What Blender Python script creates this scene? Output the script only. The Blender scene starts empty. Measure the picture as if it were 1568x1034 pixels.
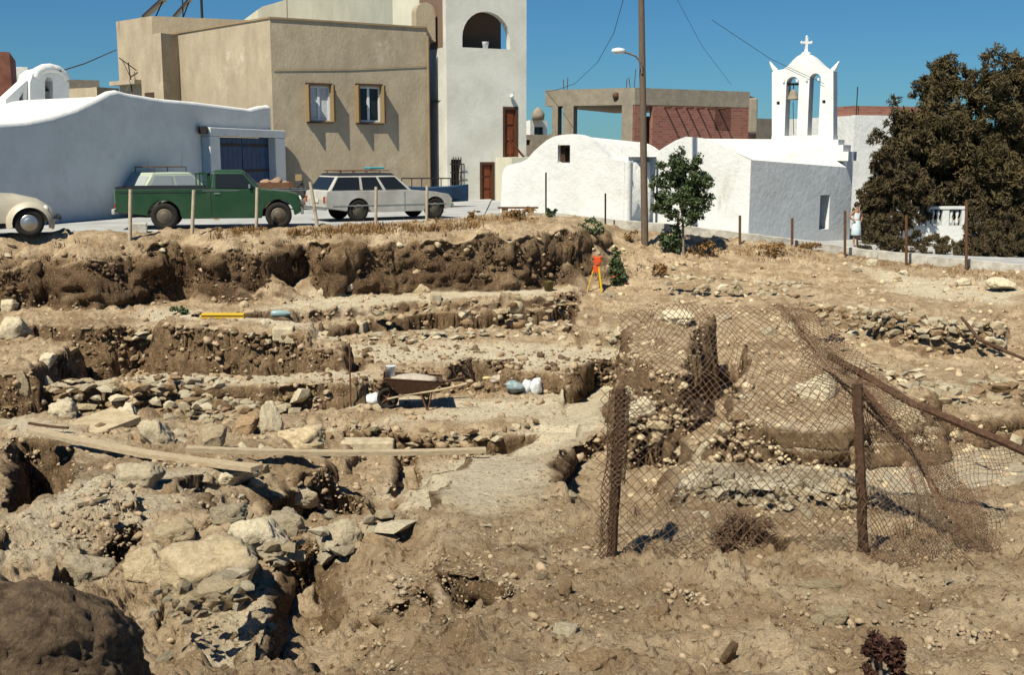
import bpy, bmesh, math, random
import numpy as np
from mathutils import Vector, Matrix
from mathutils.geometry import tessellate_polygon
random.seed(7)
rng = np.random.default_rng(7)
sc = bpy.context.scene
COL = sc.collection

# ------------------------------------------------------------------ camera, sky, sun, exposure
F = 1700.0 / 1568.0                 # focal length in picture widths
PITCH = math.atan(279.0 / 1700.0)
cam = bpy.data.cameras.new('camera'); camo = bpy.data.objects.new('camera', cam); COL.objects.link(camo)
camo.location = (0, 0, 0); camo.rotation_euler = (math.pi / 2 - PITCH, 0, 0)
cam.sensor_fit = 'HORIZONTAL'; cam.sensor_width = 36; cam.lens = 36 * F
cam.clip_start = 0.1; cam.clip_end = 6000
sc.camera = camo

SUN_EL = math.radians(54.0)
SUN_AZ = math.atan2(-0.84, -0.54)   # x=-.84, y=-.54 : from the left, a little behind the camera
sx, sy, sz = math.cos(SUN_EL) * math.cos(SUN_AZ), math.cos(SUN_EL) * math.sin(SUN_AZ), math.sin(SUN_EL)
world = bpy.data.worlds.new('World'); sc.world = world; world.use_nodes = True
wn = world.node_tree; wn.nodes.clear()
sky = wn.nodes.new('ShaderNodeTexSky'); sky.sky_type = 'NISHITA'; sky.sun_disc = False
sky.sun_elevation = SUN_EL
sky.sun_rotation = math.atan2(sx, sy)
sky.altitude = 0; sky.air_density = 1.0; sky.dust_density = 0.15; sky.ozone_density = 3.0
tint = wn.nodes.new('ShaderNodeMix'); tint.data_type = 'RGBA'; tint.blend_type = 'MULTIPLY'
tint.inputs[0].default_value = 1.0; tint.inputs[7].default_value = (0.36, 0.76, 1.06, 1)
bg = wn.nodes.new('ShaderNodeBackground'); bg.inputs[1].default_value = 0.05
wo = wn.nodes.new('ShaderNodeOutputWorld')
wn.links.new(sky.outputs[0], tint.inputs[6]); wn.links.new(tint.outputs[2], bg.inputs[0]); wn.links.new(bg.outputs[0], wo.inputs[0])
sun = bpy.data.lights.new('sun', 'SUN'); suno = bpy.data.objects.new('sun', sun); COL.objects.link(suno)
sun.energy = 5.0; sun.angle = math.radians(0.5); sun.color = (1.0, 0.93, 0.76)
suno.rotation_euler = Vector((sx, sy, sz)).to_track_quat('Z', 'Y').to_euler()
suno.location = (-20, -10, 30)
sc.view_settings.view_transform = 'Standard'; sc.view_settings.look = 'None'
sc.view_settings.exposure = 0.42; sc.view_settings.gamma = 1.0; sc.view_settings.use_curve_mapping = False
sc.cycles.max_bounces = 5; sc.cycles.diffuse_bounces = 1; sc.cycles.glossy_bounces = 2
sc.cycles.transparent_max_bounces = 8

# ------------------------------------------------------------------ picture -> place
SP, CP = math.sin(PITCH), math.cos(PITCH)
def ratio(py):
    v = (517.0 - py) / 1700.0
    return (-SP + v * CP) / (CP + v * SP)           # z / Y
def P(px, py, Y):
    v = (517.0 - py) / 1700.0; t = Y / (CP + v * SP)
    return Vector(((px - 784.0) / 1700.0 * t, Y, t * (-SP + v * CP)))
def G(px, py, z):                                    # where that sight line meets height z
    return P(px, py, z / ratio(py))
def XY(px, Y, py=330):
    p = P(px, py, Y); return (p.x, p.y)
def ZY(py, Y): return ratio(py) * Y

# ------------------------------------------------------------------ noise (numpy)
def _h(i, j, k, s):
    n = (i * 374761393 + j * 668265263 + k * 2147483647 + s * 974711) & 0xFFFFFFFF
    n = ((n ^ (n >> 13)) * 1274126177) & 0xFFFFFFFF
    n = ((n ^ (n >> 15)) * 2246822519) & 0xFFFFFFFF
    return ((n ^ (n >> 16)) & 0xFFFFFF) / float(0xFFFFFF)
def vn2(x, y, s=0):
    xi = np.floor(x).astype(np.int64); yi = np.floor(y).astype(np.int64)
    fx = x - xi; fy = y - yi; fx = fx * fx * (3 - 2 * fx); fy = fy * fy * (3 - 2 * fy)
    a = _h(xi, yi, 0, s); b = _h(xi + 1, yi, 0, s); c = _h(xi, yi + 1, 0, s); d = _h(xi + 1, yi + 1, 0, s)
    return (a + (b - a) * fx) * (1 - fy) + (c + (d - c) * fx) * fy - 0.5
def fbm2(x, y, sc_, oc=3, s=0, g=0.5):
    r = 0; a = 1.0
    for o in range(oc):
        r = r + a * vn2(x / sc_ + 17.3 * o, y / sc_ - 9.1 * o, s + o); sc_ *= 0.47; a *= g
    return r
def vn3(x, y, z, s=0):
    xi = np.floor(x).astype(np.int64); yi = np.floor(y).astype(np.int64); zi = np.floor(z).astype(np.int64)
    fx = x - xi; fy = y - yi; fz = z - zi
    fx = fx * fx * (3 - 2 * fx); fy = fy * fy * (3 - 2 * fy); fz = fz * fz * (3 - 2 * fz)
    def pl(k):
        a = _h(xi, yi, k, s); b = _h(xi + 1, yi, k, s); c = _h(xi, yi + 1, k, s); d = _h(xi + 1, yi + 1, k, s)
        return (a + (b - a) * fx) * (1 - fy) + (c + (d - c) * fx) * fy
    p = pl(zi); q = pl(zi + 1)
    return p + (q - p) * fz - 0.5
def clods(x, y, cell, s=0, dens=0.6):
    """height of rounded clods, one at most per cell, measured in cells"""
    u = x / cell; v = y / cell
    xi = np.floor(u).astype(np.int64); yi = np.floor(v).astype(np.int64)
    out = np.zeros_like(x)
    for di in (-1, 0, 1):
        for dj in (-1, 0, 1):
            a = xi + di; b = yi + dj
            cx = a + 0.2 + 0.6 * _h(a, b, 1, s); cy = b + 0.2 + 0.6 * _h(a, b, 2, s)
            r = (0.15 + 0.4 * _h(a, b, 3, s) ** 2) * (_h(a, b, 4, s) < dens)
            e = 0.6 + 0.8 * _h(a, b, 5, s)
            d2 = ((u - cx) ** 2 * e + (v - cy) ** 2 / e)
            out = np.maximum(out, np.sqrt(np.maximum(r * r - d2, 0)))
    return out * cell

# ------------------------------------------------------------------ terrain
def ctl(L): return [P(a, b, c) for a, b, c in L]
BASE = ctl([(-300,1034,4.5),(0,1034,4.7),(300,1034,4.75),(784,1034,4.8),(1200,1034,4.8),(1568,1034,4.9),(1900,1034,5),
 (250,960,5.6),(500,950,5.75),(1000,950,5.7),(1400,950,5.8),(1750,940,6),
 (600,860,7.0),(940,858,7.1),(1320,852,7.2),(1560,850,7.4),(450,905,6.4),(1800,840,7.6),
 (600,800,8.1),(800,800,8.2),(1100,800,8.6),(1400,800,8.7),(1650,780,9.2),
 (300,830,7.7),(0,880,7.2),(110,880,7.3),(200,890,7.0),(-300,880,7.2),
 (120,765,9.7),(0,800,8.9),(-300,800,9),(300,765,9.7),(450,780,9.2),(600,760,9.8),(800,750,10.2),(1000,745,10.5),(1200,742,10.6),(1400,740,10.7),
 (260,705,12.9),(400,740,10.8),(650,722,12),(800,700,13.6),(880,645,17.4),(900,600,20.3),
 (120,690,13.9),(60,640,16.8),(200,645,16.8),(350,652,16.6),(450,655,16.6),(470,695,13.9),(-300,660,16),
 (600,697,15),(700,690,15.3),(1100,700,13.2),(1300,700,13.4),(1500,690,13.8),(1650,700,13.3),
 (1000,640,16.5),(1150,600,18.6),(1300,560,20.7),(1500,560,20.5),(1500,620,17.3),(1750,560,20),
 (1200,500,24.3),(1400,500,23.6),(1568,500,23),(1750,490,23),
 (950,490,25.6),(900,452,29),(1000,450,28.6),(1100,440,29.5),(1300,440,29.5),(1500,440,27.5),(1700,450,26),
 (1100,385,33.2),(1300,412,32),(1500,426,29.5),(850,337,34),(1000,352,34.6),(1150,368,34),(1300,396,34),(1568,418,30.3),(1750,430,29),
 (300,580,21.6),(600,592,20.4),(100,585,21.5),(-300,590,21.5),(800,600,20),
 (100,478,24.0),(300,470,25),(500,460,26),(700,450,27.3),(850,443,28.5),(-300,480,23.8)])
BX = np.array([[p.x, p.y] for p in BASE]); BZ = np.array([p.z for p in BASE])
def _phi(r2): return 0.5 * r2 * np.log(r2 + 1e-6)
n_ = len(BX); A_ = np.zeros((n_ + 3, n_ + 3))
d2 = ((BX[:, None] - BX[None]) ** 2).sum(-1)
A_[:n_, :n_] = _phi(d2) + np.eye(n_) * 0.15
A_[:n_, n_] = 1; A_[:n_, n_ + 1:] = BX; A_[n_, :n_] = 1; A_[n_ + 1:, :n_] = BX.T
WB = np.linalg.solve(A_, np.concatenate([BZ, [0, 0, 0]]))
def base_z(x, y):
    r = WB[n_] + WB[n_ + 1] * x + WB[n_ + 2] * y
    for k in range(n_):
        r = r + WB[k] * _phi((x - BX[k, 0]) ** 2 + (y - BX[k, 1]) ** 2)
    return r
def road_z(X):
    return np.interp(X, [-2, 1.4, 4.6, 7.6, 10.9, 15, 30], [-1.86, -1.90, -2.16, -2.50, -2.98, -3.16, -3.5])
KERB = [(-0.6, 35.6), XY(850, 36), XY(960, 34.6), XY(1050, 34.8), XY(1150, 34.6), XY(1225, 35.0), XY(1305, 35.2), XY(1390, 34.0), XY(1480, 32.6), XY(1568, 31.4), XY(1700, 29.8), XY(2000, 28.5)]
KX = np.array([k[0] for k in KERB]); KY = np.array([k[1] for k in KERB])

def sdist(x, y, poly):
    """signed distance to a polygon, negative inside"""
    d = np.full(x.shape, 1e9); ins = np.zeros(x.shape, bool); n = len(poly)
    for i in range(n):
        ax, ay = poly[i]; bx, by = poly[(i + 1) % n]
        ex, ey = bx - ax, by - ay; L = ex * ex + ey * ey + 1e-9
        t = np.clip(((x - ax) * ex + (y - ay) * ey) / L, 0, 1)
        d = np.minimum(d, (x - ax - t * ex) ** 2 + (y - ay - t * ey) ** 2)
        c = ((ay > y) != (by > y)) & (x < (bx - ax) * (y - ay) / (by - ay + 1e-12) + ax)
        ins ^= c
    d = np.sqrt(d); return np.where(ins, -d, d)

def gz(L, z): return [tuple(G(a, b, z)[:2]) for a, b in L]
# features: (outline at its own level, level, edge width, wobble)
FEAT = []
def apply(x, y, h, ft):
    poly, z, w, wob, pit, rg = ft
    pa = np.array(poly); m = (x > pa[:, 0].min() - .6) & (x < pa[:, 0].max() + .6) & (y > pa[:, 1].min() - .6) & (y < pa[:, 1].max() + .6)
    if not m.any(): return
    xm, ym = x[m], y[m]
    xx = xm + 0.12 * fbm2(xm, ym, 0.9, 2, 11) + wob * 1.3 * fbm2(xm, ym, 0.6, 1, 40); yy = ym + 0.12 * fbm2(xm, ym, 0.9, 2, 12) + wob * 1.3 * fbm2(xm, ym, 0.6, 1, 50)
    d = sdist(xx, yy, poly)
    t = np.clip(1 - d / w, 0, 1) if not pit else np.clip(-d / w, 0, 1)
    if w > .09 and not pit: d2_ = d + .12 * fbm2(xm, ym, .22, 2, 66); t = np.clip(1 - d2_ / (w * 1.7), 0, 1); t = t - .09 * np.sin(t * 2 * math.pi * 2)
    t = t * t * (3 - 2 * t)
    v = h[m] * (1 - t) + (z + 0.05 * fbm2(xm, ym, 0.5, 2, 60)) * t
    h[m] = np.minimum(h[m], v) if rg == -1 else v
GX0, GY0, GS = -24.0, 1.0, 0.05
gx = np.arange(GX0, 24.0, GS); gy = np.arange(GY0, 46.0, GS)
GXX, GYY = np.meshgrid(gx, gy)
GH = (base_z(GXX.ravel(), GYY.ravel()) + 0.10 * fbm2(GXX.ravel(), GYY.ravel(), 1.3, 3, 3)).reshape(GXX.shape)
def gh(x, y):
    x = np.asarray(x, float); y = np.asarray(y, float)
    u = np.clip((x - GX0) / GS, 0, len(gx) - 1.01); v = np.clip((y - GY0) / GS, 0, len(gy) - 1.01)
    i = u.astype(int); j = v.astype(int); fu = u - i; fv = v - j
    return (GH[j, i] * (1 - fu) + GH[j, i + 1] * fu) * (1 - fv) + (GH[j + 1, i] * (1 - fu) + GH[j + 1, i + 1] * fu) * fv
YS = np.geomspace(1.6, 45, 2400)
def hit(px, py):
    """first terrain point on the sight line through a picture point"""
    v = (517.0 - py) / 1700.0; t = YS / (CP + v * SP)
    xs = (px - 784.0) / 1700.0 * t; zs = t * (-SP + v * CP)
    b = np.nonzero(zs <= gh(xs, YS))[0]
    k = b[0] if len(b) else len(YS) - 1
    return Vector((xs[k], YS[k], float(gh(xs[k], YS[k]))))
def feat(L, z, w=0.12, wob=0.10, zt=None, rough=1.0, open_=True):
    """L: picture outline read at height z; a pit (zt given) is read on the ground as shaped so far and zt-z is its depth"""
    if zt is None: ft = (gz(L, z), z, w, wob, False, rough)
    else:
        q = [hit(a, b) for a, b in L]; ft = ([(p.x, p.y) for p in q], sum(p.z for p in q) / len(q) + (zt - z), w, wob, True, rough)
    if zt is not None and open_:
        dy = .30 + .25 * (z - zt); soft = ([(a - 0, b - dy) for a, b in ft[0]], ft[1] + (z - zt) * .45, .55, .05, False, -1)
        FEAT.append(soft); _burn(soft)
    FEAT.append(ft); _burn(ft)
def _burn(ft):
    pa = np.array(ft[0]); i0, i1 = [int(np.clip((v - GX0) / GS, 0, len(gx) - 1)) for v in (pa[:, 0].min() - .7, pa[:, 0].max() + .7)]; j0, j1 = [int(np.clip((v - GY0) / GS, 0, len(gy) - 1)) for v in (pa[:, 1].min() - .7, pa[:, 1].max() + .7)]
    sub = GH[j0:j1, i0:i1].ravel().copy(); apply(GXX[j0:j1, i0:i1].ravel(), GYY[j0:j1, i0:i1].ravel(), sub, ft); GH[j0:j1, i0:i1] = sub.reshape(j1 - j0, i1 - i0)
# back terrace in front of the bank: sharp front edge
feat([(-200,500),(30,500),(60,497),(120,510),(200,500),(280,492),(300,480),(420,480),(440,492),(520,477),(650,464),(760,463),(875,450),(880,440),(700,430),(300,420),(-200,420)], -3.42, .14, .10)
# trench floor before it
feat([(440,508),(520,478),(650,465),(760,464),(880,452),(895,468),(800,490),(700,498),(560,505),(500,520)], -3.42, .08, .06, zt=-3.98)
# masonry platform W2 (mid wall), higher at the left
feat([(140,508),(210,505),(330,519),(430,528),(520,541),(520,512),(430,502),(330,490),(240,492),(210,494)], -3.50, .12, .08)
feat([(505,542),(600,546),(660,548),(780,552),(870,548),(900,549),(1000,552),(1010,520),(980,500),(900,498),(800,505),(700,512),(560,520),(505,525)], -3.86, .12, .09)
# cross baulks that cast the dark wedges
feat([(560,592),(640,590),(712,553),(700,546),(560,545)], -3.82, .06, .04)
feat([(760,604),(830,600),(902,553),(890,546),(775,548)], -3.84, .06, .05)
# block W3 stones platform
feat([(245,500),(300,505),(400,512),(470,515),(470,496),(410,490),(330,484),(260,486)], -3.30, .10, .08)
feat([(880,505),(990,512),(1000,480),(900,470),(880,480)], -3.55, .10, .08)
# deep dark recess left, between mid wall and left block
feat([(70,592),(140,590),(150,520),(110,520),(85,545)], -3.9, .06, .05, zt=-4.7)
feat([(10,640),(70,630),(60,560),(5,560)], -3.9, .06, .05, zt=-4.6)
# left masonry block
feat([(-100,520),(40,520),(110,525),(100,540),(60,560),(45,575),(-100,580)], -3.55, .12, .10)
# W1 long rubble wall
feat([(75,596),(160,594),(250,590),(300,592),(420,592),(520,590),(600,588),(640,586),(640,572),(520,570),(420,577),(250,573),(160,582),(80,588)], -3.84, .12, .08)
feat([(600,600),(700,600),(780,603),(850,600),(850,590),(700,585),(620,582)], -4.0, .12, .08)
# ledge under the barrow
feat([(528,640),(570,650),(650,658),(750,660),(820,650),(850,630),(860,605),(700,605),(600,612),(530,628)], -4.20, .10, .10)
feat([(530,690),(600,697),(740,695),(790,668),(826,655),(750,664),(650,661),(570,654),(528,644)], -4.18, .08, .08, zt=-4.62)
# right-hand pit beside the pale ramp
feat([(870,700),(845,735),(880,790),(960,800),(1060,780),(1080,700),(1040,640),(960,640)], -3.6, .5, .1, zt=-3.85, open_=False)
feat([(838,712),(846,738),(880,756),(1020,750),(1060,705),(1040,640),(960,640),(915,666),(870,690)], -3.62, .045, .03, zt=-4.05, open_=False)
# standing masses behind the wire
feat([(945,640),(1000,650),(1030,640),(1040,590),(1000,585),(950,590)], -3.55, .10, .10)
feat([(960,560),(1045,575),(1095,500),(1085,482),(1000,485),(965,500)], -2.98, .10, .08)
feat([(1130,592),(1250,570),(1250,540),(1190,520),(1130,530)], -3.4, .2, .15)
feat([(1110,640),(1200,655),(1300,650),(1400,640),(1420,600),(1330,560),(1230,556),(1150,580)], -3.05, .16, .14)
feat([(1040,745),(1150,760),(1280,765),(1330,745),(1280,725),(1150,712),(1070,715)], -2.98, .18, .10)
feat([(1380,640),(1500,645),(1568,640),(1568,560),(1500,545),(1380,560)], -3.45, .14, .12)
feat([(1230,470),(1330,475),(1400,500),(1520,500),(1500,470),(1350,455)], -3.35, .25, .12)
feat([(1330,560),(1400,590),(1520,585),(1510,545),(1400,540)], -3.6, .14, .1, zt=-4.0)
FEAT.append((gz([(1043,592),(1142,588),(1150,545),(1120,505),(1096,520)], -3.45), -4.35, .10, .03, True, 1)); _burn(FEAT[-1])
feat([(1040,645),(1082,642),(1084,604),(1044,600)], -3.6, .05, .02, zt=-4.5, open_=False)
feat([(962,722),(1025,716),(1022,650),(985,645)], -3.6, .05, .03, zt=-4.3, open_=False)
# left pit
feat([(14,790),(70,770),(112,744),(108,690),(104,668),(14,672)], -3.52, .20, .02, zt=-4.9, open_=False)
# pit with ragged dark face
feat([(402,722),(450,746),(500,762),(560,760),(582,748),(572,712),(540,706),(470,712)], -3.30, .06, .07, zt=-4.15)
feat([(600,706),(640,706),(640,694),(600,694)], -3.6, .06, .04, zt=-4.3)
# left foreground bench with cut edge
feat([(-100,868),(40,866),(120,815),(206,782),(212,765),(190,745),(150,728),(110,746),(60,775),(14,792),(-100,800)], -2.92, .05, .05)
feat([(45,872),(125,822),(210,786),(214,800),(180,835),(90,850),(60,880)], -2.92, .05, .04, zt=-3.35)
# conglomerate ridge, left foreground, with hole at its right
feat([(250,925),(300,925),(350,900),(400,905),(420,850),(410,810),(340,800),(300,830)], -2.52, .14, .12)
feat([(385,915),(430,930),(500,890),(535,860),(520,820),(440,808),(405,840)], -2.72, .08, .08, zt=-3.35)
feat([(235,905),(262,850),(285,820),(275,850),(262,880),(250,920)], -2.7, .05, .03, zt=-3.1)
# foreground scoop
feat([(640,905),(700,935),(752,925),(775,895),(740,886),(670,892)], ZY(905, 6.1), .05, .05, zt=ZY(905, 6.1) - .6, open_=False)
feat([(580,945),(610,955),(640,930),(620,925)], ZY(940, 5.7), .05, .05, zt=ZY(940, 5.7) - .16, open_=False)
feat([(766,838),(800,848),(822,856),(815,842),(780,830)], ZY(840, 7.3), .04, .03, zt=ZY(840, 7.3) - .14, open_=False)
feat([(1160,842),(1185,860),(1225,852),(1215,826),(1175,820)], ZY(840, 7.5), .05, .04, zt=ZY(840, 7.5) - .34, open_=False)
BANK = [XY(-700,23), XY(-100,24.3), XY(0,24.6), XY(60,25.2), XY(120,24.9), XY(200,25.6), XY(280,26.4), XY(330,25.7), XY(400,26.6), XY(470,27.9), XY(520,27.3), XY(600,27.9), XY(700,28.2), XY(790,28.7),
        XY(870,30.2), XY(910,33.3), XY(960,36.0), (6, 60), (-60, 60), (-60, 22)]

ROADY = [(-700, 24), (-100, 25.3), (0, 25.6), (200, 26.6), (440, 28.6), (600, 30.0), (700, 32.4), (770, 35.4), (1000, 38)]
BANKY = [(-700, 23), (-100, 24.3), (0, 24.6), (60, 25.2), (120, 24.9), (200, 25.6), (280, 26.4), (330, 25.7), (400, 26.6), (470, 27.9), (520, 27.3), (600, 27.9), (700, 28.2), (790, 28.7), (870, 30.2), (910, 33.3), (960, 36)]
TALUS = [(*XY(345, 26.2), -2.45, 1.05), (*XY(410, 26.4), -2.75, .75), (*XY(576, 28.2), -2.30, 1.3), (*XY(470, 27.4), -2.95, .5), (*XY(120, 25.2), -2.65, 1.5), (*XY(850, 29.9), -2.5, 1.0), (*XY(700, 28.4), -3.0, .8), (*XY(230, 25.9), -2.9, 1.3), (*XY(900, 31.0), -2.35, .8)]
def terrain(x, y, detail=False):
    h = base_z(x, y) + 0.10 * fbm2(x, y, 1.3, 3, 3)
    for ft in FEAT: apply(x, y, h, ft)
    # bank up to the street
    pa = np.array(BANK); m = (y > 22)
    if m.any():
        xx = x[m] + 0.55 * fbm2(x[m], y[m], 2.4, 2, 70); yy = y[m] + 0.55 * fbm2(x[m], y[m], 2.4, 2, 71)
        d = sdist(xx, yy, BANK)
        q_ = x[m] / y[m] * 1700 + 784
        yr = np.interp(q_, [p[0] for p in ROADY], [p[1] for p in ROADY]); yb = np.interp(q_, [p[0] for p in BANKY], [p[1] for p in BANKY])
        tt = np.clip((y[m] - yb) / np.maximum(yr - yb, .4), 0, 1)
        ze = np.interp(q_, [0, 300, 450, 900], [-2.36, -2.36, -2.12, -2.12]); zi = ze + (-1.84 - ze) * tt ** .55 + (1 - tt) * .30 * fbm2(x[m], y[m], .7, 3, 72)
        t = np.clip(1 - (d + .22 * fbm2(x[m], y[m], .5, 2, 75)) / 0.42, 0, 1); t = t * t * (3 - 2 * t)
        h[m] = h[m] * (1 - t) + zi * t
        for cx, cy, cz, sl in TALUS:
            dd = np.hypot(x[m] - cx, (y[m] - cy) * 1.2); cone = cz - sl * dd + .10 * fbm2(x[m], y[m], .4, 3, 73)
            h[m] = np.where(dd < 2.5, np.maximum(h[m], np.minimum(cone, cz)), h[m])
        # under the street
        rd = np.clip((y[m] - yr - .3) / 0.5, 0, 1) * (x[m] < -.5)
        h[m] = h[m] * (1 - rd) + (-1.97) * rd
        ky = np.interp(x[m], KX, KY, left=1e3)
        kt = np.clip((y[m] - ky + 0.05) / 0.25, 0, 1)
        h[m] = h[m] * (1 - kt) + (road_z(x[m]) - 0.22) * kt
        kt2 = np.clip((y[m] - ky + 1.2) / 1.1, 0, 1) * (kt < 1)
        h[m] = np.where(kt2 > 0, h[m] * (1 - kt2) + np.minimum(h[m], road_z(x[m]) - .2) * kt2, h[m])
    return h

GH = terrain(GXX.ravel(), GYY.ravel()).reshape(GXX.shape)
# ------------------------------------------------------------------ materials
MATS = {}
def mat(name, col, rough=0.9, col2=None, nscale=3.0, bump=0.0, bscale=20.0, metal=0.0, spec=0.3, fine=None, stain=None, detail=6, stretch=None, lo=0.35, hi=0.65):
    if name in MATS: return MATS[name]
    m = bpy.data.materials.new(name); m.use_nodes = True; nt = m.node_tree; b = nt.nodes['Principled BSDF']
    b.inputs['Roughness'].default_value = rough; b.inputs['Metallic'].default_value = metal
    b.inputs['Specular IOR Level'].default_value = spec
    b.inputs['Base Color'].default_value = (*col, 1)
    if col2 is not None or bump:
        tc = nt.nodes.new('ShaderNodeTexCoord'); src = tc.outputs['Object']
        if stretch:
            mp = nt.nodes.new('ShaderNodeMapping'); mp.inputs['Scale'].default_value = stretch
            nt.links.new(src, mp.inputs[0]); src = mp.outputs[0]
    if col2 is not None:
        n = nt.nodes.new('ShaderNodeTexNoise'); n.inputs['Scale'].default_value = nscale; n.inputs['Detail'].default_value = detail; n.inputs['Roughness'].default_value = 0.65
        nt.links.new(src, n.inputs['Vector'])
        r = nt.nodes.new('ShaderNodeValToRGB'); r.color_ramp.elements[0].position = lo; r.color_ramp.elements[1].position = hi
        r.color_ramp.elements[0].color = (*col, 1); r.color_ramp.elements[1].color = (*col2, 1)
        nt.links.new(n.outputs[0], r.inputs[0])
        oi = nt.nodes.new('ShaderNodeObjectInfo'); hs = nt.nodes.new('ShaderNodeHueSaturation')
        mr = nt.nodes.new('ShaderNodeMapRange'); mr.inputs[3].default_value = 0.82; mr.inputs[4].default_value = 1.15
        nt.links.new(oi.outputs['Random'], mr.inputs[0])
        if fine: nt.links.new(mr.outputs[0], hs.inputs['Value'])
        nt.links.new(r.outputs[0], hs.inputs['Color']); out = hs.outputs[0]
        for (sc_, ss_, lo_, hi_, st_) in (stain or ()):
            mp2 = nt.nodes.new('ShaderNodeMapping'); mp2.inputs['Scale'].default_value = st_; nt.links.new(tc.outputs['Object'], mp2.inputs[0])
            n3 = nt.nodes.new('ShaderNodeTexNoise'); n3.inputs['Scale'].default_value = ss_; n3.inputs['Detail'].default_value = 9; n3.inputs['Roughness'].default_value = .72; nt.links.new(mp2.outputs[0], n3.inputs['Vector'])
            m3 = nt.nodes.new('ShaderNodeMapRange'); m3.inputs[1].default_value = lo_; m3.inputs[2].default_value = hi_; nt.links.new(n3.outputs[0], m3.inputs[0])
            x3 = nt.nodes.new('ShaderNodeMix'); x3.data_type = 'RGBA'; nt.links.new(m3.outputs[0], x3.inputs[0]); nt.links.new(out, x3.inputs[6]); x3.inputs[7].default_value = (*sc_, 1); out = x3.outputs[2]
        nt.links.new(out, b.inputs['Base Color'])
    if bump:
        n2 = nt.nodes.new('ShaderNodeTexNoise'); n2.inputs['Scale'].default_value = bscale; n2.inputs['Detail'].default_value = 8; n2.inputs['Roughness'].default_value = 0.7
        nt.links.new(src, n2.inputs['Vector'])
        bp = nt.nodes.new('ShaderNodeBump'); bp.inputs['Strength'].default_value = 1.0; bp.inputs['Distance'].default_value = bump
        nt.links.new(n2.outputs[0], bp.inputs['Height']); nt.links.new(bp.outputs[0], b.inputs['Normal'])
    MATS[name] = m
    return m

def ground_material():
    m = bpy.data.materials.new('dug_earth'); m.use_nodes = True; nt = m.node_tree; L = nt.links; N = nt.nodes; b = N['Principled BSDF']
    b.inputs['Roughness'].default_value = 0.95; b.inputs['Specular IOR Level'].default_value = 0.1
    tc = N.new('ShaderNodeTexCoord'); at = N.new('ShaderNodeAttribute'); at.attribute_name = 'soil'
    sep = N.new('ShaderNodeSeparateColor'); L.new(at.outputs['Color'], sep.inputs[0])
    def noise(s, d=6, r=.65):
        n = N.new('ShaderNodeTexNoise'); n.inputs['Scale'].default_value = s; n.inputs['Detail'].default_value = d; n.inputs['Roughness'].default_value = r
        L.new(tc.outputs['Object'], n.inputs['Vector']); return n.outputs[0]
    def mix(a, bb, f, typ='MIX'):
        x = N.new('ShaderNodeMix'); x.data_type = 'RGBA'; x.blend_type = typ
        for i, v in ((0, f), (6, a), (7, bb)):
            if hasattr(v, 'links'): L.new(v, x.inputs[i])
            else: x.inputs[i].default_value = v if i == 0 else (*v, 1)
        return x.outputs[2]
    def ramp(v, a, c):
        r = N.new('ShaderNodeMapRange'); r.inputs[1].default_value = a; r.inputs[2].default_value = c; r.interpolation_type = 'SMOOTHSTEP'
        L.new(v, r.inputs[0]); return r.outputs[0]
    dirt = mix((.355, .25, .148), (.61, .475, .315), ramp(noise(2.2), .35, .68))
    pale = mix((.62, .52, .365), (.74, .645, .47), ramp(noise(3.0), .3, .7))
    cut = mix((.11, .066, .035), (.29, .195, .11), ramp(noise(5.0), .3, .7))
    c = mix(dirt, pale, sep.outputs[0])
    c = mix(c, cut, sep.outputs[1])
    c = mix(c, mix((.055, .030, .016), (.12, .07, .04), ramp(noise(4.0), .3, .7)), sep.outputs[2])  # bank-face shade put into the soil colour
    spk = ramp(noise(38, 3, .7), .60, .66)
    c = mix(c, (.52, .43, .30), spk)
    dk = ramp(noise(17, 5, .75), .47, .33)
    c = mix(c, (.10, .06, .03), dk)  # crevice shade painted on as dark noise patches
    L.new(c, b.inputs['Base Color'])
    ad = N.new('ShaderNodeMath'); ad.operation = 'MULTIPLY_ADD'; ad.inputs[1].default_value = .35
    L.new(noise(70, 5, .75), ad.inputs[0]); L.new(noise(14, 6, .7), ad.inputs[2])
    bp = N.new('ShaderNodeBump'); bp.inputs['Strength'].default_value = 1; bp.inputs['Distance'].default_value = .08
    L.new(ad.outputs[0], bp.inputs['Height']); L.new(bp.outputs[0], b.inputs['Normal'])
    return m

# ------------------------------------------------------------------ the dug ground as one mesh
def hz(L): return [tuple(hit(a, b)[:2]) for a, b in L]
PALE = [gz([(75,594),(250,590),(640,588),(640,570),(420,577),(250,572),(80,586)], -3.84), gz([(210,505),(520,541),(800,552),(1000,550),(1010,520),(520,515),(240,492)], -3.7), gz([(1040,745),(1150,765),(1330,745),(1280,722),(1070,712)], -2.98), gz([(240,925),(300,925),(420,850),(410,805),(330,800)], -2.5),
        hz([(735,700),(800,650),(850,604),(935,592),(950,625),(915,664),(870,690),(840,712),(845,740),(820,770),(740,790),(620,775),(590,740),(650,722)]),
        hz([(1080,720),(1050,690),(1150,680),(1300,690),(1568,690),(1568,740),(1420,760),(1330,750)]),
        hz([(0,625),(60,640),(190,680),(150,700),(0,668)]),
        hz([(0,868),(40,862),(120,812),(206,780),(230,760),(340,712),(150,730),(112,748),(60,775),(14,792),(0,800)]),
        hz([(590,480),(650,462),(760,455),(875,445),(880,441),(700,441),(480,455),(400,480)]),
        hz([(600,650),(830,640),(850,610),(700,615),(600,640)]),
        hz([(1300,405),(1560,435),(1560,470),(1400,455)])]
FINE_SMOOTH = PALE
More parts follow.
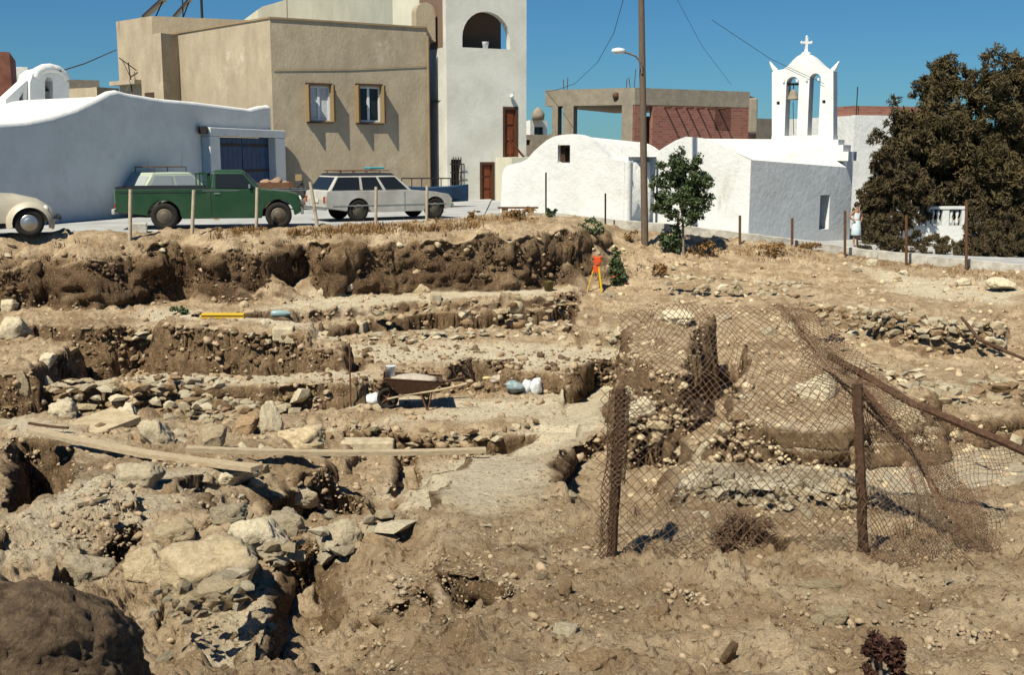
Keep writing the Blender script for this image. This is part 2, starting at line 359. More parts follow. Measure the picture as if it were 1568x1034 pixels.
def soil_maps(x, y):
    pale = np.zeros_like(x)
    for poly in PALE:
        pa = np.array(poly); m = (x > pa[:, 0].min() - 1) & (x < pa[:, 0].max() + 1) & (y > pa[:, 1].min() - 1) & (y < pa[:, 1].max() + 1)
        if m.any():
            d = sdist(x[m] + .5 * fbm2(x[m], y[m], .6, 2, 80), y[m] + .5 * fbm2(x[m], y[m], .6, 2, 81), poly)
            pale[m] = np.maximum(pale[m], np.clip(.5 - d / .5, 0, 1))
    return pale

def build_ground():
    nu, nv = 800, 1120
    us = np.concatenate([np.linspace(-1.3, -.52, 24, endpoint=False), np.linspace(-.52, .52, nu), np.linspace(.52, 1.3, 25)[1:]])
    NU = len(us)
    # choose rows so that steep faces get rows too
    cu = np.linspace(-1.3, 1.3, 160); fy = np.geomspace(1.5, 41, 1500)
    CU, FY = np.meshgrid(cu, fy, indexing='ij')
    H = gh(CU * FY, FY)
    py = H / FY
    dm = np.abs(np.diff(py, axis=1)) + 0.10 * np.abs(np.diff(np.log(FY), axis=1)) + 1.1 * np.abs(np.diff(H, axis=1)) / FY[:, 1:]
    k = np.exp(-np.linspace(-2, 2, 17) ** 2); k /= k.sum()
    dm = np.apply_along_axis(lambda a: np.convolve(np.pad(a, 8, 'edge'), k, 'valid'), 0, dm)
    dm = np.apply_along_axis(lambda a: np.convolve(np.pad(a, 8, 'edge'), k, 'valid'), 1, dm)
    cm = np.concatenate([np.zeros((160, 1)), np.cumsum(dm, axis=1)], axis=1)
    cm /= cm[:, -1:]
    tv = np.linspace(0, 1, nv)
    rows = np.array([np.interp(tv, cm[i], fy) for i in range(160)])
    Y = np.array([np.interp(us, cu, rows[:, j]) for j in range(nv)])      # nv x NU
    X = us[None, :] * Y
    x = X.ravel(); y = Y.ravel()
    h = terrain(x, y)
    H2 = h.reshape(nv, NU)
    # slope and normals
    Xu, Xv = np.gradient(X, axis=1), np.gradient(X, axis=0); Yu, Yv = np.gradient(Y, axis=1), np.gradient(Y, axis=0); Hu, Hv = np.gradient(H2, axis=1), np.gradient(H2, axis=0)
    det = Xu * Yv - Yu * Xv; det = np.where(np.abs(det) < 1e-7, 1e-7, det)
    hx = (Hu * Yv - Yu * Hv) / det; hy = (Xu * Hv - Hu * Xv) / det
    for _ in range(3):
        hx = (hx + np.roll(hx, 1, 1) + np.roll(hx, -1, 1)) / 3; hy = (hy + np.roll(hy, 1, 1) + np.roll(hy, -1, 1)) / 3
    slope = np.sqrt(hx ** 2 + hy ** 2).ravel()
    # relief that is dug, trodden or cloddy
    pale = soil_maps(x, y)
    steep = np.clip((slope - 0.8) / 1.0, 0, 1)
    street = np.clip((y - np.interp(x, KX, KY, left=1e3) + 0.2) / .1, 0, 1)
    amt = (1 - 0.86 * pale) * (1 - street) * (1 - .85 * steep)
    near = np.clip((16 - y) / 8, 0, 1)
    lump = np.clip(fbm2(x, y, 1.1, 2, 90) * 1.6 + .55, 0.12, 1)
    h = h + amt * lump * (0.7 * clods(x, y, .34, 1, .35) + 0.9 * clods(x, y, .14, 2, .55)) + near * (1 - .9 * steep) * (0.3 + .7 * amt) * (0.95 * clods(x, y, .075, 3, .5) + .9 * clods(x, y, .038, 4, .5))
    h = h + amt * (0.075 * fbm2(x, y, .36, 4, 5, .64)) + near * amt * .012 * fbm2(x, y, .06, 2, 6)
    rid = 1 - 2 * np.abs(vn2(x / .42, y / .42, 77)) ; rid2 = 1 - 2 * np.abs(vn2(x / .16, y / .16, 78))
    h = h + amt * near * lump * (.05 * rid ** 3 + .014 * rid2 ** 3) + amt * (1 - near) * .05 * rid ** 3
    # rough the standing faces sideways
    ln = np.sqrt(1 + slope ** 2); nx = -hx.ravel() / ln; ny = -hy.ravel() / ln
    z3 = h
    q = 0.20 * vn3(x / .30, y / .30, z3 / .13, 7) + 0.13 * vn3(x / .12, y / .12, z3 / .06, 8) + .34 * vn3(x / .7, y / .7, z3 / .35, 9)
    q = q * (1 + .6 * (y > 23.5)); q *= steep * (1 - street)
    x2 = x + nx * q * .8; y2 = y + ny * q * .8
    v = np.stack([x2, y2, h], 1)
    idx = np.arange(nv * NU).reshape(nv, NU)
    f = np.stack([idx[:-1, :-1], idx[:-1, 1:], idx[1:, 1:], idx[1:, :-1]], -1).reshape(-1, 4)
    me = bpy.data.meshes.new('ground')
    me.vertices.add(len(v)); me.vertices.foreach_set('co', v.ravel().astype(np.float32))
    me.loops.add(f.size); me.loops.foreach_set('vertex_index', f.ravel().astype(np.int32))
    me.polygons.add(len(f)); me.polygons.foreach_set('loop_start', np.arange(0, f.size, 4, dtype=np.int32))
    me.polygons.foreach_set('use_smooth', np.ones(len(f), bool))
    me.update(calc_edges=True)
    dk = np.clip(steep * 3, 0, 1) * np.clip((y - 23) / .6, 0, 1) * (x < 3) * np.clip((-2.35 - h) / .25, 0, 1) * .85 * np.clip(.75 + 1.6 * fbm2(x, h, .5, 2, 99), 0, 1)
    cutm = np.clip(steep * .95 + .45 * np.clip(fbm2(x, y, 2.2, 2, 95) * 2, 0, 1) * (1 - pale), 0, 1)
    # shade on the lower street bank is painted in as darker soil
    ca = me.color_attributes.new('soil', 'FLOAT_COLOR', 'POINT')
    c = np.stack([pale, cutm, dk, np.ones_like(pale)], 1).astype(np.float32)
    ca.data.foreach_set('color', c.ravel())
    o = bpy.data.objects.new('ground', me); COL.objects.link(o); o['kind'] = 'structure'
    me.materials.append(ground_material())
    return o
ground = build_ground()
# ------------------------------------------------------------------ builders
class MB:
    """collects shapes and links them as ONE mesh object"""
    def __init__(s): s.v = []; s.f = []; s.sm = []
    def add(s, vs, fs, smooth=False):
        o = len(s.v); s.v += [tuple(v) for v in vs]; s.f += [tuple(i + o for i in f) for f in fs]; s.sm += [smooth] * len(fs); return s
    def box(s, c, size, rz=0.0, rx=0.0, ry=0.0):
        M = Matrix.Translation(c) @ Matrix.Rotation(rz, 4, 'Z') @ Matrix.Rotation(ry, 4, 'Y') @ Matrix.Rotation(rx, 4, 'X')
        a, b, d = size[0] / 2, size[1] / 2, size[2] / 2
        vs = [M @ Vector(p) for p in ((-a,-b,-d),(a,-b,-d),(a,b,-d),(-a,b,-d),(-a,-b,d),(a,-b,d),(a,b,d),(-a,b,d))]
        return s.add(vs, [(0,3,2,1),(4,5,6,7),(0,1,5,4),(1,2,6,5),(2,3,7,6),(3,0,4,7)])
    def prism(s, poly, z0, z1):
        """poly: plan points; z0, z1: number or one value per point"""
        n = len(poly); a = sum(poly[i][0] * poly[(i + 1) % n][1] - poly[(i + 1) % n][0] * poly[i][1] for i in range(n))
        zb = z0 if hasattr(z0, '__len__') else [z0] * n; zt = z1 if hasattr(z1, '__len__') else [z1] * n
        idx = list(range(n)) if a > 0 else list(range(n))[::-1]
        vs = [(poly[i][0], poly[i][1], zb[i]) for i in idx] + [(poly[i][0], poly[i][1], zt[i]) for i in idx]
        return s.add(vs, [tuple(range(n))[::-1], tuple(range(n, 2 * n))] + [(i, (i + 1) % n, n + (i + 1) % n, n + i) for i in range(n)])
    def tube(s, pts, r, n=8, caps=True, r2=None):
        pts = [Vector(p) for p in pts]; m = len(pts); rs = r if hasattr(r, '__len__') else [r + ((r2 if r2 is not None else r) - r) * i / max(1, m - 1) for i in range(m)]
        vs = []
        t0 = (pts[1] - pts[0]).normalized(); up = Vector((0, 0, 1)) if abs(t0.z) < .9 else Vector((1, 0, 0))
        u = t0.cross(up).normalized()
        for i, p in enumerate(pts):
            t = (pts[min(i + 1, m - 1)] - pts[max(i - 1, 0)]).normalized()
            u = (u - t * u.dot(t)).normalized(); w = t.cross(u)
            for k in range(n):
                a = 2 * math.pi * k / n; vs.append(p + (u * math.cos(a) + w * math.sin(a)) * rs[i])
        fs = [(i * n + k, i * n + (k + 1) % n, (i + 1) * n + (k + 1) % n, (i + 1) * n + k) for i in range(m - 1) for k in range(n)]
        s.add(vs, fs, True)
        if caps: s.add(vs[:n], [tuple(range(n))[::-1]]); s.add(vs[-n:], [tuple(range(n))])
        return s
    def lathe(s, prof, c, axis='z', n=24, rot=None):
        """prof: (radius, height) list"""
        M = Matrix.Translation(c) @ (rot.to_4x4() if rot is not None else Matrix.Identity(4))
        vs = []
        for r, h in prof:
            for k in range(n):
                a = 2 * math.pi * k / n; vs.append(M @ Vector((r * math.cos(a), r * math.sin(a), h)))
        m = len(prof)
        fs = [(i * n + k, i * n + (k + 1) % n, (i + 1) * n + (k + 1) % n, (i + 1) * n + k) for i in range(m - 1) for k in range(n)]
        fs += [tuple(range(n))[::-1], tuple(range((m - 1) * n, m * n))]
        return s.add(vs, fs, True)
    def build(s, name, m, parent=None, bevel=0, smooth=None, matrix=None, seg=2):
        me = bpy.data.meshes.new(name)
        vs = [matrix @ Vector(v) for v in s.v] if matrix is not None else s.v
        me.from_pydata(vs, [], s.f)
        me.polygons.foreach_set('use_smooth', np.array([x if smooth is None else smooth for x in s.sm], bool))
        me.update(); me.materials.append(m)
        o = bpy.data.objects.new(name, me); COL.objects.link(o)
        if parent is not None: o.parent = parent; o.matrix_parent_inverse = parent.matrix_basis.inverted()
        if bevel:
            b = o.modifiers.new('bevel', 'BEVEL'); b.width = bevel; b.segments = seg; b.limit_method = 'ANGLE'; b.angle_limit = math.radians(35)
        return o
def tag(o, label=None, cat=None, group=None, kind=None):
    if label: o['label'] = label
    if cat: o['category'] = cat
    if group: o['group'] = group
    if kind: o['kind'] = kind
    return o
def thing(name, loc, label, cat, group=None, rz=0.0):
    e = bpy.data.objects.new(name, None); COL.objects.link(e); e.location = loc; e.rotation_euler = (0, 0, rz)
    e.matrix_basis = Matrix.Translation(loc) @ Matrix.Rotation(rz, 4, 'Z')
    return tag(e, label, cat, group)
def slab(o, d, t, outer, holes=()):
    """upright slab: o plan origin, d plan direction, t thickness away from the viewer, loops of (s, z)"""
    mb = MB(); d = Vector((d[0], d[1], 0)).normalized(); nrm = Vector((-d.y, d.x, 0))
    loops = [list(outer)] + [list(h) for h in holes]
    tris = tessellate_polygon([[Vector((p[0], p[1], 0)) for p in l] for l in loops])
    flat = [p for l in loops for p in l]
    def w(p, k): return Vector((o[0], o[1], 0)) + d * p[0] + nrm * k + Vector((0, 0, p[1]))
    mb.add([w(p, 0) for p in flat], [tuple(t_) for t_ in tris]); mb.add([w(p, t) for p in flat], [tuple(t_)[::-1] for t_ in tris])
    for l in loops:
        n = len(l); mb.add([w(p, 0) for p in l] + [w(p, t) for p in l], [(i, (i + 1) % n, n + (i + 1) % n, n + i) for i in range(n)])
    return mb
class Plane:
    """upright plane through two plan points; reads picture points on it"""
    def __init__(s, a, b):
        s.a = Vector(a); s.b = Vector(b); s.d = (s.b - s.a).normalized(); s.n = Vector((-s.d.y, s.d.x)); s.L = (s.b - s.a).length
    def at(s, px, py):
        r = P(px, py, 1.0); den = r.x * s.n.x + r.y * s.n.y; k = s.a.dot(s.n) / den
        q = Vector((r.x * k, r.y * k)); return ((q - s.a).dot(s.d), r.z * k)
    def pt(s, u, z, out=0.0):
        q = s.a + s.d * u - s.n * out; return Vector((q.x, q.y, z))
    def loop(s, L): return [s.at(*p) for p in L]
    def ang(s): return math.atan2(s.d.y, s.d.x)
def fix_normals(o):
    bm = bmesh.new(); bm.from_mesh(o.data); bmesh.ops.recalc_face_normals(bm, faces=bm.faces); bm.to_mesh(o.data); bm.free(); return o

# ------------------------------------------------------------------ stones
def rock_arrays(seed, sub=2, blocky=.5, cuts=7, rough=.10):
    r = np.random.default_rng(seed)
    bm = bmesh.new(); bmesh.ops.create_icosphere(bm, subdivisions=sub, radius=1.0)
    v = np.array([x.co for x in bm.verts]); f = np.array([[q.index for q in fa.verts] for fa in bm.faces]); bm.free()
    p4 = (np.abs(v) ** 5).sum(1) ** (1 / 5.); v = v * (1 - blocky) + (v / p4[:, None]) * blocky
    for _ in range(cuts):
        n = r.normal(size=3); n /= np.linalg.norm(n); d = r.uniform(.42, .85) if sub < 3 else r.uniform(.58, .92)
        k = v @ n; over = np.maximum(k - d, 0); v = v - n * over[:, None] * .97
    v = v + rough * vn3(v[:, 0] * 1.7 + seed, v[:, 1] * 1.7, v[:, 2] * 1.7, seed)[:, None] * v * 2
    if sub > 1: v = v + rough * .5 * vn3(v[:, 0] * 5, v[:, 1] * 5 + seed, v[:, 2] * 5, seed)[:, None] * v * 2
    if sub > 2:
        for fq, am in ((3.2, .16), (7, .09), (15, .05)):
            rd = np.abs(vn3(v[:, 0] * fq + 9, v[:, 1] * fq, v[:, 2] * fq + seed, seed + 3))
            v = v - (am * (np.clip(.16 - rd, 0, 1) / .16) ** 1.5)[:, None] * v * .9 + am * .5 * vn3(v[:, 0] * fq * 1.3, v[:, 1] * fq * 1.3, v[:, 2] * fq * 1.3, 8)[:, None] * v
    return v, f
def stone_mat(name, a, b, c=None):
    return mat(name, a, .92, b, nscale=6.0, bump=.035, bscale=9.0, spec=.15, fine=True)
M_ST = [stone_mat('pale_stone', (.50, .42, .28), (.70, .62, .46)), stone_mat('grey_stone', (.36, .30, .20), (.55, .47, .335)),
        stone_mat('brown_stone', (.25, .165, .09), (.42, .30, .18)), stone_mat('buff_stone', (.40, .31, .19), (.58, .48, .32))]
ROCKS = {}
def rock_mesh(k, mi, sub=2):
    key = (k, mi, sub)
    if key not in ROCKS:
        v, f = rock_arrays(100 + k, sub, blocky=.35 + .5 * ((k * 7) % 5) / 5., cuts=(9 + k % 5) if sub < 3 else 7 + k % 4)
        me = bpy.data.meshes.new('stone'); me.from_pydata(v.tolist(), [], f.tolist()); me.materials.append(M_ST[mi]); me.update()
        me.polygons.foreach_set('use_smooth', np.full(len(f), sub >= 3, bool))
        ROCKS[key] = me
    return ROCKS[key]
def put_rock(name, loc, size, rot, mi=0, k=None, sub=1, parent=None):
    me = rock_mesh(random.randrange(12) if k is None else k, mi, sub)
    o = bpy.data.objects.new(name, me); COL.objects.link(o)
    o.location = loc; o.scale = (size[0] / 2, size[1] / 2, size[2] / 2); o.rotation_euler = rot
    if parent is not None: o.parent = parent
    return o
def pick(ws): return random.choices(range(len(ws)), ws)[0]

def masonry(name, label, strip, course=.15, asp=(1.2, 2.6), ws=(3, 3, 2, 3), cap=True, jitter=.05, fill=1.0, cat='ruined wall', limit=290, proud=.02, top_rows=1):
    """rubble face. strip: (px, top py, bottom py, Y) from left to right"""
    c0 = strip[0]; root = thing(name, tuple(P(c0[0], c0[2], c0[3])), label, cat)
    root.matrix_basis = Matrix.Identity(4); root.location = (0, 0, 0)
    segs = []
    for a, b in zip(strip[:-1], strip[1:]):
        A1, A2 = P(a[0], a[1], a[3]), P(a[0], a[2], a[3]); B1, B2 = P(b[0], b[1], b[3]), P(b[0], b[2], b[3])
        segs.append((A1, A2, B1, B2))
    cnt = 0; items = []
    for A1, A2, B1, B2 in segs:
        L = (B1.xy - A1.xy).length; d = (B1.xy - A1.xy).normalized(); n = Vector((d.y, -d.x))
        h = max(A1.z - A2.z, B1.z - B2.z); rows = max(1, int(round(h / course)))
        for r in range(rows + (1 if cap else 0)):
            s = random.uniform(-.1, .05)
            while s < L:
                hh = course * random.uniform(.65, 1.35); ww = min(hh * random.uniform(*asp), .75)
                t = min(1, max(0, (s + ww / 2) / L)); zt = A1.z + (B1.z - A1.z) * t; zb = A2.z + (B2.z - A2.z) * t
                z = zt - (r + .5) * course + (course * .4 if cap else 0) + random.uniform(-.03, .03)
                if z > zb - .05 and random.random() < fill:
                    q = A1.xy + d * (s + ww / 2) + n * (proud + random.uniform(-jitter, jitter))
                    items.append((Vector((q.x, q.y, z)), (ww * 1.06, random.uniform(.18, .34) * min(1, ww / .25), hh * 1.08), math.atan2(d.y, d.x), r))
                s += ww + random.uniform(.0, .02)
        # a loose layer on top
        for r in range(top_rows):
            s = 0
            while s < L:
                ww = random.uniform(.12, .42); t = min(1, s / L); zt = A1.z + (B1.z - A1.z) * t
                q = A1.xy + d * (s + ww / 2) - n * random.uniform(.12, .6)
                if random.random() < .75: items.append((Vector((q.x, q.y, zt + .01)), (ww, ww * random.uniform(.5, .9), random.uniform(.06, .15)), random.uniform(0, 3), 0))
                s += ww * 1.05
    items.sort(key=lambda i: -(i[1][0] * i[1][2]) / max(i[0].y, 4))
    for i, (q, sz, rz, r) in enumerate(items[:limit]):
        put_rock('stone', q, sz, (random.uniform(-.12, .12), random.uniform(-.14, .14), rz + random.uniform(-.2, .2)), pick(ws), parent=root)
    if len(items) > limit:
        scatter_mesh('small_stones', [(tuple(q), sz, rz) for q, sz, rz, r in items[limit:]], 3, root)
    return root
TEMPL = [rock_arrays(300 + k, 1, .4 + .12 * (k % 4), 9, .16) for k in range(8)]
M_CLOD = mat('soil_clod', (.29, .205, .122), .95, (.50, .39, .26), nscale=5, bump=.03, bscale=14)
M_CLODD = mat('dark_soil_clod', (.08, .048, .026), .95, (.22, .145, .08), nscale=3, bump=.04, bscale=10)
def scatter_mesh(name, items, mi, parent=None, label=None, cat=None):
    """one mesh of many small stones, items (loc, size, rz)"""
    vs = []; fs = []; o = 0
    for loc, sz, rz in items:
        v, f = TEMPL[random.randrange(8)]
        c, s = math.cos(rz), math.sin(rz); w = v * (np.array(sz) / 2); tilt = random.uniform(-.4, .4)
        w = np.stack([w[:, 0] * c - w[:, 1] * s, w[:, 0] * s + w[:, 1] * c, w[:, 2] + w[:, 0] * tilt], 1) + np.array(loc)
        vs.append(w); fs.append(f + o); o += len(v)
    v = np.concatenate(vs); f = np.concatenate(fs)
    me = bpy.data.meshes.new(name); me.vertices.add(len(v)); me.vertices.foreach_set('co', v.ravel().astype(np.float32))
    me.loops.add(f.size); me.loops.foreach_set('vertex_index', f.ravel().astype(np.int32))
    me.polygons.add(len(f)); me.polygons.foreach_set('loop_start', np.arange(0, f.size, 3, dtype=np.int32)); me.update(calc_edges=True)
    me.materials.append(M_ST[mi] if isinstance(mi, int) else mi)
    ob = bpy.data.objects.new(name, me); COL.objects.link(ob); ob['kind'] = 'stuff'
    if parent is not None: ob.parent = parent
    if label: ob['label'] = label
    if cat: ob['category'] = cat
    return ob

masonry('ruined_wall', 'long rubble wall of flat stones just behind the wheelbarrow, running across the dig', [(75,594,632,18.0),(160,594,640,18.1),(250,586,640,18.2),(330,594,645,18.3),(420,592,648,18.6),(480,588,645,18.9),(520,582,630,19.2),(590,585,625,19.5),(650,586,622,19.6)], course=.14, asp=(1.4, 3.4), ws=(4, 2, 3, 4), top_rows=3)
masonry('ruined_wall', 'earthy upper wall left of centre with flat slabs along its top', [(140,508,560,21.9),(240,506,575,22.1),(330,518,580,22.0),(430,528,582,22.0),(520,540,582,21.8)], course=.13, asp=(1.2, 3), ws=(0, 1, 6, 3), fill=.9, proud=-.06, top_rows=3)
masonry('ruined_wall', 'low earthy wall between the two dark wedge shadows, behind the wheelbarrow', [(520,542,580,21.6),(600,546,582,21.7),(700,551,590,21.6),(790,552,590,21.5),(880,550,598,21.3),(1000,553,605,21.0)], course=.13, asp=(1.2, 3), ws=(0, 1, 6, 3), fill=.85, proud=-.06, top_rows=3)
masonry('ruined_wall', 'pale stone footing with the yellow case lying behind it', [(240,496,512,23.4),(300,500,520,23.0),(400,508,530,22.7),(475,512,535,22.6)], course=.16, ws=(5, 3, 0, 2), top_rows=3)
masonry('ruined_wall', 'rubble wall end beside the round drum stone, left of the tripod', [(800,500,540,23.6),(880,502,545,23.4),(940,506,548,23.2),(1000,505,548,23.0)], course=.15, ws=(3, 4, 2, 3), top_rows=3)
masonry('ruined_wall', 'dark faced cut of the back terrace with stones poking out', [(500,480,503,24.4),(600,468,503,25.0),(700,464,502,25.2),(780,464,500,25.1),(870,452,475,26.6)], course=.14, ws=(1, 2, 4, 3), fill=.4, top_rows=0, proud=0)
masonry('ruined_wall', 'stony front of the ledge on which the wheelbarrow stands', [(528,642,690,17.4),(570,652,695,17.0),(650,660,698,16.6),(750,661,698,16.6),(820,648,675,17.1)], course=.11, ws=(2, 2, 4, 4), fill=.8, top_rows=0)
masonry('ruined_wall', 'heavy rubble wall of round stones behind the right-hand fence stake', [(1110,640,690,13.5),(1180,650,695,13.2),(1250,656,697,13.1),(1320,652,700,13.1),(1400,640,700,13.4)], course=.12, asp=(.9, 1.6), ws=(4, 4, 2, 3), fill=.98, top_rows=3)
masonry('ruined_wall', 'tall pale masonry pier left of the deep dark shaft behind the wire', [(955,560,600,17.0),(1000,568,610,16.6),(1045,575,640,16.2)], course=.13, asp=(1, 1.8), ws=(5, 4, 1, 3), top_rows=4)
masonry('ruined_wall', 'low bright rubble heap wall close behind the wire mesh', [(1040,745,775,9.6),(1100,755,790,9.3),(1200,764,800,9.2),(1290,762,795,9.2),(1330,748,780,9.4)], course=.075, asp=(1, 1.9), ws=(8, 0, 0, 3), top_rows=6)
masonry('ruined_wall', 'broken wall of stacked flat stones below the kerb on the far right', [(1240,472,490,22.6),(1330,476,500,22.6),(1420,494,515,21.5),(1520,500,520,21.0)], course=.14, ws=(3, 3, 2, 3), top_rows=3)
masonry('ruined_wall', 'right-hand wall stub ending in a dark vertical edge under the pipe', [(1380,590,640,16.2),(1450,600,650,15.6),(1540,590,660,15.6),(1600,590,660,15.6)], course=.14, ws=(3, 3, 2, 3), top_rows=4)
masonry('ruined_wall', 'tumbled masonry at the left picture edge beyond the dark recess', [(0,575,600,18.9),(45,577,605,18.8),(62,560,590,19.4),(105,535,575,20.6)], course=.2, ws=(3, 3, 2, 2), top_rows=2)
masonry('ruined_wall', 'small stones lining the cut beneath the pale left bench', [(50,868,882,7.9),(125,818,845,8.4),(206,786,802,9.0)], course=.06, ws=(1, 1, 3, 3), fill=.3, top_rows=0, proud=0)
masonry('ruined_wall', 'conglomerate ridge of small cemented stones in the left foreground', [(250,915,935,6.35),(300,920,945,6.3),(345,900,930,6.5),(400,905,930,6.6)], course=.06, asp=(1, 1.8), ws=(5, 2, 1, 3), top_rows=1)
masonry('ruined_wall', 'rubble collar of the hollow with dry grass in the left foreground', [(405,838,870,7.7),(440,812,850,7.9),(500,815,850,7.9),(530,822,860,7.8)], course=.09, ws=(4, 3, 1, 3), fill=.7, top_rows=2)

masonry('ruined_wall', 'low line of pale flat slabs along the middle terrace, left of the drum stone', [(545,520,532,23.0),(640,515,530,23.2),(760,512,526,23.3)], course=.10, asp=(2, 4.5), ws=(6, 2, 0, 3), top_rows=2)
masonry('ruined_wall', 'slab-topped wall line edging the middle terrace above the dark wedges', [(560,548,558,21.6),(700,554,564,21.6),(800,556,566,21.5),(1000,556,566,21.1)], course=.09, asp=(2, 5), ws=(6, 2, 0, 3), top_rows=2, proud=.0)
masonry('ruined_wall', 'row of pale flat stones edging the earthy left wall top', [(205,508,516,22.0),(330,521,530,22.1),(430,531,540,22.1),(520,543,552,21.9)], course=.09, asp=(2, 5), ws=(6, 2, 0, 3), top_rows=2, proud=.0)
masonry('ruined_wall', 'stone line on the right terraces between the pipe and the rubble wall', [(1180,548,562,20.0),(1300,560,575,19.6),(1400,575,590,19.0)], course=.12, ws=(4, 3, 1, 3), top_rows=3)
masonry('ruined_wall', 'short cross wall of blocky stones left of the whitish upright stone', [(255,612,650,17.6),(330,625,668,17.2),(400,632,680,16.9)], course=.16, asp=(1, 2), ws=(4, 3, 2, 3), top_rows=3)
masonry('ruined_wall', 'rubble footing on the slope under the kerb, right of centre', [(1020,425,440,28.5),(1120,430,446,28.0),(1230,436,452,27.6)], course=.14, ws=(4, 3, 1, 3), fill=.7, top_rows=3)
# named single stones: (name, label, px, py of the foot, width px, height px, depth factor, material, sub, kind index, rz)
def boulder(label, px, py, w, h, dep=.8, mi=0, k=0, rz=0.0, name='boulder', tilt=0.0, sink=.25, cat='boulder', group=None, sub=4, dy=0.0):
    p = hit(px, py); Y = p.y; W = w / 1700.0 * Y; Hh = h / 1700.0 * Y
    o = put_rock(name, (p.x, p.y + W * dep * .3 + dy, p.z + Hh * (.5 - sink)), (W, W * dep, Hh * (1 + sink)), (tilt, 0, rz), mi, k, sub)
    tag(o, label, cat, group); return o
boulder('flat grey boulder at the foot of the pale bench, lower left', 115, 893, 112, 55, .7, 1, 0, .1)
boulder('rounded boulder lying below the crossing planks, with a dark right side', 345, 803, 66, 38, .7, 1, 1)
boulder('slanted slab stone right of the rounded boulder, tipped to the right', 460, 778, 62, 30, .6, 1, 2, .5, tilt=.3)
boulder('big egg-shaped grey boulder beside the dry grass hollow', 515, 855, 78, 66, .8, 1, 3)
boulder('large rough boulder just under the left plank', 215, 748, 88, 50, .8, 1, 4)
boulder('pale rounded stone right of the egg-shaped boulder', 568, 833, 36, 34, .8, 0, 5)
boulder('whitish knobbly upright stone standing in the middle of the dig floor', 418, 668, 44, 66, .7, 0, 6, name='standing_stone', cat='stone')
boulder('tilted square stone leaning left of the upright white stone', 322, 694, 58, 52, .6, 3, 7, .2, tilt=.2)
boulder('dark fissured boulder on the dig floor above the left plank', 236, 686, 60, 54, .8, 1, 8)
boulder('pale slab leaning on the dark fissured boulder', 195, 652, 52, 40, .6, 0, 9, -.4)
boulder('brown loaf-like boulder in the loose dirt, lower right of centre', 1006, 955, 46, 36, .8, 2, 1)
boulder('angular stone with a whitish top face in the foreground dirt', 868, 985, 52, 36, .8, 0, 10, .4)
boulder('narrow brick-like stone standing askew in the foreground dirt', 1116, 1014, 30, 46, .5, 2, 2, .6, tilt=.3)
boulder('low reddish clod near the bottom edge, right of centre', 905, 1030, 84, 36, .8, 2, 3)
boulder('half-buried buff stone under the fallen wire, right foreground', 1283, 955, 56, 36, .7, 3, 4)
boulder('small upright reddish stone right of the foreground scoop', 866, 912, 24, 32, .8, 2, 5)
boulder('large flat round white stone like a millstone, at the right edge below the kerb', 1542, 447, 52, 22, 1.0, 0, 6, cat='stone', name='flat_stone', sink=.05)
boulder('white block on the slope just right of the standing woman', 1337, 408, 22, 13, .8, 0, 7)
boulder('pale pointed stone between the two right-hand rusty posts', 1385, 422, 18, 10, .8, 0, 8)
boulder('pale stone near the rightmost rusty post', 1476, 438, 24, 14, .8, 0, 9)
boulder('smooth oval stone topping the broken wall on the right', 1342, 484, 28, 14, .7, 0, 10)
boulder('reddish tilted stone above the broken wall on the right', 1442, 465, 16, 10, .7, 3, 11, .5)
boulder('round stone on the back terrace below the dark bank', 646, 449, 28, 17, .8, 3, 0)
boulder('pale stone against the dark bank, behind the back terrace', 535, 447, 12, 10, .8, 0, 1)
boulder('small white jagged stone on the left part of the back terrace', 493, 452, 14, 12, .6, 0, 2)
boulder('brown stone sitting behind the end of the yellow case', 371, 473, 18, 14, .8, 3, 3)
boulder('two-lobed pale stone at the left picture edge above the recess', 14, 478, 30, 26, .8, 0, 4)
boulder('large pale dressed stone at the left picture edge', 12, 520, 58, 42, .8, 0, 5)
boulder('upright brownish stone beside the dark recess on the left', 36, 612, 26, 50, .7, 3, 6, name='standing_stone', cat='stone')
boulder('smooth whitish boulder over the dark recess on the left', 68, 566, 34, 24, .8, 0, 7)
boulder('flat stone with a dark underside beside the ramp pit', 868, 764, 36, 14, .8, 3, 8)
boulder('pale blocky stone at the head of the ramp behind the left stake', 985, 640, 50, 36, .8, 0, 9)
boulder('rounded stone among rubble right of the ramp pit', 970, 612, 24, 20, .8, 0, 10)
boulder('wedge-shaped stone propping the long plank', 398, 733, 34, 30, .5, 3, 11, .4, tilt=.4)
boulder('grey stone on the rubble at the foot of the tripod', 930, 458, 30, 16, .8, 1, 0)
boulder('long weathered stone lying under the sagging mesh', 1260, 905, 84, 20, .35, 3, 2, -.15)
boulder('large broken pale slab crowning the right-hand rubble wall', 1255, 615, 80, 46, .8, 0, 3, .5, tilt=.2)
boulder('pale slab crowning the masonry pier behind the wire', 1045, 500, 60, 28, 1.3, 0, 4, sink=.1)

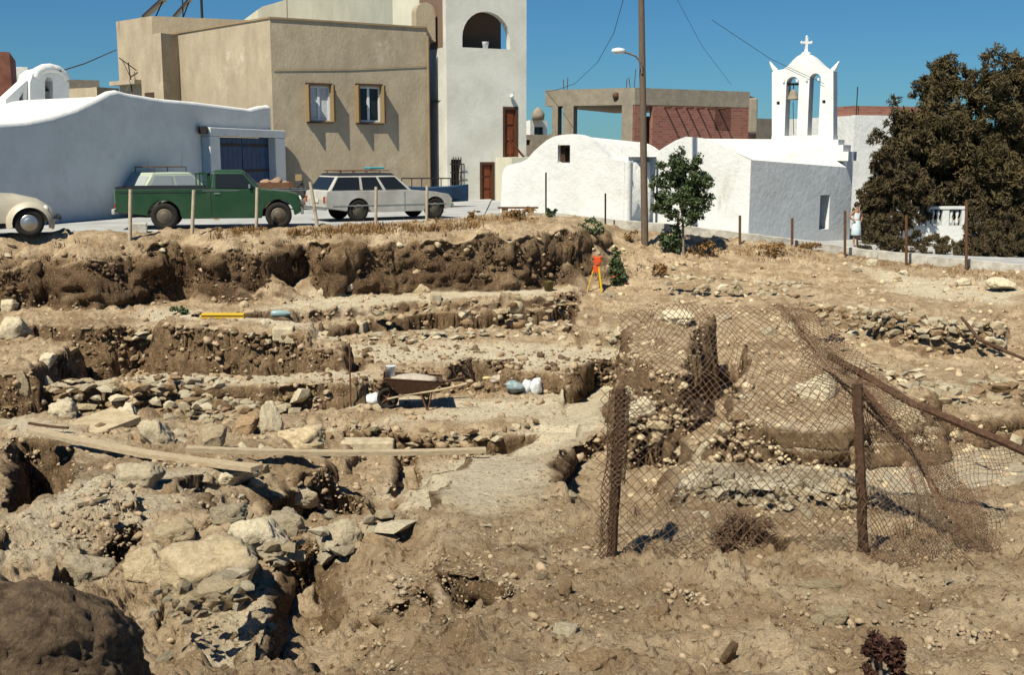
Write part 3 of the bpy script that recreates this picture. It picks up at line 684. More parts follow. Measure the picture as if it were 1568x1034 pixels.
boulder('huge pale cemented outcrop sloping to the left in the left foreground', 322, 928, 180, 120, .9, 3, 4, .5, name='outcrop', cat='outcrop', sink=.12)
boulder('pale knobbly crest of the left foreground outcrop, beside the dark hollow', 392, 868, 106, 84, .9, 0, 8, .2, name='outcrop', cat='outcrop', sink=.1)
boulder('layered buff outcrop in steps left of the huge pale one', 228, 900, 90, 70, .9, 3, 6, -.3, name='outcrop', cat='outcrop')
boulder('low layered rock ledge above the layered buff outcrop', 268, 832, 80, 40, .9, 3, 9, .1, name='outcrop', cat='outcrop')
boulder('grey humped rock overhanging the dry grass hollow from above', 432, 822, 88, 46, .9, 1, 2, .1)
boulder('buff rock under the ragged pit, left of centre', 412, 776, 60, 26, .9, 3, 5, .1)
boulder('broad low pale rock between planks and rounded boulder', 352, 742, 84, 30, .9, 0, 10, -.1)
boulder('mud-coated rock mass left of the long dressed block', 455, 690, 84, 44, .9, 3, 1)
boulder('brown rock mass behind the leaning square stone', 372, 668, 50, 34, .9, 2, 7)
boulder('pale humped rock at the left end of the long rubble wall', 96, 640, 54, 34, .9, 0, 2)
boulder('big pale rock right of the mesh behind the right stake', 1392, 655, 60, 44, .9, 3, 0)
boulder('pale blocky rock at the left end of the bright heap', 1062, 752, 50, 34, .9, 0, 5)
boulder('crumbling buff rock left of the ramp pit boulder', 1005, 690, 56, 50, .9, 3, 3)
# dressed blocks and flat slabs
def block(label, px, py, wpx, hpx, dep, mi, rz=0.0, rx=0.0, name='stone_block', cat='block', ry=0.0):
    p = hit(px, py); W = wpx / 1700.0 * p.y; H = hpx / 1700.0 * p.y
    mb = MB(); mb.box((0, 0, H / 2 - .03), (W, dep, H + .06))
    o = mb.build(name, M_ST[mi], bevel=min(.03, H * .2)); o.location = p + Vector((0, dep * .4, 0)); o.rotation_euler = (rx, ry, rz)
    return tag(o, label, cat)
block('long dressed grey block lying on the dig floor beyond the long plank', 562, 698, 84, 22, .34, 1, .03)
block('square-cut stone standing on the back terrace edge', 667, 462, 17, 11, .3, 1, .1)
block('pale flat slab slanting into the back trench', 548, 505, 30, 13, .5, 1, -.3, rx=.1)
block('tilted pale flagstone lying on the sand at the left', 138, 660, 72, 5, .95, 3, -.55, rx=.12, ry=.10, name='flagstone', cat='flagstone')
block('squared stone basin-like block on the pale footing', 432, 520, 32, 16, .4, 1, .1)
# drum stone stack
p = hit(790, 502); t = thing('column_drum', tuple(p), 'stack of rounded drum stones standing in the back trench', 'stone stack')
MB().lathe([(.16, 0), (.23, .03), (.24, .16), (.18, .2)], (p.x, p.y, p.z)).build('stone', M_ST[2], t)
MB().lathe([(.12, 0), (.17, .04), (.17, .12), (.12, .17)], (p.x + .02, p.y, p.z + .2)).build('stone', M_ST[1], t)
MB().lathe([(.15, 0), (.19, .04), (.18, .17), (.12, .25), (.03, .27)], (p.x, p.y, p.z + .36)).build('stone', M_ST[3], t)

# loose stones lying about
def area_stones(L, n, szr, ws, label, group, sub=1, cat='stone', name='loose_stone'):
    xs = [q[0] for q in L]; ys = [q[1] for q in L]; k = 0
    while k < n:
        px = random.uniform(min(xs), max(xs)); py = random.uniform(min(ys), max(ys))
        ins = False
        for (ax, ay), (bx, by) in zip(L, L[1:] + L[:1]):
            if (ay > py) != (by > py) and px < (bx - ax) * (py - ay) / (by - ay) + ax: ins = not ins
        if not ins: continue
        p = hit(px, py); s = random.uniform(*szr) * (1 + 1.2 * random.random() ** 4)
        o = put_rock(name, (p.x, p.y, p.z + s * .12), (s, s * random.uniform(.6, 1), s * random.uniform(.4, .75)), (random.uniform(-.4, .4), random.uniform(-.4, .4), random.uniform(0, 6)), pick(ws), sub=sub)
        tag(o, label, cat, group); k += 1
AREAS = [([(250,930),(600,860),(1568,870),(1568,1030),(230,1030)], 34, (.035, .085), (2, 2, 4, 3), 'small stones in the foreground dirt'),
 ([(150,640),(300,590),(520,600),(520,690),(300,700),(150,660)], 40, (.14, .36), (3, 3, 2, 3), 'fieldstones on the left trench floor'),
 ([(150,760),(300,705),(620,760),(600,850),(430,880),(180,860)], 30, (.07, .2), (3, 3, 2, 3), 'stones below the planks'),
 ([(960,690),(1400,700),(1440,850),(960,850)], 34, (.06, .14), (4, 3, 2, 3), 'rubble behind the wire mesh'),
 ([(940,590),(1150,590),(1150,700),(960,700)], 22, (.12, .28), (4, 3, 1, 3), 'tumbled stones at the head of the pit'),
 ([(1040,400),(1568,430),(1568,540),(1200,520),(960,470)], 44, (.14, .34), (4, 3, 2, 3), 'stones on the slope below the kerb'),
 ([(1130,470),(1568,520),(1568,700),(1400,700),(1180,580)], 28, (.12, .28), (3, 3, 2, 3), 'stones on the right-hand terraces'),
 ([(240,492),(470,490),(560,520),(980,500),(980,545),(560,545),(300,520)], 34, (.14, .34), (4, 3, 1, 3), 'stones on the middle terrace'),
 ([(0,372),(440,352),(850,345),(960,400),(850,385),(440,400),(0,410)], 24, (.10, .26), (3, 3, 2, 3), 'stones in the street bank')]
for L_, n, szr, ws_, grp in AREAS: area_stones(L_, n, szr, ws_, '', grp)
RAMP = [(620,765),(735,700),(800,650),(850,604),(935,592),(950,625),(915,664),(870,690),(840,712),(845,740),(820,770),(740,790)]
def inpoly(px, py, L):
    ins = False
    for (ax, ay), (bx, by) in zip(L, L[1:] + L[:1]):
        if (ay > py) != (by > py) and px < (bx - ax) * (py - ay) / (by - ay) + ax: ins = not ins
    return ins
def gravel(L, n, szr, mi):
    out = []; xs = [q[0] for q in L]; ys = [q[1] for q in L]
    a = np.array([(random.uniform(min(xs), max(xs)), random.uniform(min(ys), max(ys))) for _ in range(n)])
    for px, py in a:
        if inpoly(px, py, RAMP) and random.random() < .93: continue
        ins = False
        for (ax, ay), (bx, by) in zip(L, L[1:] + L[:1]):
            if (ay > py) != (by > py) and px < (bx - ax) * (py - ay) / (by - ay) + ax: ins = not ins
        if not ins: continue
        p = hit(px, py); s = random.uniform(*szr) * (.6 + 1.6 * random.random() ** 5) * (p.y / 10) ** .6
        out.append((tuple(p + Vector((0, 0, s * .1))), (s, s * .8, s * .6), random.uniform(0, 6)))
    return out
tag(scatter_mesh('gravel', gravel([(0,700),(700,720),(1568,720),(1568,1034),(0,1034)], 5000, (.010, .040), 3), 1), 'fine gravel and crumbs of soil over the foreground', None)
tag(scatter_mesh('rubble', gravel([(0,470),(900,440),(960,380),(1568,400),(1568,720),(0,720)], 6000, (.03, .10), 0) + gravel([(0,365),(880,345),(900,440),(0,470)], 120, (.03, .11), 0), M_CLOD), 'broken small rubble over the far dig', None)
tag(scatter_mesh('pale_rubble', gravel([(940,380),(1568,400),(1568,800),(940,800)], 2200, (.03, .09), 0), 3), 'pale broken rubble over the right half', None)

tag(scatter_mesh('soil_clods', gravel([(150,870),(560,800),(1568,860),(1568,1034),(150,1034)], 2600, (.022, .07), 3) + gravel([(0,700),(700,700),(760,860),(0,880)], 1500, (.03, .08), 3) + gravel([(850,740),(1568,700),(1568,880),(850,870)], 1300, (.025, .07), 3), M_CLOD), 'crumbly clods of dug soil over the foreground', None)
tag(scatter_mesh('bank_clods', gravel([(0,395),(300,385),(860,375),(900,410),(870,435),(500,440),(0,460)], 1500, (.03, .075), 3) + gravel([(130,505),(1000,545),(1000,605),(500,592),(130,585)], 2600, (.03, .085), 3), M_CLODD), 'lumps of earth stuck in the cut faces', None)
# ================================================================== streets
M_ROAD = mat('dusty_concrete', (.30, .31, .31), .9, (.44, .44, .43), nscale=1.3, bump=.01, bscale=30)
M_KERB = mat('kerb_concrete', (.36, .34, .29), .9, (.58, .56, .50), nscale=4, bump=.02, bscale=20)
M_FARG = mat('far_earth', (.26, .20, .12), .95, (.36, .30, .19), nscale=.2)
mb = MB(); edge = []
for px in range(-700, 760, 40):
    y0 = np.interp(px, [p[0] for p in ROADY], [p[1] for p in ROADY])
    edge.append(XY(px, y0, 350))
NE = len(edge); rowsY = [0, 1.5, 4, 8, 14, 22, 34]
vs = []
for k, dy in enumerate(rowsY):
    for i, (x, y) in enumerate(edge):
        wob = .35 * float(vn2(np.array([x * .9]), np.array([3.3]), 5)[0]) if k == 0 else 0
        xx = x - (.9 * dy if x < -8 else 0) ; vs.append((xx, y + dy + wob, -1.85 + .004 * (1 if k else 0)))
mb.add(vs, [(k * NE + i, k * NE + i + 1, (k + 1) * NE + i + 1, (k + 1) * NE + i) for k in range(len(rowsY) - 1) for i in range(NE - 1)])
tag(mb.build('street', M_ROAD), kind='structure')
mb = MB(); xs = np.linspace(-1.0, 34, 60); vs = []
for dy in (0.12, 4, 10, 20, 30):
    for x in xs: vs.append((x, float(np.interp(x, KX, KY)) + dy, float(road_z(x)) + .0 - .02 * (dy > 1)))
n = len(xs); mb.add(vs, [(k * n + i, k * n + i + 1, (k + 1) * n + i + 1, (k + 1) * n + i) for k in range(4) for i in range(n - 1)])
tag(mb.build('lane', M_ROAD), kind='structure')
# kerb wall along the lane
mb = MB(); pts = []
for a, b in zip(KERB[:-1], KERB[1:]):
    for t in np.linspace(0, 1, 7)[:-1]: pts.append((a[0] + (b[0] - a[0]) * t, a[1] + (b[1] - a[1]) * t))
vs = []
for i, (x, y) in enumerate(pts):
    j = .012 * math.sin(i * 2.1); z = float(road_z(x)) + .07 + j
    vs += [(x, y - .14 + j, z - .30), (x, y - .14 - j, z), (x, y + .14, z + .01), (x, y + .14, z - .4)]
m = len(pts); fs = []
for i in range(m - 1):
    for k in range(4): fs.append((i * 4 + k, (i + 1) * 4 + k, (i + 1) * 4 + (k + 1) % 4, i * 4 + (k + 1) % 4))
mb.add(vs, fs); o = fix_normals(mb.build('kerb', M_KERB)); tag(o, 'low whitish concrete kerb along the lane, edging the top of the dig', 'kerb', kind='thing')
# country beyond
mb = MB(); mb.add([(-2500, 44, -3.7), (2500, 44, -3.7), (2500, 3500, -3.7), (-2500, 3500, -3.7)], [(0, 1, 2, 3)])
tag(mb.build('far_ground', M_FARG), kind='structure')
vs = []; fs = []; nx = 60
for i in range(nx):
    x = -700 + i * 26
    for dy, hh in ((0, 0), (60, 14), (140, 24), (240, 20)):
        vs.append((x, 420 + dy, -4 + .45 * hh * (.4 + .6 * abs(math.sin(i * .23)) + .2 * math.sin(i * .71)) * (1 if x < 200 else .5)))
for i in range(nx - 1):
    for k in range(3): fs.append((i * 4 + k, (i + 1) * 4 + k, (i + 1) * 4 + k + 1, i * 4 + k + 1))
tag(MB().add(vs, fs, True).build('hills', M_FARG), kind='structure')

# ================================================================== buildings
M_WHITE = mat('whitewash', (.70, .71, .70), .85, (.54, .55, .52), nscale=1.1, bump=.035, bscale=3.5, stain=[((.46, .44, .38), 1.4, .60, .74, (1, 1, .35)), ((.36, .35, .30), 7, .66, .72, (1, 1, 1))], lo=.42, hi=.85, detail=10)
M_WHITE2 = mat('weathered_whitewash', (.78, .78, .74), .85, (.50, .50, .44), nscale=1.6, bump=.05, bscale=4, lo=.5, hi=.85)
M_TOWER = mat('cream_whitewash', (.66, .655, .59), .88, (.54, .53, .47), nscale=.8, bump=.012, bscale=7, stain=[((.42, .40, .34), 1.2, .60, .76, (1.6, 1.6, .22))])
M_TAN = mat('tan_render', (.44, .365, .26), .9, (.33, .27, .19), nscale=1.3, bump=.02, bscale=9, detail=10, stretch=(1, 1, .6), stain=[((.27, .21, .15), 1.3, .60, .72, (1.3, 1.3, .25)), ((.50, .44, .34), .7, .58, .66, (1, 1, 1))])
M_TANE = mat('tan_coping', (.30, .22, .13), .9, (.24, .17, .1), nscale=2)
M_CREAM = mat('cream_render', (.64, .62, .50), .9, (.50, .49, .39), nscale=1.2, bump=.01, bscale=20, stretch=(1, 1, .3))
M_DARK = mat('dark_room', (.03, .025, .02), .9)
M_CONC = mat('raw_concrete', (.30, .26, .20), .9, (.22, .19, .15), nscale=2.5, bump=.02, bscale=14)
M_GLASS = mat('window_glass', (.015, .018, .02), .12, spec=.4)
M_CURT = mat('curtain', (.55, .58, .60), .9, (.40, .44, .48), nscale=12)
M_FRAME = mat('white_paint', (.62, .66, .70), .6)
M_OCH = mat('ochre_shutter', (.27, .19, .09), .6)
M_BROWN = mat('dark_brown_wood', (.07, .035, .02), .6)
M_DOORR = mat('red_brown_door', (.17, .045, .015), .6, (.12, .03, .01), nscale=6)
M_BLUE = mat('blue_garage_paint', (.035, .075, .16), .6, (.022, .05, .12), nscale=3)
M_IRON = mat('dark_iron', (.03, .025, .022), .6, metal=.3)
M_RUST = mat('rusty_iron', (.085, .04, .02), .85, (.15, .075, .04), nscale=20)
M_WOODP = mat('weathered_wood', (.34, .26, .16), .9, (.5, .41, .28), nscale=9, bump=.01, bscale=30, stretch=(1, 6, 6))

def brick_mat():
    m = bpy.data.materials.new('hollow_brick'); m.use_nodes = True; nt = m.node_tree; b = nt.nodes['Principled BSDF']
    tc = nt.nodes.new('ShaderNodeTexCoord'); mp = nt.nodes.new('ShaderNodeMapping'); mp.inputs['Rotation'].default_value = (math.pi / 2, 0, 0)
    br = nt.nodes.new('ShaderNodeTexBrick'); br.inputs['Scale'].default_value = 1.0
    br.inputs['Brick Width'].default_value = .30; br.inputs['Row Height'].default_value = .12; br.inputs['Mortar Size'].default_value = .014
    br.inputs['Color1'].default_value = (.20, .065, .05, 1); br.inputs['Color2'].default_value = (.28, .11, .08, 1); br.inputs['Mortar'].default_value = (.24, .15, .11, 1)
    nt.links.new(tc.outputs['Object'], mp.inputs[0]); nt.links.new(mp.outputs[0], br.inputs[0]); nt.links.new(br.outputs[0], b.inputs[0])
    b.inputs['Roughness'].default_value = .95
    return m
M_BRICK = brick_mat()
GRZ = -2.0

# ---- long white shed with the blue garage door (its wall runs away from the viewer)
WP = Plane(XY(84, 31.0, 343), XY(413, 43.0, 290))
t = thing('shed', (WP.a.x, WP.a.y, GRZ), 'long low whitewashed building with a wavy roofline and blue garage doors', 'building')
top = [(-900,188),(-300,200),(0,199),(40,196),(80,188),(120,175),(150,160),(170,149),(182,147),(200,152),(250,160),(300,164),(350,170),(385,174),(398,170),(414,168)]
base0 = GRZ - .3
outer = [WP.at(*q) for q in top]
s0, s1 = outer[0][0], outer[-1][0]
dL, dR = WP.at(323, 208), WP.at(409, 213)
door_hole = [(dL[0], GRZ), (dL[0], dL[1]), (dR[0], dL[1] + .0), (dR[0], GRZ)]
outer2 = [(s0, base0)] + outer + [(s1, base0)]
w = slab(WP.a, WP.d, .35, outer2, [[(dL[0], GRZ + .0), (dL[0], dL[1]), (dR[0], dL[1]), (dR[0], GRZ + .0)]]); fix_normals(w.build('wall', M_WHITE, t))
# roof behind the wall, following its wave
rb = MB(); nn = len(outer); vs = []
for (s, z) in outer: a = WP.pt(s, z, -.35); b_ = WP.pt(s, z - .15, -6.5); vs += [a, b_]
rb.add(vs, [(i * 2, i * 2 + 1, i * 2 + 3, i * 2 + 2) for i in range(nn - 1)]); fix_normals(rb.build('roof', M_WHITE2, t))
# rounded lime coping on the wall
cp = MB(); cp.tube([WP.pt(s, z + .02, -.15) for s, z in outer], .16, 8); cp.build('coping', M_WHITE, t)
# frame of the garage, proud of the wall
fL, fR = WP.at(307, 197), WP.at(422, 203)
fr = MB()
def pbox(mb, pl, u0, u1, z0, z1, o0, o1):
    """box on a plane: along u0..u1, heights z0..z1, standing out o0..o1"""
    a = pl.pt(u0, 0, o0); b = pl.pt(u1, 0, o0); c = pl.pt(u1, 0, o1); d = pl.pt(u0, 0, o1)
    return mb.prism([(a.x, a.y), (b.x, b.y), (c.x, c.y), (d.x, d.y)], z0, z1)
pbox(fr, WP, fL[0], dL[0], GRZ - .2, dL[1], 0, .35); pbox(fr, WP, dR[0], fR[0] + .1, GRZ - .2, dL[1], 0, .35); pbox(fr, WP, fL[0], fR[0] + .1, dL[1], fL[1] + .05, 0, .38)
fr.build('door_surround', M_WHITE, t, bevel=.03)
mid = (dL[0] + dR[0]) / 2
for k, (a, b) in enumerate(((dL[0], mid - .02), (mid + .02, dR[0]))):
    lf = MB(); n = 6
    for i in range(n):
        pbox(lf, WP, a + (b - a) * i / n + .008, a + (b - a) * (i + 1) / n - .008, GRZ + .05, dL[1] - .03, .0, .05)
    d_ = lf.build('garage_door', M_BLUE, t)
    hg = MB()
    for z in (GRZ + .5, GRZ + 1.4, dL[1] - .35): pbox(hg, WP, a + .1, b - .1, z, z + .10, .053, .075)
    hg.build('hinge', M_IRON, d_)
# bell-shaped lime nubs near the door
s_, z_ = WP.at(303, 199); MB().box(WP.pt(s_, z_, .2), (.25, .25, .25)).build('water_spout', M_IRON, t)
back = MB(); A = WP.pt(s0, 0, -.36); B = WP.pt(s1, 0, -.36); C_ = WP.pt(s1, 0, -6.4); D = WP.pt(s0, 0, -6.4)
back.prism([(A.x, A.y), (B.x, B.y), (C_.x, C_.y), (D.x, D.y)], base0, -.1); back.build('rear_wall', M_WHITE, t)

# ---- tan house
C0 = XY(413, 44.0, 28); TF = Plane(C0, XY(653, 47.4, 43)); TL = Plane(XY(262, 49.9, 55), C0)
t = thing('house', (C0[0], C0[1], GRZ), 'tan rendered two-storey house with two white windows and ochre shutters', 'house')
zr = TF.at(413, 28)[1]
wins = [((467,128),(508,130),(508,188),(467,187)), ((543,129),(585,131),(585,190),(543,189))]
holes = []
for q in wins:
    l = TF.loop(q); u0, u1 = l[0][0] + .10, l[1][0] - .10; z1, z0 = l[0][1] - .08, l[3][1] + .08; holes.append([(u0, z0), (u0, z1), (u1, z1), (u1, z0)])
fix_normals(slab(TF.a, TF.d, .3, [(0, GRZ - .3), (0, zr), (TF.L, zr), (TF.L, GRZ - .3)], holes).build('front_wall', M_TAN, t))
body = MB(); a = TF.pt(0.0, 0, -.302); b = TF.pt(TF.L, 0, -.302); c = TF.pt(TF.L, 0, -9); e = Vector((TL.a.x, TL.a.y, 0))
b2 = TF.pt(TF.L, 0, -.7); b3 = TF.pt(TF.L - 2.4, 0, -.8); c = TF.pt(TF.L - 2.6, 0, -9)
body.prism([(a.x, a.y), (b.x, b.y), (b2.x, b2.y), (b3.x, b3.y), (c.x, c.y), (e.x + 2.4, e.y + 7), (e.x, e.y)], GRZ - .3, zr - .02); body.build('body', M_TAN, t)
cop = MB(); pbox(cop, TF, -.04, TF.L + .02, zr, zr + .07, -.30, .05); cop.build('front_coping', M_TANE, t)
cop = MB(); pbox(cop, TL, 0, TL.L - .05, zr, zr + .07, -.30, .05); cop.build('side_coping', M_TANE, t)
sd = MB(); pbox(sd, TL, 0, TL.L, GRZ - .3, zr - .002, -.2, .003); sd.build('side_wall', M_TAN, t)
for k, h in enumerate(holes):
    u0, u1, z0, z1 = h[0][0], h[2][0], h[0][1], h[1][1]
    fr = MB(); w_ = .06
    for (a, b, c, d) in ((u0, u0 + w_, z0, z1), (u1 - w_, u1, z0, z1), (u0 + w_, u1 - w_, z0, z0 + w_), (u0 + w_, u1 - w_, z1 - w_, z1), ((u0 + u1) / 2 - .05, (u0 + u1) / 2 + .05, z0 + w_, z1 - w_)):
        pbox(fr, TF, a, b, c, d, -.12, -.05)
    wn_ = fr.build('window_frame', M_FRAME, t)
    for (a, b) in ((u0 + w_, (u0 + u1) / 2 - .05), ((u0 + u1) / 2 + .05, u1 - w_)):
        g = MB(); pbox(g, TF, a, b, z0 + w_, z1 - w_, -.11, -.095); g.build('pane', M_CURT if k == 0 else M_GLASS, wn_)
    bk = MB(); pbox(bk, TF, u0 - .1, u1 + .1, z0 - .1, z1 + .1, -.301, -.29)
    su = MB()
    for (a, b) in ((u0 - .13, u0 - .03), (u1 + .03, u1 + .13)): pass
    # shutters opened square to the wall, so they throw long shadows
    for (a, ang) in ((u0 - .06, 0), (u1 + .06, 0)):
        sh = MB(); pbox(sh, TF, a - .02, a + .02, z0 - .05, z1 + .05, .0, .34); sh.build('shutter', M_OCH, t)
        sh = MB(); pbox(sh, TF, a - .028, a + .028, z0 - .05, z1 + .05, .342, .37); sh.build('shutter_edge', M_BROWN, t)
    ln = MB(); pbox(ln, TF, u0 - .09, u1 + .09, z1 + .055, z1 + .12, 0, .10); pbox(ln, TF, u0 - .09, u1 + .09, z0 - .11, z0 - .055, 0, .12); ln.build('window_lintel', M_BROWN, t)
cd = MB(); cd.tube([TF.pt(.05, TF.at(430, 107)[1], .03), TF.pt(TF.L * .5, TF.at(530, 105)[1], .03), TF.pt(TF.L - .05, TF.at(640, 100)[1], .03)], .014, 4); cd.build('wall_cable', M_TANE, t)
dp = MB(); s_, _ = TF.at(655, 160); dp.tube([TF.pt(TF.L + .02, zr - .3, .06), TF.pt(TF.L + .02, GRZ, .06)], .06, 8); dp.build('drainpipe', M_TANE, t)
# rear stepped tan blocks at the left of the house
TB = Plane(XY(178, 52.5, 40), XY(232, 50.4, 25))
zb = TB.at(232, 24)[1]
bk = MB(); a = TB.pt(0, 0); b = TB.pt(TB.L, 0); bk.prism([(a.x, a.y), (b.x, b.y), (b.x + 9, b.y + 3.4), (b.x + 6, b.y + 8), (a.x + 2, a.y + 8)], GRZ - 1, zb); bk.build('rear_block', M_TAN, t)
TC = Plane(XY(213, 50.0, 60), XY(246, 48.6, 50)); zc = TC.at(246, 50)[1]
bk = MB(); a = TC.pt(0, 0); b = TC.pt(TC.L, 0); bk.prism([(a.x, a.y), (b.x, b.y), (b.x + 1.3, b.y + 2.2), (a.x + 1.3, a.y + 3)], GRZ - 1, zc); bk.build('stair_block', M_TAN, t)
ld = MB(); a = TB.pt(.0, TB.at(178, 126)[1], .25); pbox(ld, TB, 0, TB.L * .72, a.z - .18, a.z, 0, .5); ld.build('ledge', M_TAN, t)
wv = MB(); s_, z_ = TC.at(228, 147); pbox(wv, TC, s_ - .35, s_ + .5, z_ - .35, z_ + .15, 0, .02); wv.build('small_window', M_BROWN, t)
wi = MB(); p_ = TB.pt(*TB.at(206, 96), .3); wi.tube([p_, p_ + Vector((.1, 0, -1.3))], .03, 5); wi.tube([p_ + Vector((-.4, 0, .2)), p_ + Vector((.35, 0, -.35))], .025, 5); wi.build('wall_bracket', M_IRON, t)

# solar collectors on the tan roof
t = thing('solar_heater', (TB.pt(TB.L, zb).x, TB.pt(TB.L, zb).y + 2.5, zb), 'dark solar water heater panels tilted on the tan roof, top left', 'solar heater')
c = P(243, 12, 53)
MB().box((c.x - .2, c.y, c.z), (1.5, 2.2, .08), rz=.3, ry=-.75).build('panel', mat('collector', (.06, .04, .035), .3), t)
MB().box((c.x + 1.1, c.y, c.z), (1.3, 2.2, .08), rz=.3, ry=-.85).build('panel', MATS['collector'], t)
s = MB(); s.tube([(c.x - .3, c.y, zb), (c.x + .3, c.y, c.z + .5)], .03, 5); s.tube([(c.x + 1.0, c.y, zb), (c.x + 1.5, c.y, c.z + .5)], .03, 5); s.build('stand', M_IRON, t)
for px, lb in ((281, 'thin'), (310, 'thick')):
    a = P(px, 38, 52); o = thing('aerial', (a.x, a.y, a.z), '%s roof aerial mast on the tan house roof, %s' % (lb, 'left one' if px < 300 else 'right one'), 'aerial')
    mb = MB(); mb.tube([(a.x, a.y, zb - .8), (a.x, a.y, zb + 2.2)], .03 if px < 300 else .06, 6); mb.build('mast', M_IRON, o)
    mb = MB()
    for k in range(4): mb.tube([(a.x - .35, a.y, zb + 1.0 + k * .16), (a.x + .35, a.y, zb + 1.1 + k * .16)], .012, 4)
    mb.build('crossbars', M_IRON, o)

# ---- cream building above the tan roof
CPl = Plane(XY(395, 54, 20), XY(645, 57, 40)); z0 = CPl.at(640, 37)[1] - 2
t = thing('house', (CPl.a.x, CPl.a.y, GRZ), 'cream upper house with a rounded shoulder, rising behind the tan roof', 'house')
L_ = CPl.loop([(395,30),(395,14),(403,9),(418,5),(440,-2),(640,-30),(668,-34),(668,40)])
fix_normals(slab(CPl.a, CPl.d, 6, [(L_[0][0], 0)] + L_[:-1] + [(L_[-1][0], 0)]).build('wall', M_CREAM, t))
for px in (418, 580):
    a = CPl.at(px, 24); mb = MB(); mb.tube([CPl.pt(a[0], a[1] - .8, 3.5), CPl.pt(a[0], a[1] + 2, 3.5)], .025, 5); mb.build('pipe', M_TANE, t)

# ---- tall white tower house
WF = Plane(XY(684, 47.0, 150), XY(806, 48.6, 150)); zt = WF.at(684, -40)[1]
t = thing('house', (WF.a.x, WF.a.y, GRZ), 'tall plain white house with an arched loggia at the top and two red-brown doors', 'house')
def arch(pl, l, top, r, bot, n=14):
    """arch loop from picture coordinates: left px, crown py, right px, sill py"""
    a = pl.at(l, bot); b = pl.at(r, bot); cz = pl.at((l + r) / 2, top)[1]; m = (a[0] + b[0]) / 2; R = (b[0] - a[0]) / 2; sp = max(min(a[1], b[1]), cz - R)
    return [(a[0], a[1])] + [(m - R * math.cos(math.pi * i / n), sp + (cz - sp) * math.sin(math.pi * i / n)) for i in range(n + 1)] + [(b[0], a[1])]
la = arch(WF, 708, 17, 781, 72)
d1 = WF.loop([(770,242),(770,163),(793,163),(793,242)]); d1 = [(d1[0][0], d1[0][1]), (d1[0][0], d1[1][1]), (d1[2][0], d1[1][1]), (d1[2][0], d1[0][1])]
d2 = WF.loop([(735,315),(735,248),(757,248),(757,315)]); d2 = [(d2[0][0], d2[0][1] + .12), (d2[0][0], d2[1][1]), (d2[2][0], d2[1][1]), (d2[2][0], d2[0][1] + .12)]
g1 = WF.loop([(691,284),(691,244),(706,244),(706,284)]); g1 = [(g1[0][0], g1[0][1]), (g1[0][0], g1[1][1]), (g1[2][0], g1[1][1]), (g1[2][0], g1[0][1])]
fix_normals(slab(WF.a, WF.d, .35, [(0, GRZ - .3), (0, zt), (WF.L, zt), (WF.L, GRZ - .3)], [la, d1, d2, g1]).build('front_wall', M_TOWER, t))
lz = la[0][1]
mb = MB(); pbox(mb, WF, 0, WF.L, GRZ - .3, lz - .002, -3.0, -.352); mb.build('lower_body', M_TOWER, t)
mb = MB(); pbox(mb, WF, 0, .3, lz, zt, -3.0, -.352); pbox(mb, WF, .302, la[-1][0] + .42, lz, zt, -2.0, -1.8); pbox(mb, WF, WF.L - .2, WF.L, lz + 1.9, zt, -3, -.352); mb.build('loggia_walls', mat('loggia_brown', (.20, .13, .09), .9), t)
mb = MB(); pbox(mb, WF, 0, WF.L, zt - .1, zt, -3.0, -.352); mb.build('roof', M_TOWER, t)
for dd, nm in ((d1, 'upper'), (d2, 'lower')):
    u0, u1, z0, z1 = dd[0][0], dd[2][0], dd[0][1], dd[1][1]
    f = MB(); pbox(f, WF, u0, u0 + .1, z0, z1, -.15, .02); pbox(f, WF, u1 - .1, u1, z0, z1, -.15, .02); pbox(f, WF, u0 + .1, u1 - .1, z1 - .1, z1, -.15, .02)
    fo = f.build('door_frame', M_BROWN, t)
    f = MB(); pbox(f, WF, u0 + .1, u1 - .1, z0, z1 - .1, -.15, -.09); do = f.build('door', M_DOORR, t)
    h = (z1 - z0); f = MB()
    for a, b in ((.08, .30), (.36, .60), (.66, .90)): pbox(f, WF, u0 + .2, u1 - .2, z0 + h * a, z0 + h * b, -.088, -.06)
    f.build('door_panels', M_DOORR, do)
gf = MB(); u0, u1, z0, z1 = g1[0][0], g1[2][0], g1[0][1], g1[1][1]
pbox(gf, WF, u0, u1, z0, z1, -.25, -.2); gf.build('pane', M_GLASS, t)
for i in range(4):
    gf = MB(); x = u0 + (u1 - u0) * (i + .5) / 4; gf.tube([WF.pt(x, z0 - .05, .12), WF.pt(x, z1 + .1, .12)], .022, 5); gf.build('window_bar', M_IRON, t)
gf = MB()
for z in (z0 + .2, (z0 + z1) / 2, z1 - .2): gf.tube([WF.pt(u0 - .1, z, .12), WF.pt(u1 + .1, z, .12)], .022, 5)
gf.build('window_bar', M_IRON, t)
s_, z_ = WF.at(782, 151); mb = MB(); mb.lathe([(.02, 0), (.09, .03), (.10, .12), (.02, .2)], WF.pt(s_, z_, .12), n=12); mb.build('wall_lamp', M_FRAME, t)
# pot in the loggia
s_, z_ = WF.at(747, 70); p = WF.pt(s_, lz, -.25); tag(MB().lathe([(.10, 0), (.14, .26), (.15, .28), (.12, .28)], (p.x, p.y, lz + .002), n=14).build('flower_pot', M_FRAME), 'small white pot standing on the sill of the arched loggia', 'flower pot')
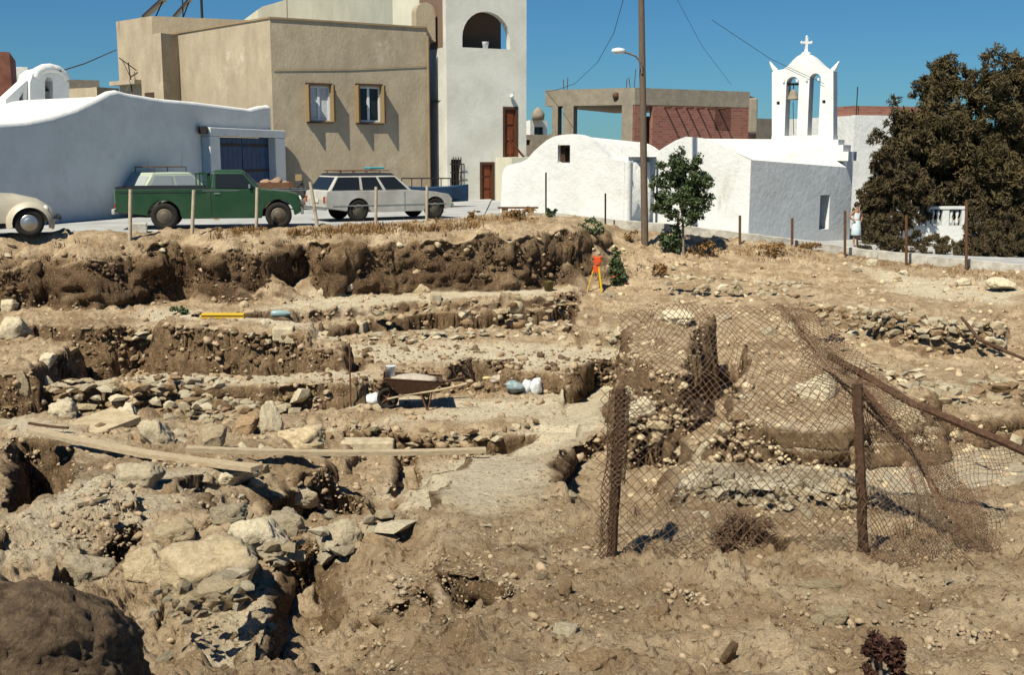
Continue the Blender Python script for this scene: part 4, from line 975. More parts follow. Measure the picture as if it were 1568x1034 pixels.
# left wing of the tower (cream upper strip and tan lower strip)
WL = Plane(XY(654, 50.0, 100), XY(684, 47.3, 100)); zw = WL.at(684, 62)[1] + .4
mb = MB(); a = WL.pt(0, 0); b = WL.pt(WL.L, 0); c = WF.pt(.25, 0, -3.0)
mb.prism([(a.x, a.y), (b.x - .02, b.y), (c.x, c.y), (c.x - 1.5, c.y + 1)], WL.at(684, 153)[1], zt); mb.build('side_wall', M_CREAM, t)
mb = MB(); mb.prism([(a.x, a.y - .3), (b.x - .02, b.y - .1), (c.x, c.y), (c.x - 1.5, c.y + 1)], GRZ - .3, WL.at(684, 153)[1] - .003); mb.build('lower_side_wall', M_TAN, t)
# round-headed chimney wall
CH = Plane(XY(638, 47.3, 40), XY(667, 47.7, 40)); l = arch(CH, 638, 3, 667, 64); l[0] = (l[0][0], zr); l[-1] = (l[-1][0], CH.at(667, 64)[1])
fix_normals(slab(CH.a, CH.d, .5, l).build('chimney', M_TAN, t))
# outside steps and rail
st = thing('outside_stair', tuple(WF.pt(WF.L, GRZ, .8)), 'white outside stair wall with brown handrail between the tall house and the chapel', 'stair')
q = [WF.at(757, 322), WF.at(757, 241), WF.at(790, 240), WF.at(796, 262), WF.at(800, 322)]
mb = slab(WF.pt(0, 0, 1.6).xy, WF.d, 1.59, [(q[0][0] * 1 + .05, GRZ - .3), (q[1][0] + .05, q[1][1]), (q[2][0] + .3, q[2][1]), (q[3][0] + .3, q[3][1]), (q[3][0] + .6, GRZ - .3)]); fix_normals(mb.build('stair_wall', M_CREAM, st))
h0 = WF.pt(*WF.at(763, 213), 1.0); h1 = WF.pt(*WF.at(793, 248), 1.0)
mb = MB(); mb.tube([h0, h1], .05, 6); mb.build('handrail', M_DOORR, st)
for k in range(3):
    p = h0.lerp(h1, .1 + .35 * k); mb = MB(); mb.tube([p, p - Vector((0, 0, .9))], .03, 5); mb.build('rail_post', M_DOORR, st)
sp = WF.at(735, 313); mb = MB(); pbox(mb, WF, sp[0] - .3, WF.at(757, 313)[0] + .2, GRZ - .1, sp[1] + .12, 0, .6); mb.build('door_step', M_CREAM, st)

# ---- low iron railing and blue boat body behind the station wagon
t = thing('railing', tuple(P(640, 285, 44)), 'thin iron railing at the foot of the tan house', 'railing')
a = P(615, 273, 44.0); b = P(690, 273, 45.5)
mb = MB(); mb.tube([a, b], .025, 5); mb.build('rail', M_IRON, t)
for k in range(6):
    p = a.lerp(b, k / 5.); mb = MB(); mb.tube([p, (p.x, p.y, -1.9)], .02, 5); mb.build('baluster', M_IRON, t)

# ---- unfinished concrete and brick building
t = thing('unfinished_building', tuple(P(985, 215, 56)), 'unfinished flat-roofed building with bare concrete frame and red brick infill', 'building')
U1 = Plane(XY(835, 56, 140), XY(972, 54.0, 140)); U2 = Plane(XY(972, 54.0, 140), XY(1148, 57.5, 140)); U3 = Plane(XY(1148, 57.5, 140), XY(1160, 60.0, 140))
zu = U1.at(968, 134)[1]; zl = U1.at(968, 160)[1]; zg = -2.5
mb = MB(); pbox(mb, U1, 0, U1.L, zl + .05, zu, -.5, 0); pbox(mb, U1, 0, U1.L, zl - .0, zl + .048, -10, 0); mb.build('roof_slab', M_CONC, t)
for px0, px1 in ((845,850+4),(862,880-2),(952,969)):
    mb = MB(); u0 = U1.at(px0, 180)[0]; u1 = U1.at(px1, 180)[0]; pbox(mb, U1, u0, u1, zg, zl, -.5, -.002); mb.build('column', M_CONC, t)
mb = MB(); pbox(mb, U1, U1.at(893,180)[0], U1.at(905,180)[0], zg, zl, -6, -5.6); mb.build('column', M_CONC, t)
mb = MB(); pbox(mb, U1, U1.at(905,180)[0], U1.L, zg, U1.at(950, 173)[1], -5, -4.8); mb.build('rear_wall', M_BRICK, t)
mb = MB(); pbox(mb, U1, 0, U1.L, zg, U1.at(900, 214)[1], -.4, -.1); mb.build('low_wall', M_CONC, t)
wz = U2.loop([(1094,200),(1094,160),(1120,160),(1120,200)]); hole = [(wz[0][0], wz[0][1]), (wz[0][0], wz[1][1]), (wz[2][0], wz[1][1]), (wz[2][0], wz[0][1])]
dz = U2.loop([(985,230),(985,160),(1000,160),(1000,230)]); hole2 = [(dz[0][0], zg + .05), (dz[0][0], zl - .05), (dz[2][0], zl - .05), (dz[2][0], zg + .05)]
fix_normals(slab(U2.a, U2.d, .25, [(0, zg), (0, zl), (U2.L, zl), (U2.L, zg)], [hole, hole2]).build('brick_wall', M_BRICK, t))
mb = MB(); pbox(mb, U2, .0, U2.L + .02, zl + .002, zu, -.3, .012); mb.build('ring_beam', M_CONC, t)
mb = MB(); pbox(mb, U2, hole[0][0], hole[2][0], hole[0][1], hole[0][1] + (hole[1][1] - hole[0][1]) * .45, -.22, -.12); mb.build('board', M_DARK, t)  # near-black sheet standing in for the shade inside the window opening
mb = MB(); pbox(mb, U3, 0, U3.L, zg, zu - .2, -.3, .0); mb.build('side_wall', M_BRICK, t)
mb = MB(); a = U2.pt(U2.L, 0); mb.box((a.x + .2, a.y + .1, (zu + zl) / 2 - .8), (.45, .45, zu - zl + 1.0)); mb.build('corner_column', M_CONC, t, bevel=.1)
for u in np.linspace(.25, .72, 6):   # short reinforcement stubs under the beam throwing slanted shadows
    mb = MB(); mb.tube([U2.pt(U2.L * u, zl - .1, 0), U2.pt(U2.L * u, zl - .1, .55)], .05, 5); mb.build('beam_end', M_BROWN, t)
for px in (861, 866, 957, 963, 969):
    mb = MB(); u, z = U1.at(px, 134); mb.tube([U1.pt(u, zu, -.2), U1.pt(u + random.uniform(-.1, .1), zu + random.uniform(.4, .9), -.2)], .02, 4); mb.build('rebar', M_RUST, t)
mb = MB(); mb.lathe([(.18, -.02), (.18, .02)], U1.pt(*U1.at(944, 147), .03), n=14, rot=Matrix.Rotation(math.pi / 2, 3, 'X')); mb.build('round_plate', M_BROWN, t)
# lower wing to the right of the brick wall
mb = MB(); a = XY(1158, 62, 180); b = XY(1215, 64, 180); mb.prism([a, b, (b[0], b[1] + 5), (a[0], a[1] + 5)], zg, ZY(181, 62)); tag(mb.build('outbuilding', M_CONC), 'low bare concrete block seen between the brick building and the bell gable', 'building')
# ---- far houses
def far_house(label, x0, x1, py, Y, m, win=(), extra=None, cat='house', zb_=-4):
    t = thing('house', tuple(P((x0 + x1) / 2, 230, Y)), label, cat); pl = Plane(XY(x0, Y, py), XY(x1, Y + 1.2, py)); z = ZY(py, Y)
    holes_ = []
    for (a, b_, c, d) in win:
        l = pl.loop([(a, d), (a, b_), (c, b_), (c, d)]); holes_.append([(l[0][0], l[0][1]), (l[0][0], l[1][1]), (l[2][0], l[1][1]), (l[2][0], l[0][1])])
    fix_normals(slab(pl.a, pl.d, .3, [(0, zb_), (0, z), (pl.L, z), (pl.L, zb_)], holes_).build('front_wall', m, t))
    mb = MB(); pbox(mb, pl, 0, pl.L, zb_, z - .02, -6, -.302); mb.build('body', m, t)
    for h in holes_:
        mb = MB(); pbox(mb, pl, h[0][0], h[2][0], h[0][1], h[1][1], -.29, -.2); mb.build('window', M_GLASS, t)
    return t, pl, z
far_house('small white house with a dark parapet, far left edge of the town', -60, 42, 100, 70, M_WHITE2, [(12,118,20,150)])
t, pl, z = far_house('dark reddish house cut by the left picture edge', -90, 14, 76, 62, mat('red_ochre', (.16, .06, .04), .9, (.24, .1, .07), nscale=2), [(-10,90,-2,106)])
far_house('dull concrete house behind the small bell arch', 96, 152, 121, 78, M_CONC, [(120,140,124,146)])
far_house('small white house between the bell arch and the tan house', 104, 134, 137, 66, M_WHITE2, [(108,146,113,154)])
far_house('low tan annex left of the tan house', 148, 182, 133, 56, M_TAN, [])
far_house('tiny white house on the slope between the tall house and the brick building', 812, 838, 184, 95, M_WHITE, [(818,194,832,206)])
far_house('flat-roofed pale house beyond the outside stair', 800, 850, 206, 84, M_CONC, [(806,214,812,222)])
t, pl, z = far_house('plain white house right of the bell gable with a brick parapet', 1309, 1420, 176, 52, M_WHITE, [])
mb = MB(); pbox(mb, pl, .3, pl.L, z, z + .45, -3, -.6); mb.build('parapet', M_BRICK, t)
mb = MB(); a = pl.pt(.35, z, -.4); mb.tube([a, a + Vector((0, 0, 1.3))], .025, 4); mb.build('rod', M_IRON, t)
# water tank thing on far house
p = P(824, 182, 95); tag(MB().lathe([(.5, 0), (.55, .5), (.3, .9), (.05, 1.1)], (p.x, p.y, ZY(184, 95)), n=14).build('roof_tank', M_CONC), 'domed tank on the roof of the tiny white house', 'tank')
for (a, b, c, d, Y, lb) in ((842,205,885,240,70,'left'),):
    mb = MB(); p0 = XY(a, Y, b); p1 = XY(c, Y, b); mb.prism([p0, p1, (p1[0], p1[1] + 4), (p0[0], p0[1] + 4)], -4, ZY(b, Y)); tag(mb.build('garden_wall', M_CONC), 'grey block wall seen under the unfinished building', 'wall')

# ---- small bell arch at the left
BP = Plane(XY(12, 34.5, 150), XY(106, 36.5, 150))
t = thing('bell_gable', tuple(P(60, 180, 35)), 'small whitewashed bell arch with sloping buttress behind the shed, far left', 'bell gable')
outer = BP.loop([(46,200),(46,126),(50,113),(60,106),(72,104),(86,107),(94,113),(98,121),(106,126),(106,200)])
hole = BP.loop([(69,176),(69,124),(71,119),(75,117),(79,119),(81,124),(81,176)])
fix_normals(slab(BP.a, BP.d, .6, outer, [hole]).build('gable_wall', M_WHITE, t, bevel=.02))
mb = MB(); mb.tube([BP.pt(*BP.at(x, y), .0) + Vector((0, .2, 0)) for x, y in ((48,119),(52,110),(62,105),(73,104),(85,107),(93,114),(97,121))], .16, 8); mb.build('arch_band', M_WHITE, t)
o2 = BP.loop([(12,200),(12,152),(45,122),(45,200)]); h2 = BP.loop([(33,172),(33,150),(39,140),(39,172)])
fix_normals(slab(BP.pt(0, 0, -.1).xy, BP.d, .4, o2, [h2]).build('buttress', M_WHITE, t))
def bell(c, r, parent):
    mb = MB(); mb.lathe([(r, 0), (r * .82, r * .25), (r * .62, r * .8), (r * .5, r * 1.2), (r * .2, r * 1.4), (r * .1, r * 1.5)], c, n=16)
    b_ = mb.build('bell', M_CONC if r > .2 else M_IRON, parent); mb = MB(); mb.tube([Vector(c) + Vector((0, 0, r * 1.45)), Vector(c) + Vector((0, 0, r * 2.1))], .02, 5); mb.build('bell_hanger', M_IRON, b_)
bell(tuple(BP.pt(*BP.at(75, 139), -.25)), .16, t)

# ---- chapel with vaulted roof
CF = Plane(XY(769, 37.4, 300), XY(960, 35.25, 300))
t = thing('chapel', tuple(P(860, 330, 36)), 'dazzling white barrel-vaulted chapel with one small dark window', 'chapel')
prof = [(765,322),(769,267),(772,258),(777,253),(798,248),(808,243),(817,232),(828,222),(838,214),(848,209),(858,206.5),(875,205),(888,206.5),(898,210),(907,216),(916,225),(925,234),(932,241),(941,244.5),(950,246),(962,246),(960,346)]
loop = CF.loop(prof); zb0 = -2.3; loop[0] = (loop[0][0], zb0); loop[-1] = (loop[-1][0], -2.5)
# the wall face is domed outward a little: build as a grid slab
win = CF.loop([(854,249),(854,222),(873,222),(873,249)]); hole = [(win[0][0], win[0][1]), (win[0][0], win[1][1]), (win[2][0], win[1][1]), (win[2][0], win[0][1])]
fix_normals(slab(CF.a, CF.d, .4, loop, [hole]).build('front_wall', M_WHITE, t, bevel=.06))
mb = MB(); pbox(mb, CF, hole[0][0] - .1, hole[2][0] + .1, hole[0][1] - .1, hole[1][1] + .1, -.6, -.38); mb.build('window_recess', M_DARK, t)
mb = MB(); um = (hole[0][0] + hole[2][0]) / 2 - .1; pbox(mb, CF, hole[0][0], hole[0][0] + .08, hole[0][1], hole[1][1], -.3, -.2); pbox(mb, CF, um - .03, um + .03, hole[0][1], hole[1][1], -.3, -.22); pbox(mb, CF, hole[0][0], hole[2][0], hole[1][1] - .08, hole[1][1], -.3, -.2); mb.build('window_frame', M_BROWN, t)
vs = []; n = len(loop); depth = 5.0
for k in range(7):
    d_ = .39 + depth * k / 6
    for (s, z) in loop: vs.append(CF.pt(s, z - .05 - (.035 * k * max(0, z)), -d_))
rb = MB(); rb.add(vs, [(k * n + i, k * n + i + 1, (k + 1) * n + i + 1, (k + 1) * n + i) for k in range(6) for i in range(n - 1)], True); fix_normals(rb.build('vault', M_WHITE2, t))
mb = MB(); pbox(mb, CF, loop[0][0] + .1, loop[-1][0] - .1, zb0, loop[-2][1] - .5, -5.3, -.5); mb.build('body', M_WHITE2, t)
# link wall between chapel and church
mb = MB(); a = CF.pt(CF.L, 0, -.05); b = XY(1004, 36.9, 300); mb.prism([(a.x + .02, a.y + .1), (a.x + .3, a.y + 1.9), b, (b[0], b[1] + 1), (a.x - .5, a.y + 4)][:4], -2.6, ZY(240, 36.5)); mb.build('link_wall', M_WHITE, t)
mb = MB(); mb.tube([CF.pt(CF.L + .02, -2.4, .0), CF.pt(CF.L + .02, loop[-2][1] - .05, .0)], .12, 8); mb.build('corner', M_WHITE, t)

# ---- church with bell gable
Bc = XY(1148, 35.9, 300); Ac = XY(990, 37.2, 300); Cc = XY(1304, 41.0, 300)
SF = Plane(Ac, Bc); SR = Plane(Bc, Cc)
t = thing('church', (Bc[0], Bc[1], -2.6), 'white church with a blue-shaded right wall and stepped shoulder under a bell gable', 'church')
prof = [(990,350),(992,240),(1007,232),(1019,224),(1034,215),(1050,209),(1069,210.5),(1088,215),(1110,225),(1130,236),(1148,245),(1148,362)]
lp = SF.loop(prof); lp[0] = (lp[0][0], -2.8); lp[-1] = (SF.L, -3.2); lp[-2] = (SF.L, SR.at(1148, 245)[1])
fix_normals(slab(SF.a, SF.d, .4, lp).build('front_wall', M_WHITE, t, bevel=.05))
zA, zB = SR.at(1148, 245)[1], SR.at(1300, 256)[1]
rw = SR.loop([(1254,352),(1254,299),(1271,299),(1271,352)]); hole = [(rw[0][0], rw[0][1]), (rw[0][0], rw[1][1]), (rw[2][0], rw[1][1]), (rw[2][0], rw[0][1])]
fix_normals(slab(SR.a, SR.d, .4, [(0.03, -3.6), (0.03, zA), (SR.L - .5, zB), (SR.L - .5, SR.at(1303, 232)[1]), (SR.L, SR.at(1303, 232)[1]), (SR.L, -3.8)], [hole]).build('side_wall', M_WHITE, t))
mb = MB(); pbox(mb, SR, hole[0][0] - .1, hole[2][0] + .1, hole[0][1] - .05, hole[1][1] + .05, -.5, -.39); mb.build('doorway', M_DARK, t)
# sloping lime roof up to the gable foot
R0 = SR.pt(0.1, zA, 0); R1 = SR.pt(SR.L - .5, zB, 0); top0 = P(1120, 216, 39.5); top1 = P(1290, 216, 43.2); F0 = SF.pt(SF.at(1050, 209)[0], SF.at(1050, 209)[1], 0)
F1 = SF.pt(*SF.at(1088, 215), 0)
mb = MB(); mb.add([R0, R1, top1, top0, F0 + Vector((0, .1, -.02)), F1 + Vector((0, .1, -.02)), P(1060, 212, 42), P(1290, 214, 47)], [(0, 1, 2, 3), (0, 3, 5), (3, 6, 4, 5), (3, 2, 7, 6)]); fix_normals(mb.build('roof', M_WHITE2, t))
mb = MB(); mb.prism([SF.pt(.1, 0, -.42).xy, SR.pt(.5, 0, -.42).xy, SR.pt(SR.L - .1, 0, -.42).xy, (Cc[0] - 2, Cc[1] + 5), (Ac[0] + 1, Ac[1] + 6)], -3.6, -.75); mb.build('body', M_WHITE2, t)
# stepped foot of the gable
GB = Plane(XY(1182, 42.0, 150), XY(1276, 40.9, 150))
mb = MB()
for (x0, x1, y0, y1, th) in ((1182,1276,208,214,.7),(1170,1284,214,222,.9),(1158,1292,222,232,1.1),(1150,1300,232,246,1.2)):
    u0 = GB.at(x0, y1)[0]; u1 = GB.at(x1, y1)[0]; pbox(mb, GB, u0, u1, GB.at(1230, y1)[1], GB.at(1230, y0)[1] - .002, -th, .05 + (y0 - 208) * .004)
mb.build('stepped_base', M_WHITE, t)
g = thing('bell_gable', tuple(GB.pt(1, GB.at(1230, 208)[1])), 'tall white double-arched bell gable with a cross on its ogee top', 'bell gable')
outer = GB.loop([(1182,210),(1182,110),(1190,107),(1200,105.5),(1208,99),(1214,92),(1220,86.5),(1226,83),(1230,81),(1235,81),(1239,83),(1245,86.5),(1251,92),(1258,99),(1266,105),(1276,107),(1276,210)])
h1 = arch(GB, 1201, 117, 1220, 208, 10); h2 = arch(GB, 1236, 112, 1253, 207, 10)
sq1 = GB.loop([(1189,160),(1189,155),(1194,155),(1194,160)]); sq2 = GB.loop([(1259,158),(1259,153),(1264,153),(1264,158)])
fix_normals(slab(GB.a, GB.d, .62, outer, [h1, h2, sq1, sq2]).build('gable_wall', M_WHITE, g, bevel=.02))
for hh, l_, r_, y_ in ((h1, 1199, 1222, 126), (h2, 1234, 1255, 124)):
    mb = MB(); a = GB.at(l_, y_); b = GB.at(r_, y_)
    pbox(mb, GB, a[0], GB.at(l_ + 3, y_)[0], a[1], a[1] + .1, 0, .05); pbox(mb, GB, GB.at(r_ - 3, y_)[0], b[0], a[1], a[1] + .1, 0, .05); mb.build('impost', M_WHITE, g)
for l_, d_ in ((1186, -1), (1274, 1)):
    a = GB.pt(*GB.at(l_, 108), -.1); mb = MB(); mb.tube([a, a + Vector((.10 * d_, 0, .14)), a + Vector((.22 * d_, 0, .34))], [.11, .08, .02], 6); mb.build('horn', M_WHITE, g)
    a = a + Vector((0.1, .4, 0)); mb = MB(); mb.tube([a, a + Vector((.10 * d_, 0, .14)), a + Vector((.22 * d_, 0, .34))], [.11, .08, .02], 6); mb.build('horn', M_WHITE, g)
a = GB.pt(*GB.at(1231, 82), -.3); mb = MB(); mb.lathe([(.2, -.05), (.16, .06), (.07, .1), (.06, .2)], tuple(a), n=10)
mb.box((a.x, a.y, a.z + .38), (.09, .08, .46)); mb.box((a.x, a.y, a.z + .42), (.36, .075, .085))
for (dx, dz) in ((-.18, .42), (.18, .42), (0, .62)): mb.lathe([(.01, -.06), (.06, 0), (.01, .06)], (a.x + dx, a.y, a.z + dz), n=8)
mb.build('cross', M_WHITE, g)
bell(tuple(GB.pt(*GB.at(1211, 152), -.3)), .25, g)
mb = MB(); p = GB.pt(*GB.at(1211, 128), -.3); mb.box(tuple(p), (1.0 * .5, .1, .08)); mb.build('bell_beam', M_BROWN, g)
mb = MB(); p = GB.pt(*GB.at(1211, 155), -.3); mb.tube([p, GB.pt(*GB.at(1212, 206), -.3)], .012, 4); mb.build('bell_rope', M_IRON, g)

# ---- white openwork balustrade wall at the right
BW = Plane(XY(1388, 41.0, 330), XY(1476, 41.0, 330))
t = thing('balustrade', tuple(BW.pt(0, -3.2)), 'white openwork balustrade showing between the dark trees on the right', 'balustrade')
zt1 = BW.at(1400, 316)[1]; zb1 = BW.at(1400, 352)[1] - .6
mb = MB(); pbox(mb, BW, -.1, BW.L + .1, zt1 - .1, zt1, -.2, .03); pbox(mb, BW, -.1, BW.L + .1, zb1, zb1 + .75, -.2, 0); mb.build('rail', M_WHITE, t)
for px in (1388, 1412, 1422, 1446, 1451, 1475):
    u = BW.at(px, 330)[0]; mb = MB(); pbox(mb, BW, u - .06, u + .06, zb1 + .752, zt1 - .102, -.16, 0); mb.build('post', M_WHITE, t)
for px in (1396, 1404, 1430, 1438, 1458, 1467):
    u = BW.at(px, 330)[0]; a = BW.pt(u, zb1 + .76, -.1); h = zt1 - .11 - zb1 - .76
    mb = MB(); mb.lathe([(.04, 0), (.07, h * .25), (.03, h * .5), (.07, h * .75), (.04, h)], tuple(a), n=10); mb.build('baluster', M_WHITE, t)
# ================================================================== vehicles
M_GREEN = mat('green_car_paint', (.009, .050, .018), .3, (.026, .066, .034), nscale=1.6, spec=.5)
M_GREENP = mat('pale_green_panel', (.15, .26, .14), .5)
M_WCAR = mat('white_car_paint', (.52, .52, .49), .45, (.36, .34, .30), nscale=1.6, spec=.5)
M_BEIGE = mat('beige_car_paint', (.50, .46, .36), .45, (.42, .38, .3), nscale=2, spec=.5)
M_NAVY = mat('dark_roof_paint', (.02, .022, .03), .6)
M_TYRE = mat('tyre_rubber', (.02, .018, .016), .9)
M_RIM = mat('dusty_rim', (.12, .10, .075), .6, metal=.3)
M_HUB = mat('hubcap_metal', (.45, .45, .45), .3, metal=.8)
M_CHROME = mat('chrome', (.6, .6, .58), .25, metal=.9)
M_RED = mat('red_lamp', (.30, .04, .01), .3)
M_LAMP = mat('clear_lamp', (.6, .6, .55), .15)
M_CYAN = mat('cyan_paint', (.05, .30, .36), .5)
M_BLUEP = mat('blue_boat_paint', (.015, .05, .11), .5)
def heading(px_r, py_r, px_f, base, z):
    a = G(px_r, py_r, z); u = (px_f - 784) / 1700.0
    best = min((abs((a.x + base * math.cos(h)) / ((a.y + base * math.sin(h)) / (CP + (517 - 345) / 1700. * SP)) - u), h) for h in np.linspace(-.2, 1.3, 600))
    return a, best[1]
def wheel(t, x, y, r, w, side, hub=M_RIM):
    """side -1: outer face towards local -y"""
    R = Matrix.Rotation(-math.pi / 2 * side, 3, 'X')
    mb = MB(); mb.lathe([(r * .55, -w / 2), (r * .93, -w / 2), (r, -w * .3), (r, w * .3), (r * .93, w / 2), (r * .60, w / 2), (r * .56, w * .3)], (x, y, r), n=28, rot=R); wo = part(mb, 'wheel', M_TYRE, t)
    mb = MB(); mb.lathe([(r * .60, 0), (r * .58, .03), (r * .42, .015), (r * .34, .04), (r * .12, .05)], (x, y + side * (w * .30), r), n=20, rot=R)
    ro = part(mb, 'rim', hub, wo)
    return wo
def solid(outline, w0, w1, zb=None, wt=None):
    """side outline (x, z) extruded across from w0 to w1; above zb the sides lean in by wt"""
    mb = MB(); n = len(outline)
    def yy(y, z): return y if zb is None or z <= zb else y * (1 - wt * (z - zb))
    tris = tessellate_polygon([[Vector((p[0], p[1], 0)) for p in outline]])
    a = [(p[0], yy(w0, p[1]), p[1]) for p in outline]; b = [(p[0], yy(w1, p[1]), p[1]) for p in outline]
    mb.add(a + b, [tuple(range(n)), tuple(range(n, 2 * n))[::-1]] + [(i, n + i, n + (i + 1) % n, (i + 1) % n) for i in range(n)])
    return mb
def arc(cx, cz, r, a0, a1, n=10): return [(cx + r * math.cos(a0 + (a1 - a0) * i / n), cz + r * math.sin(a0 + (a1 - a0) * i / n)) for i in range(n + 1)]
def local(t):
    return t
def part(mb, name, m, t, bevel=0, seg=2):
    me = mb.build(name, m, None, bevel, seg=seg); me.parent = t; return me
def quad(mb, a, b, c, d, th=.01):
    a, b, c, d = map(Vector, (a, b, c, d)); n = (b - a).cross(d - a).normalized() * th
    mb.add([a, b, c, d, a + n, b + n, c + n, d + n], [(0,3,2,1),(4,5,6,7),(0,1,5,4),(1,2,6,5),(2,3,7,6),(3,0,4,7)]); return mb
def cabin(t, xb, xt, zb, zt, wb, wt_, paint, roofm, panes, glass=M_GLASS, name='cabin', roof_t=.05, pillar=.06):
    """panes: (f0, f1) spans on the side, as fractions from the rear"""
    xb0, xb1 = xb; xt0, xt1 = xt
    mb = MB(); vs = [(xb0,-wb,zb),(xb1,-wb,zb),(xb1,wb,zb),(xb0,wb,zb),(xt0,-wt_,zt),(xt1,-wt_,zt),(xt1,wt_,zt),(xt0,wt_,zt)]
    mb.add(vs, [(0,3,2,1),(4,5,6,7),(0,1,5,4),(1,2,6,5),(2,3,7,6),(3,0,4,7)]); c = part(mb, name, paint, t, .04)
    mb = MB(); mb.add([(xt0-.02,-wt_-.01,zt-.01),(xt1+.03,-wt_-.01,zt-.01),(xt1+.03,wt_+.01,zt-.01),(xt0-.02,wt_+.01,zt-.01),(xt0+.05,-wt_+.06,zt+roof_t),(xt1-.08,-wt_+.06,zt+roof_t),(xt1-.08,wt_-.06,zt+roof_t),(xt0+.05,wt_-.06,zt+roof_t)],
        [(0,3,2,1),(4,5,6,7),(0,1,5,4),(1,2,6,5),(2,3,7,6),(3,0,4,7)]); part(mb, 'roof', roofm, t, .03)
    def sp(f, g, s):   # point on side: f along, g up
        x0 = xb0 + (xt0 - xb0) * g; x1 = xb1 + (xt1 - xb1) * g; w = wb + (wt_ - wb) * g
        return Vector((x0 + (x1 - x0) * f, s * (w + .004), zb + (zt - zb) * g))
    for s in (-1, 1):
        for f0, f1 in panes:
            mb = MB(); q = [sp(f0, .08, s), sp(f1, .08, s), sp(f1, .88, s), sp(f0, .88, s)]
            if s > 0: q = q[::-1]
            quad(mb, *q); part(mb, 'side_window', glass, t)
    def ep(f, g, end):
        x = (xb1 + (xt1 - xb1) * g) if end else (xb0 + (xt0 - xb0) * g); w = (wb + (wt_ - wb) * g) - .08
        return Vector((x + (.006 if end else -.006), w * f, zb + (zt - zb) * g))
    mb = MB(); quad(mb, ep(-1, .08, 1), ep(1, .08, 1), ep(1, .9, 1), ep(-1, .9, 1)); part(mb, 'windscreen', glass, t)
    mb = MB(); quad(mb, ep(1, .1, 0), ep(-1, .1, 0), ep(-1, .88, 0), ep(1, .88, 0)); part(mb, 'rear_window', glass, t)
    return c

RZ = -1.846
# ---- green pickup
a, h = heading(253, 352, 428, 2.80, RZ)
t = thing('pickup_truck', tuple(a), 'dark green pickup truck with an empty bed, parked beside the white shed', 'pickup truck')
PX = Matrix.Translation((0, .75, 0))
t.location = a + Vector((-.75 * math.sin(h), .75 * math.cos(h), 0)); t.rotation_euler = (0, 0, h)
o1 = [(-1.12,.42),(-1.12,1.0),(1.12,1.02),(1.12,.34)] ; body = [(-1.14,.45),(-1.15,.72),(-1.13,1.02),(1.15,1.02),(2.28,1.0),(3.02,.93),(3.30,.86),(3.36,.62),(3.34,.40),(3.22,.34)] + arc(2.8,.34,.40,0,math.pi,10) + [(2.38,.27),(.44,.27)] + arc(0,.34,.40,0,math.pi,10) + [(-.44,.36)]
part(solid(body, -.78, .78), 'body', M_GREEN, t, .035)
mb = MB()
for s in (-1, 1): mb.box((0, s * .74, 1.045), (2.26, .07, .05))
mb.box((-1.12, 0, 1.045), (.06, 1.42, .05)); part(mb, 'bed_rim', M_NAVY, t)
cabin(t, (1.14, 2.36), (1.20, 1.96), 1.0, 1.43, .74, .62, M_GREEN, M_GREEN, [(.10, .92)])
mb = MB(); mb.box((-1.165, 0, .80), (.02, 1.42, .38)); tg = part(mb, 'tailgate', M_GREENP, t, .01)
mb = MB(); mb.box((-1.18, 0, .80), (.012, .9, .14)); b_ = part(mb, 'panel', M_GREENP, tg)
for s in (-1, 1):
    mb = MB(); mb.box((-1.17, s * .64, .60), (.03, .20, .12)); part(mb, 'tail_lamp', M_RED, t)
mb = MB(); mb.box((-1.22, 0, .46), (.08, 1.5, .13)); part(mb, 'bumper', M_WCAR, t, .02)
mb = MB(); mb.box((3.40, 0, .42), (.08, 1.5, .12)); part(mb, 'bumper', M_CHROME, t, .02)
mb = MB(); mb.box((-1.235, .1, .53), (.012, .42, .12)); part(mb, 'number_plate', M_WCAR, t)
for s in (-1, 1):
    mb = MB(); mb.lathe([(.09, -.02), (.09, .03), (.02, .05)], (3.36, s * .58, .70), n=14, rot=Matrix.Rotation(math.pi / 2, 3, 'Y')); part(mb, 'headlight', M_LAMP, t)
    mb = MB(); mb.box((1.30, s * .787, .90), (.14, .02, .03)); part(mb, 'door_handle', M_CHROME, t)
    mb = MB(); mb.box((1.145, s * .782, .66), (.012, .01, .62)); mb.box((2.25, s * .782, .66), (.012, .01, .62)); part(mb, 'door_gap', M_NAVY, t)
mb = MB(); mb.box((1.06, 0, 1.40), (.04, 1.3, .04))
for k in range(7): mb.box((1.06, -.63 + k * .21, 1.21), (.03, .03, .36))
for k in range(4): mb.box((.80 + k * .085, -.70, 1.20), (.03, .025, .36)); mb.box((.80 + k * .085, .70, 1.20), (.03, .025, .36))
mb.box((.92, -.70, 1.39), (.30, .03, .04)); mb.box((.92, .70, 1.39), (.30, .03, .04)); part(mb, 'headboard_rack', M_GREEN, t)
for x in (0, 2.8):
    for s in (-1, 1): wheel(t, x, s * .68, .335, .17, s)
mb = MB(); mb.box((1.4, 0, .38), (2.6, .9, .16)); mb.tube([(0, -.6, .33), (0, .6, .33)], .05, 8); mb.tube([(2.8, -.6, .33), (2.8, .6, .33)], .05, 8); part(mb, 'chassis', M_NAVY, t)

mb = MB(); mb.box((3.335, 0, .70), (.03, .9, .16)); part(mb, 'grille', M_NAVY, t)
for s in (-1, 1):
    mb = MB(); mb.box((2.1, s * .80, 1.08), (.05, .10, .10)); part(mb, 'mirror', M_CHROME, t)
    for k in range(3):
        mb = MB(); mb.box((-.02 + 0 * k, s * .784, .93 - .0 * k), (2.1, .008, .018)) if k == 0 else mb.box((1.7 * k - .3, s * .786, .97), (.9, .008, .014)); part(mb, 'trim', M_CHROME if k else M_NAVY, t)
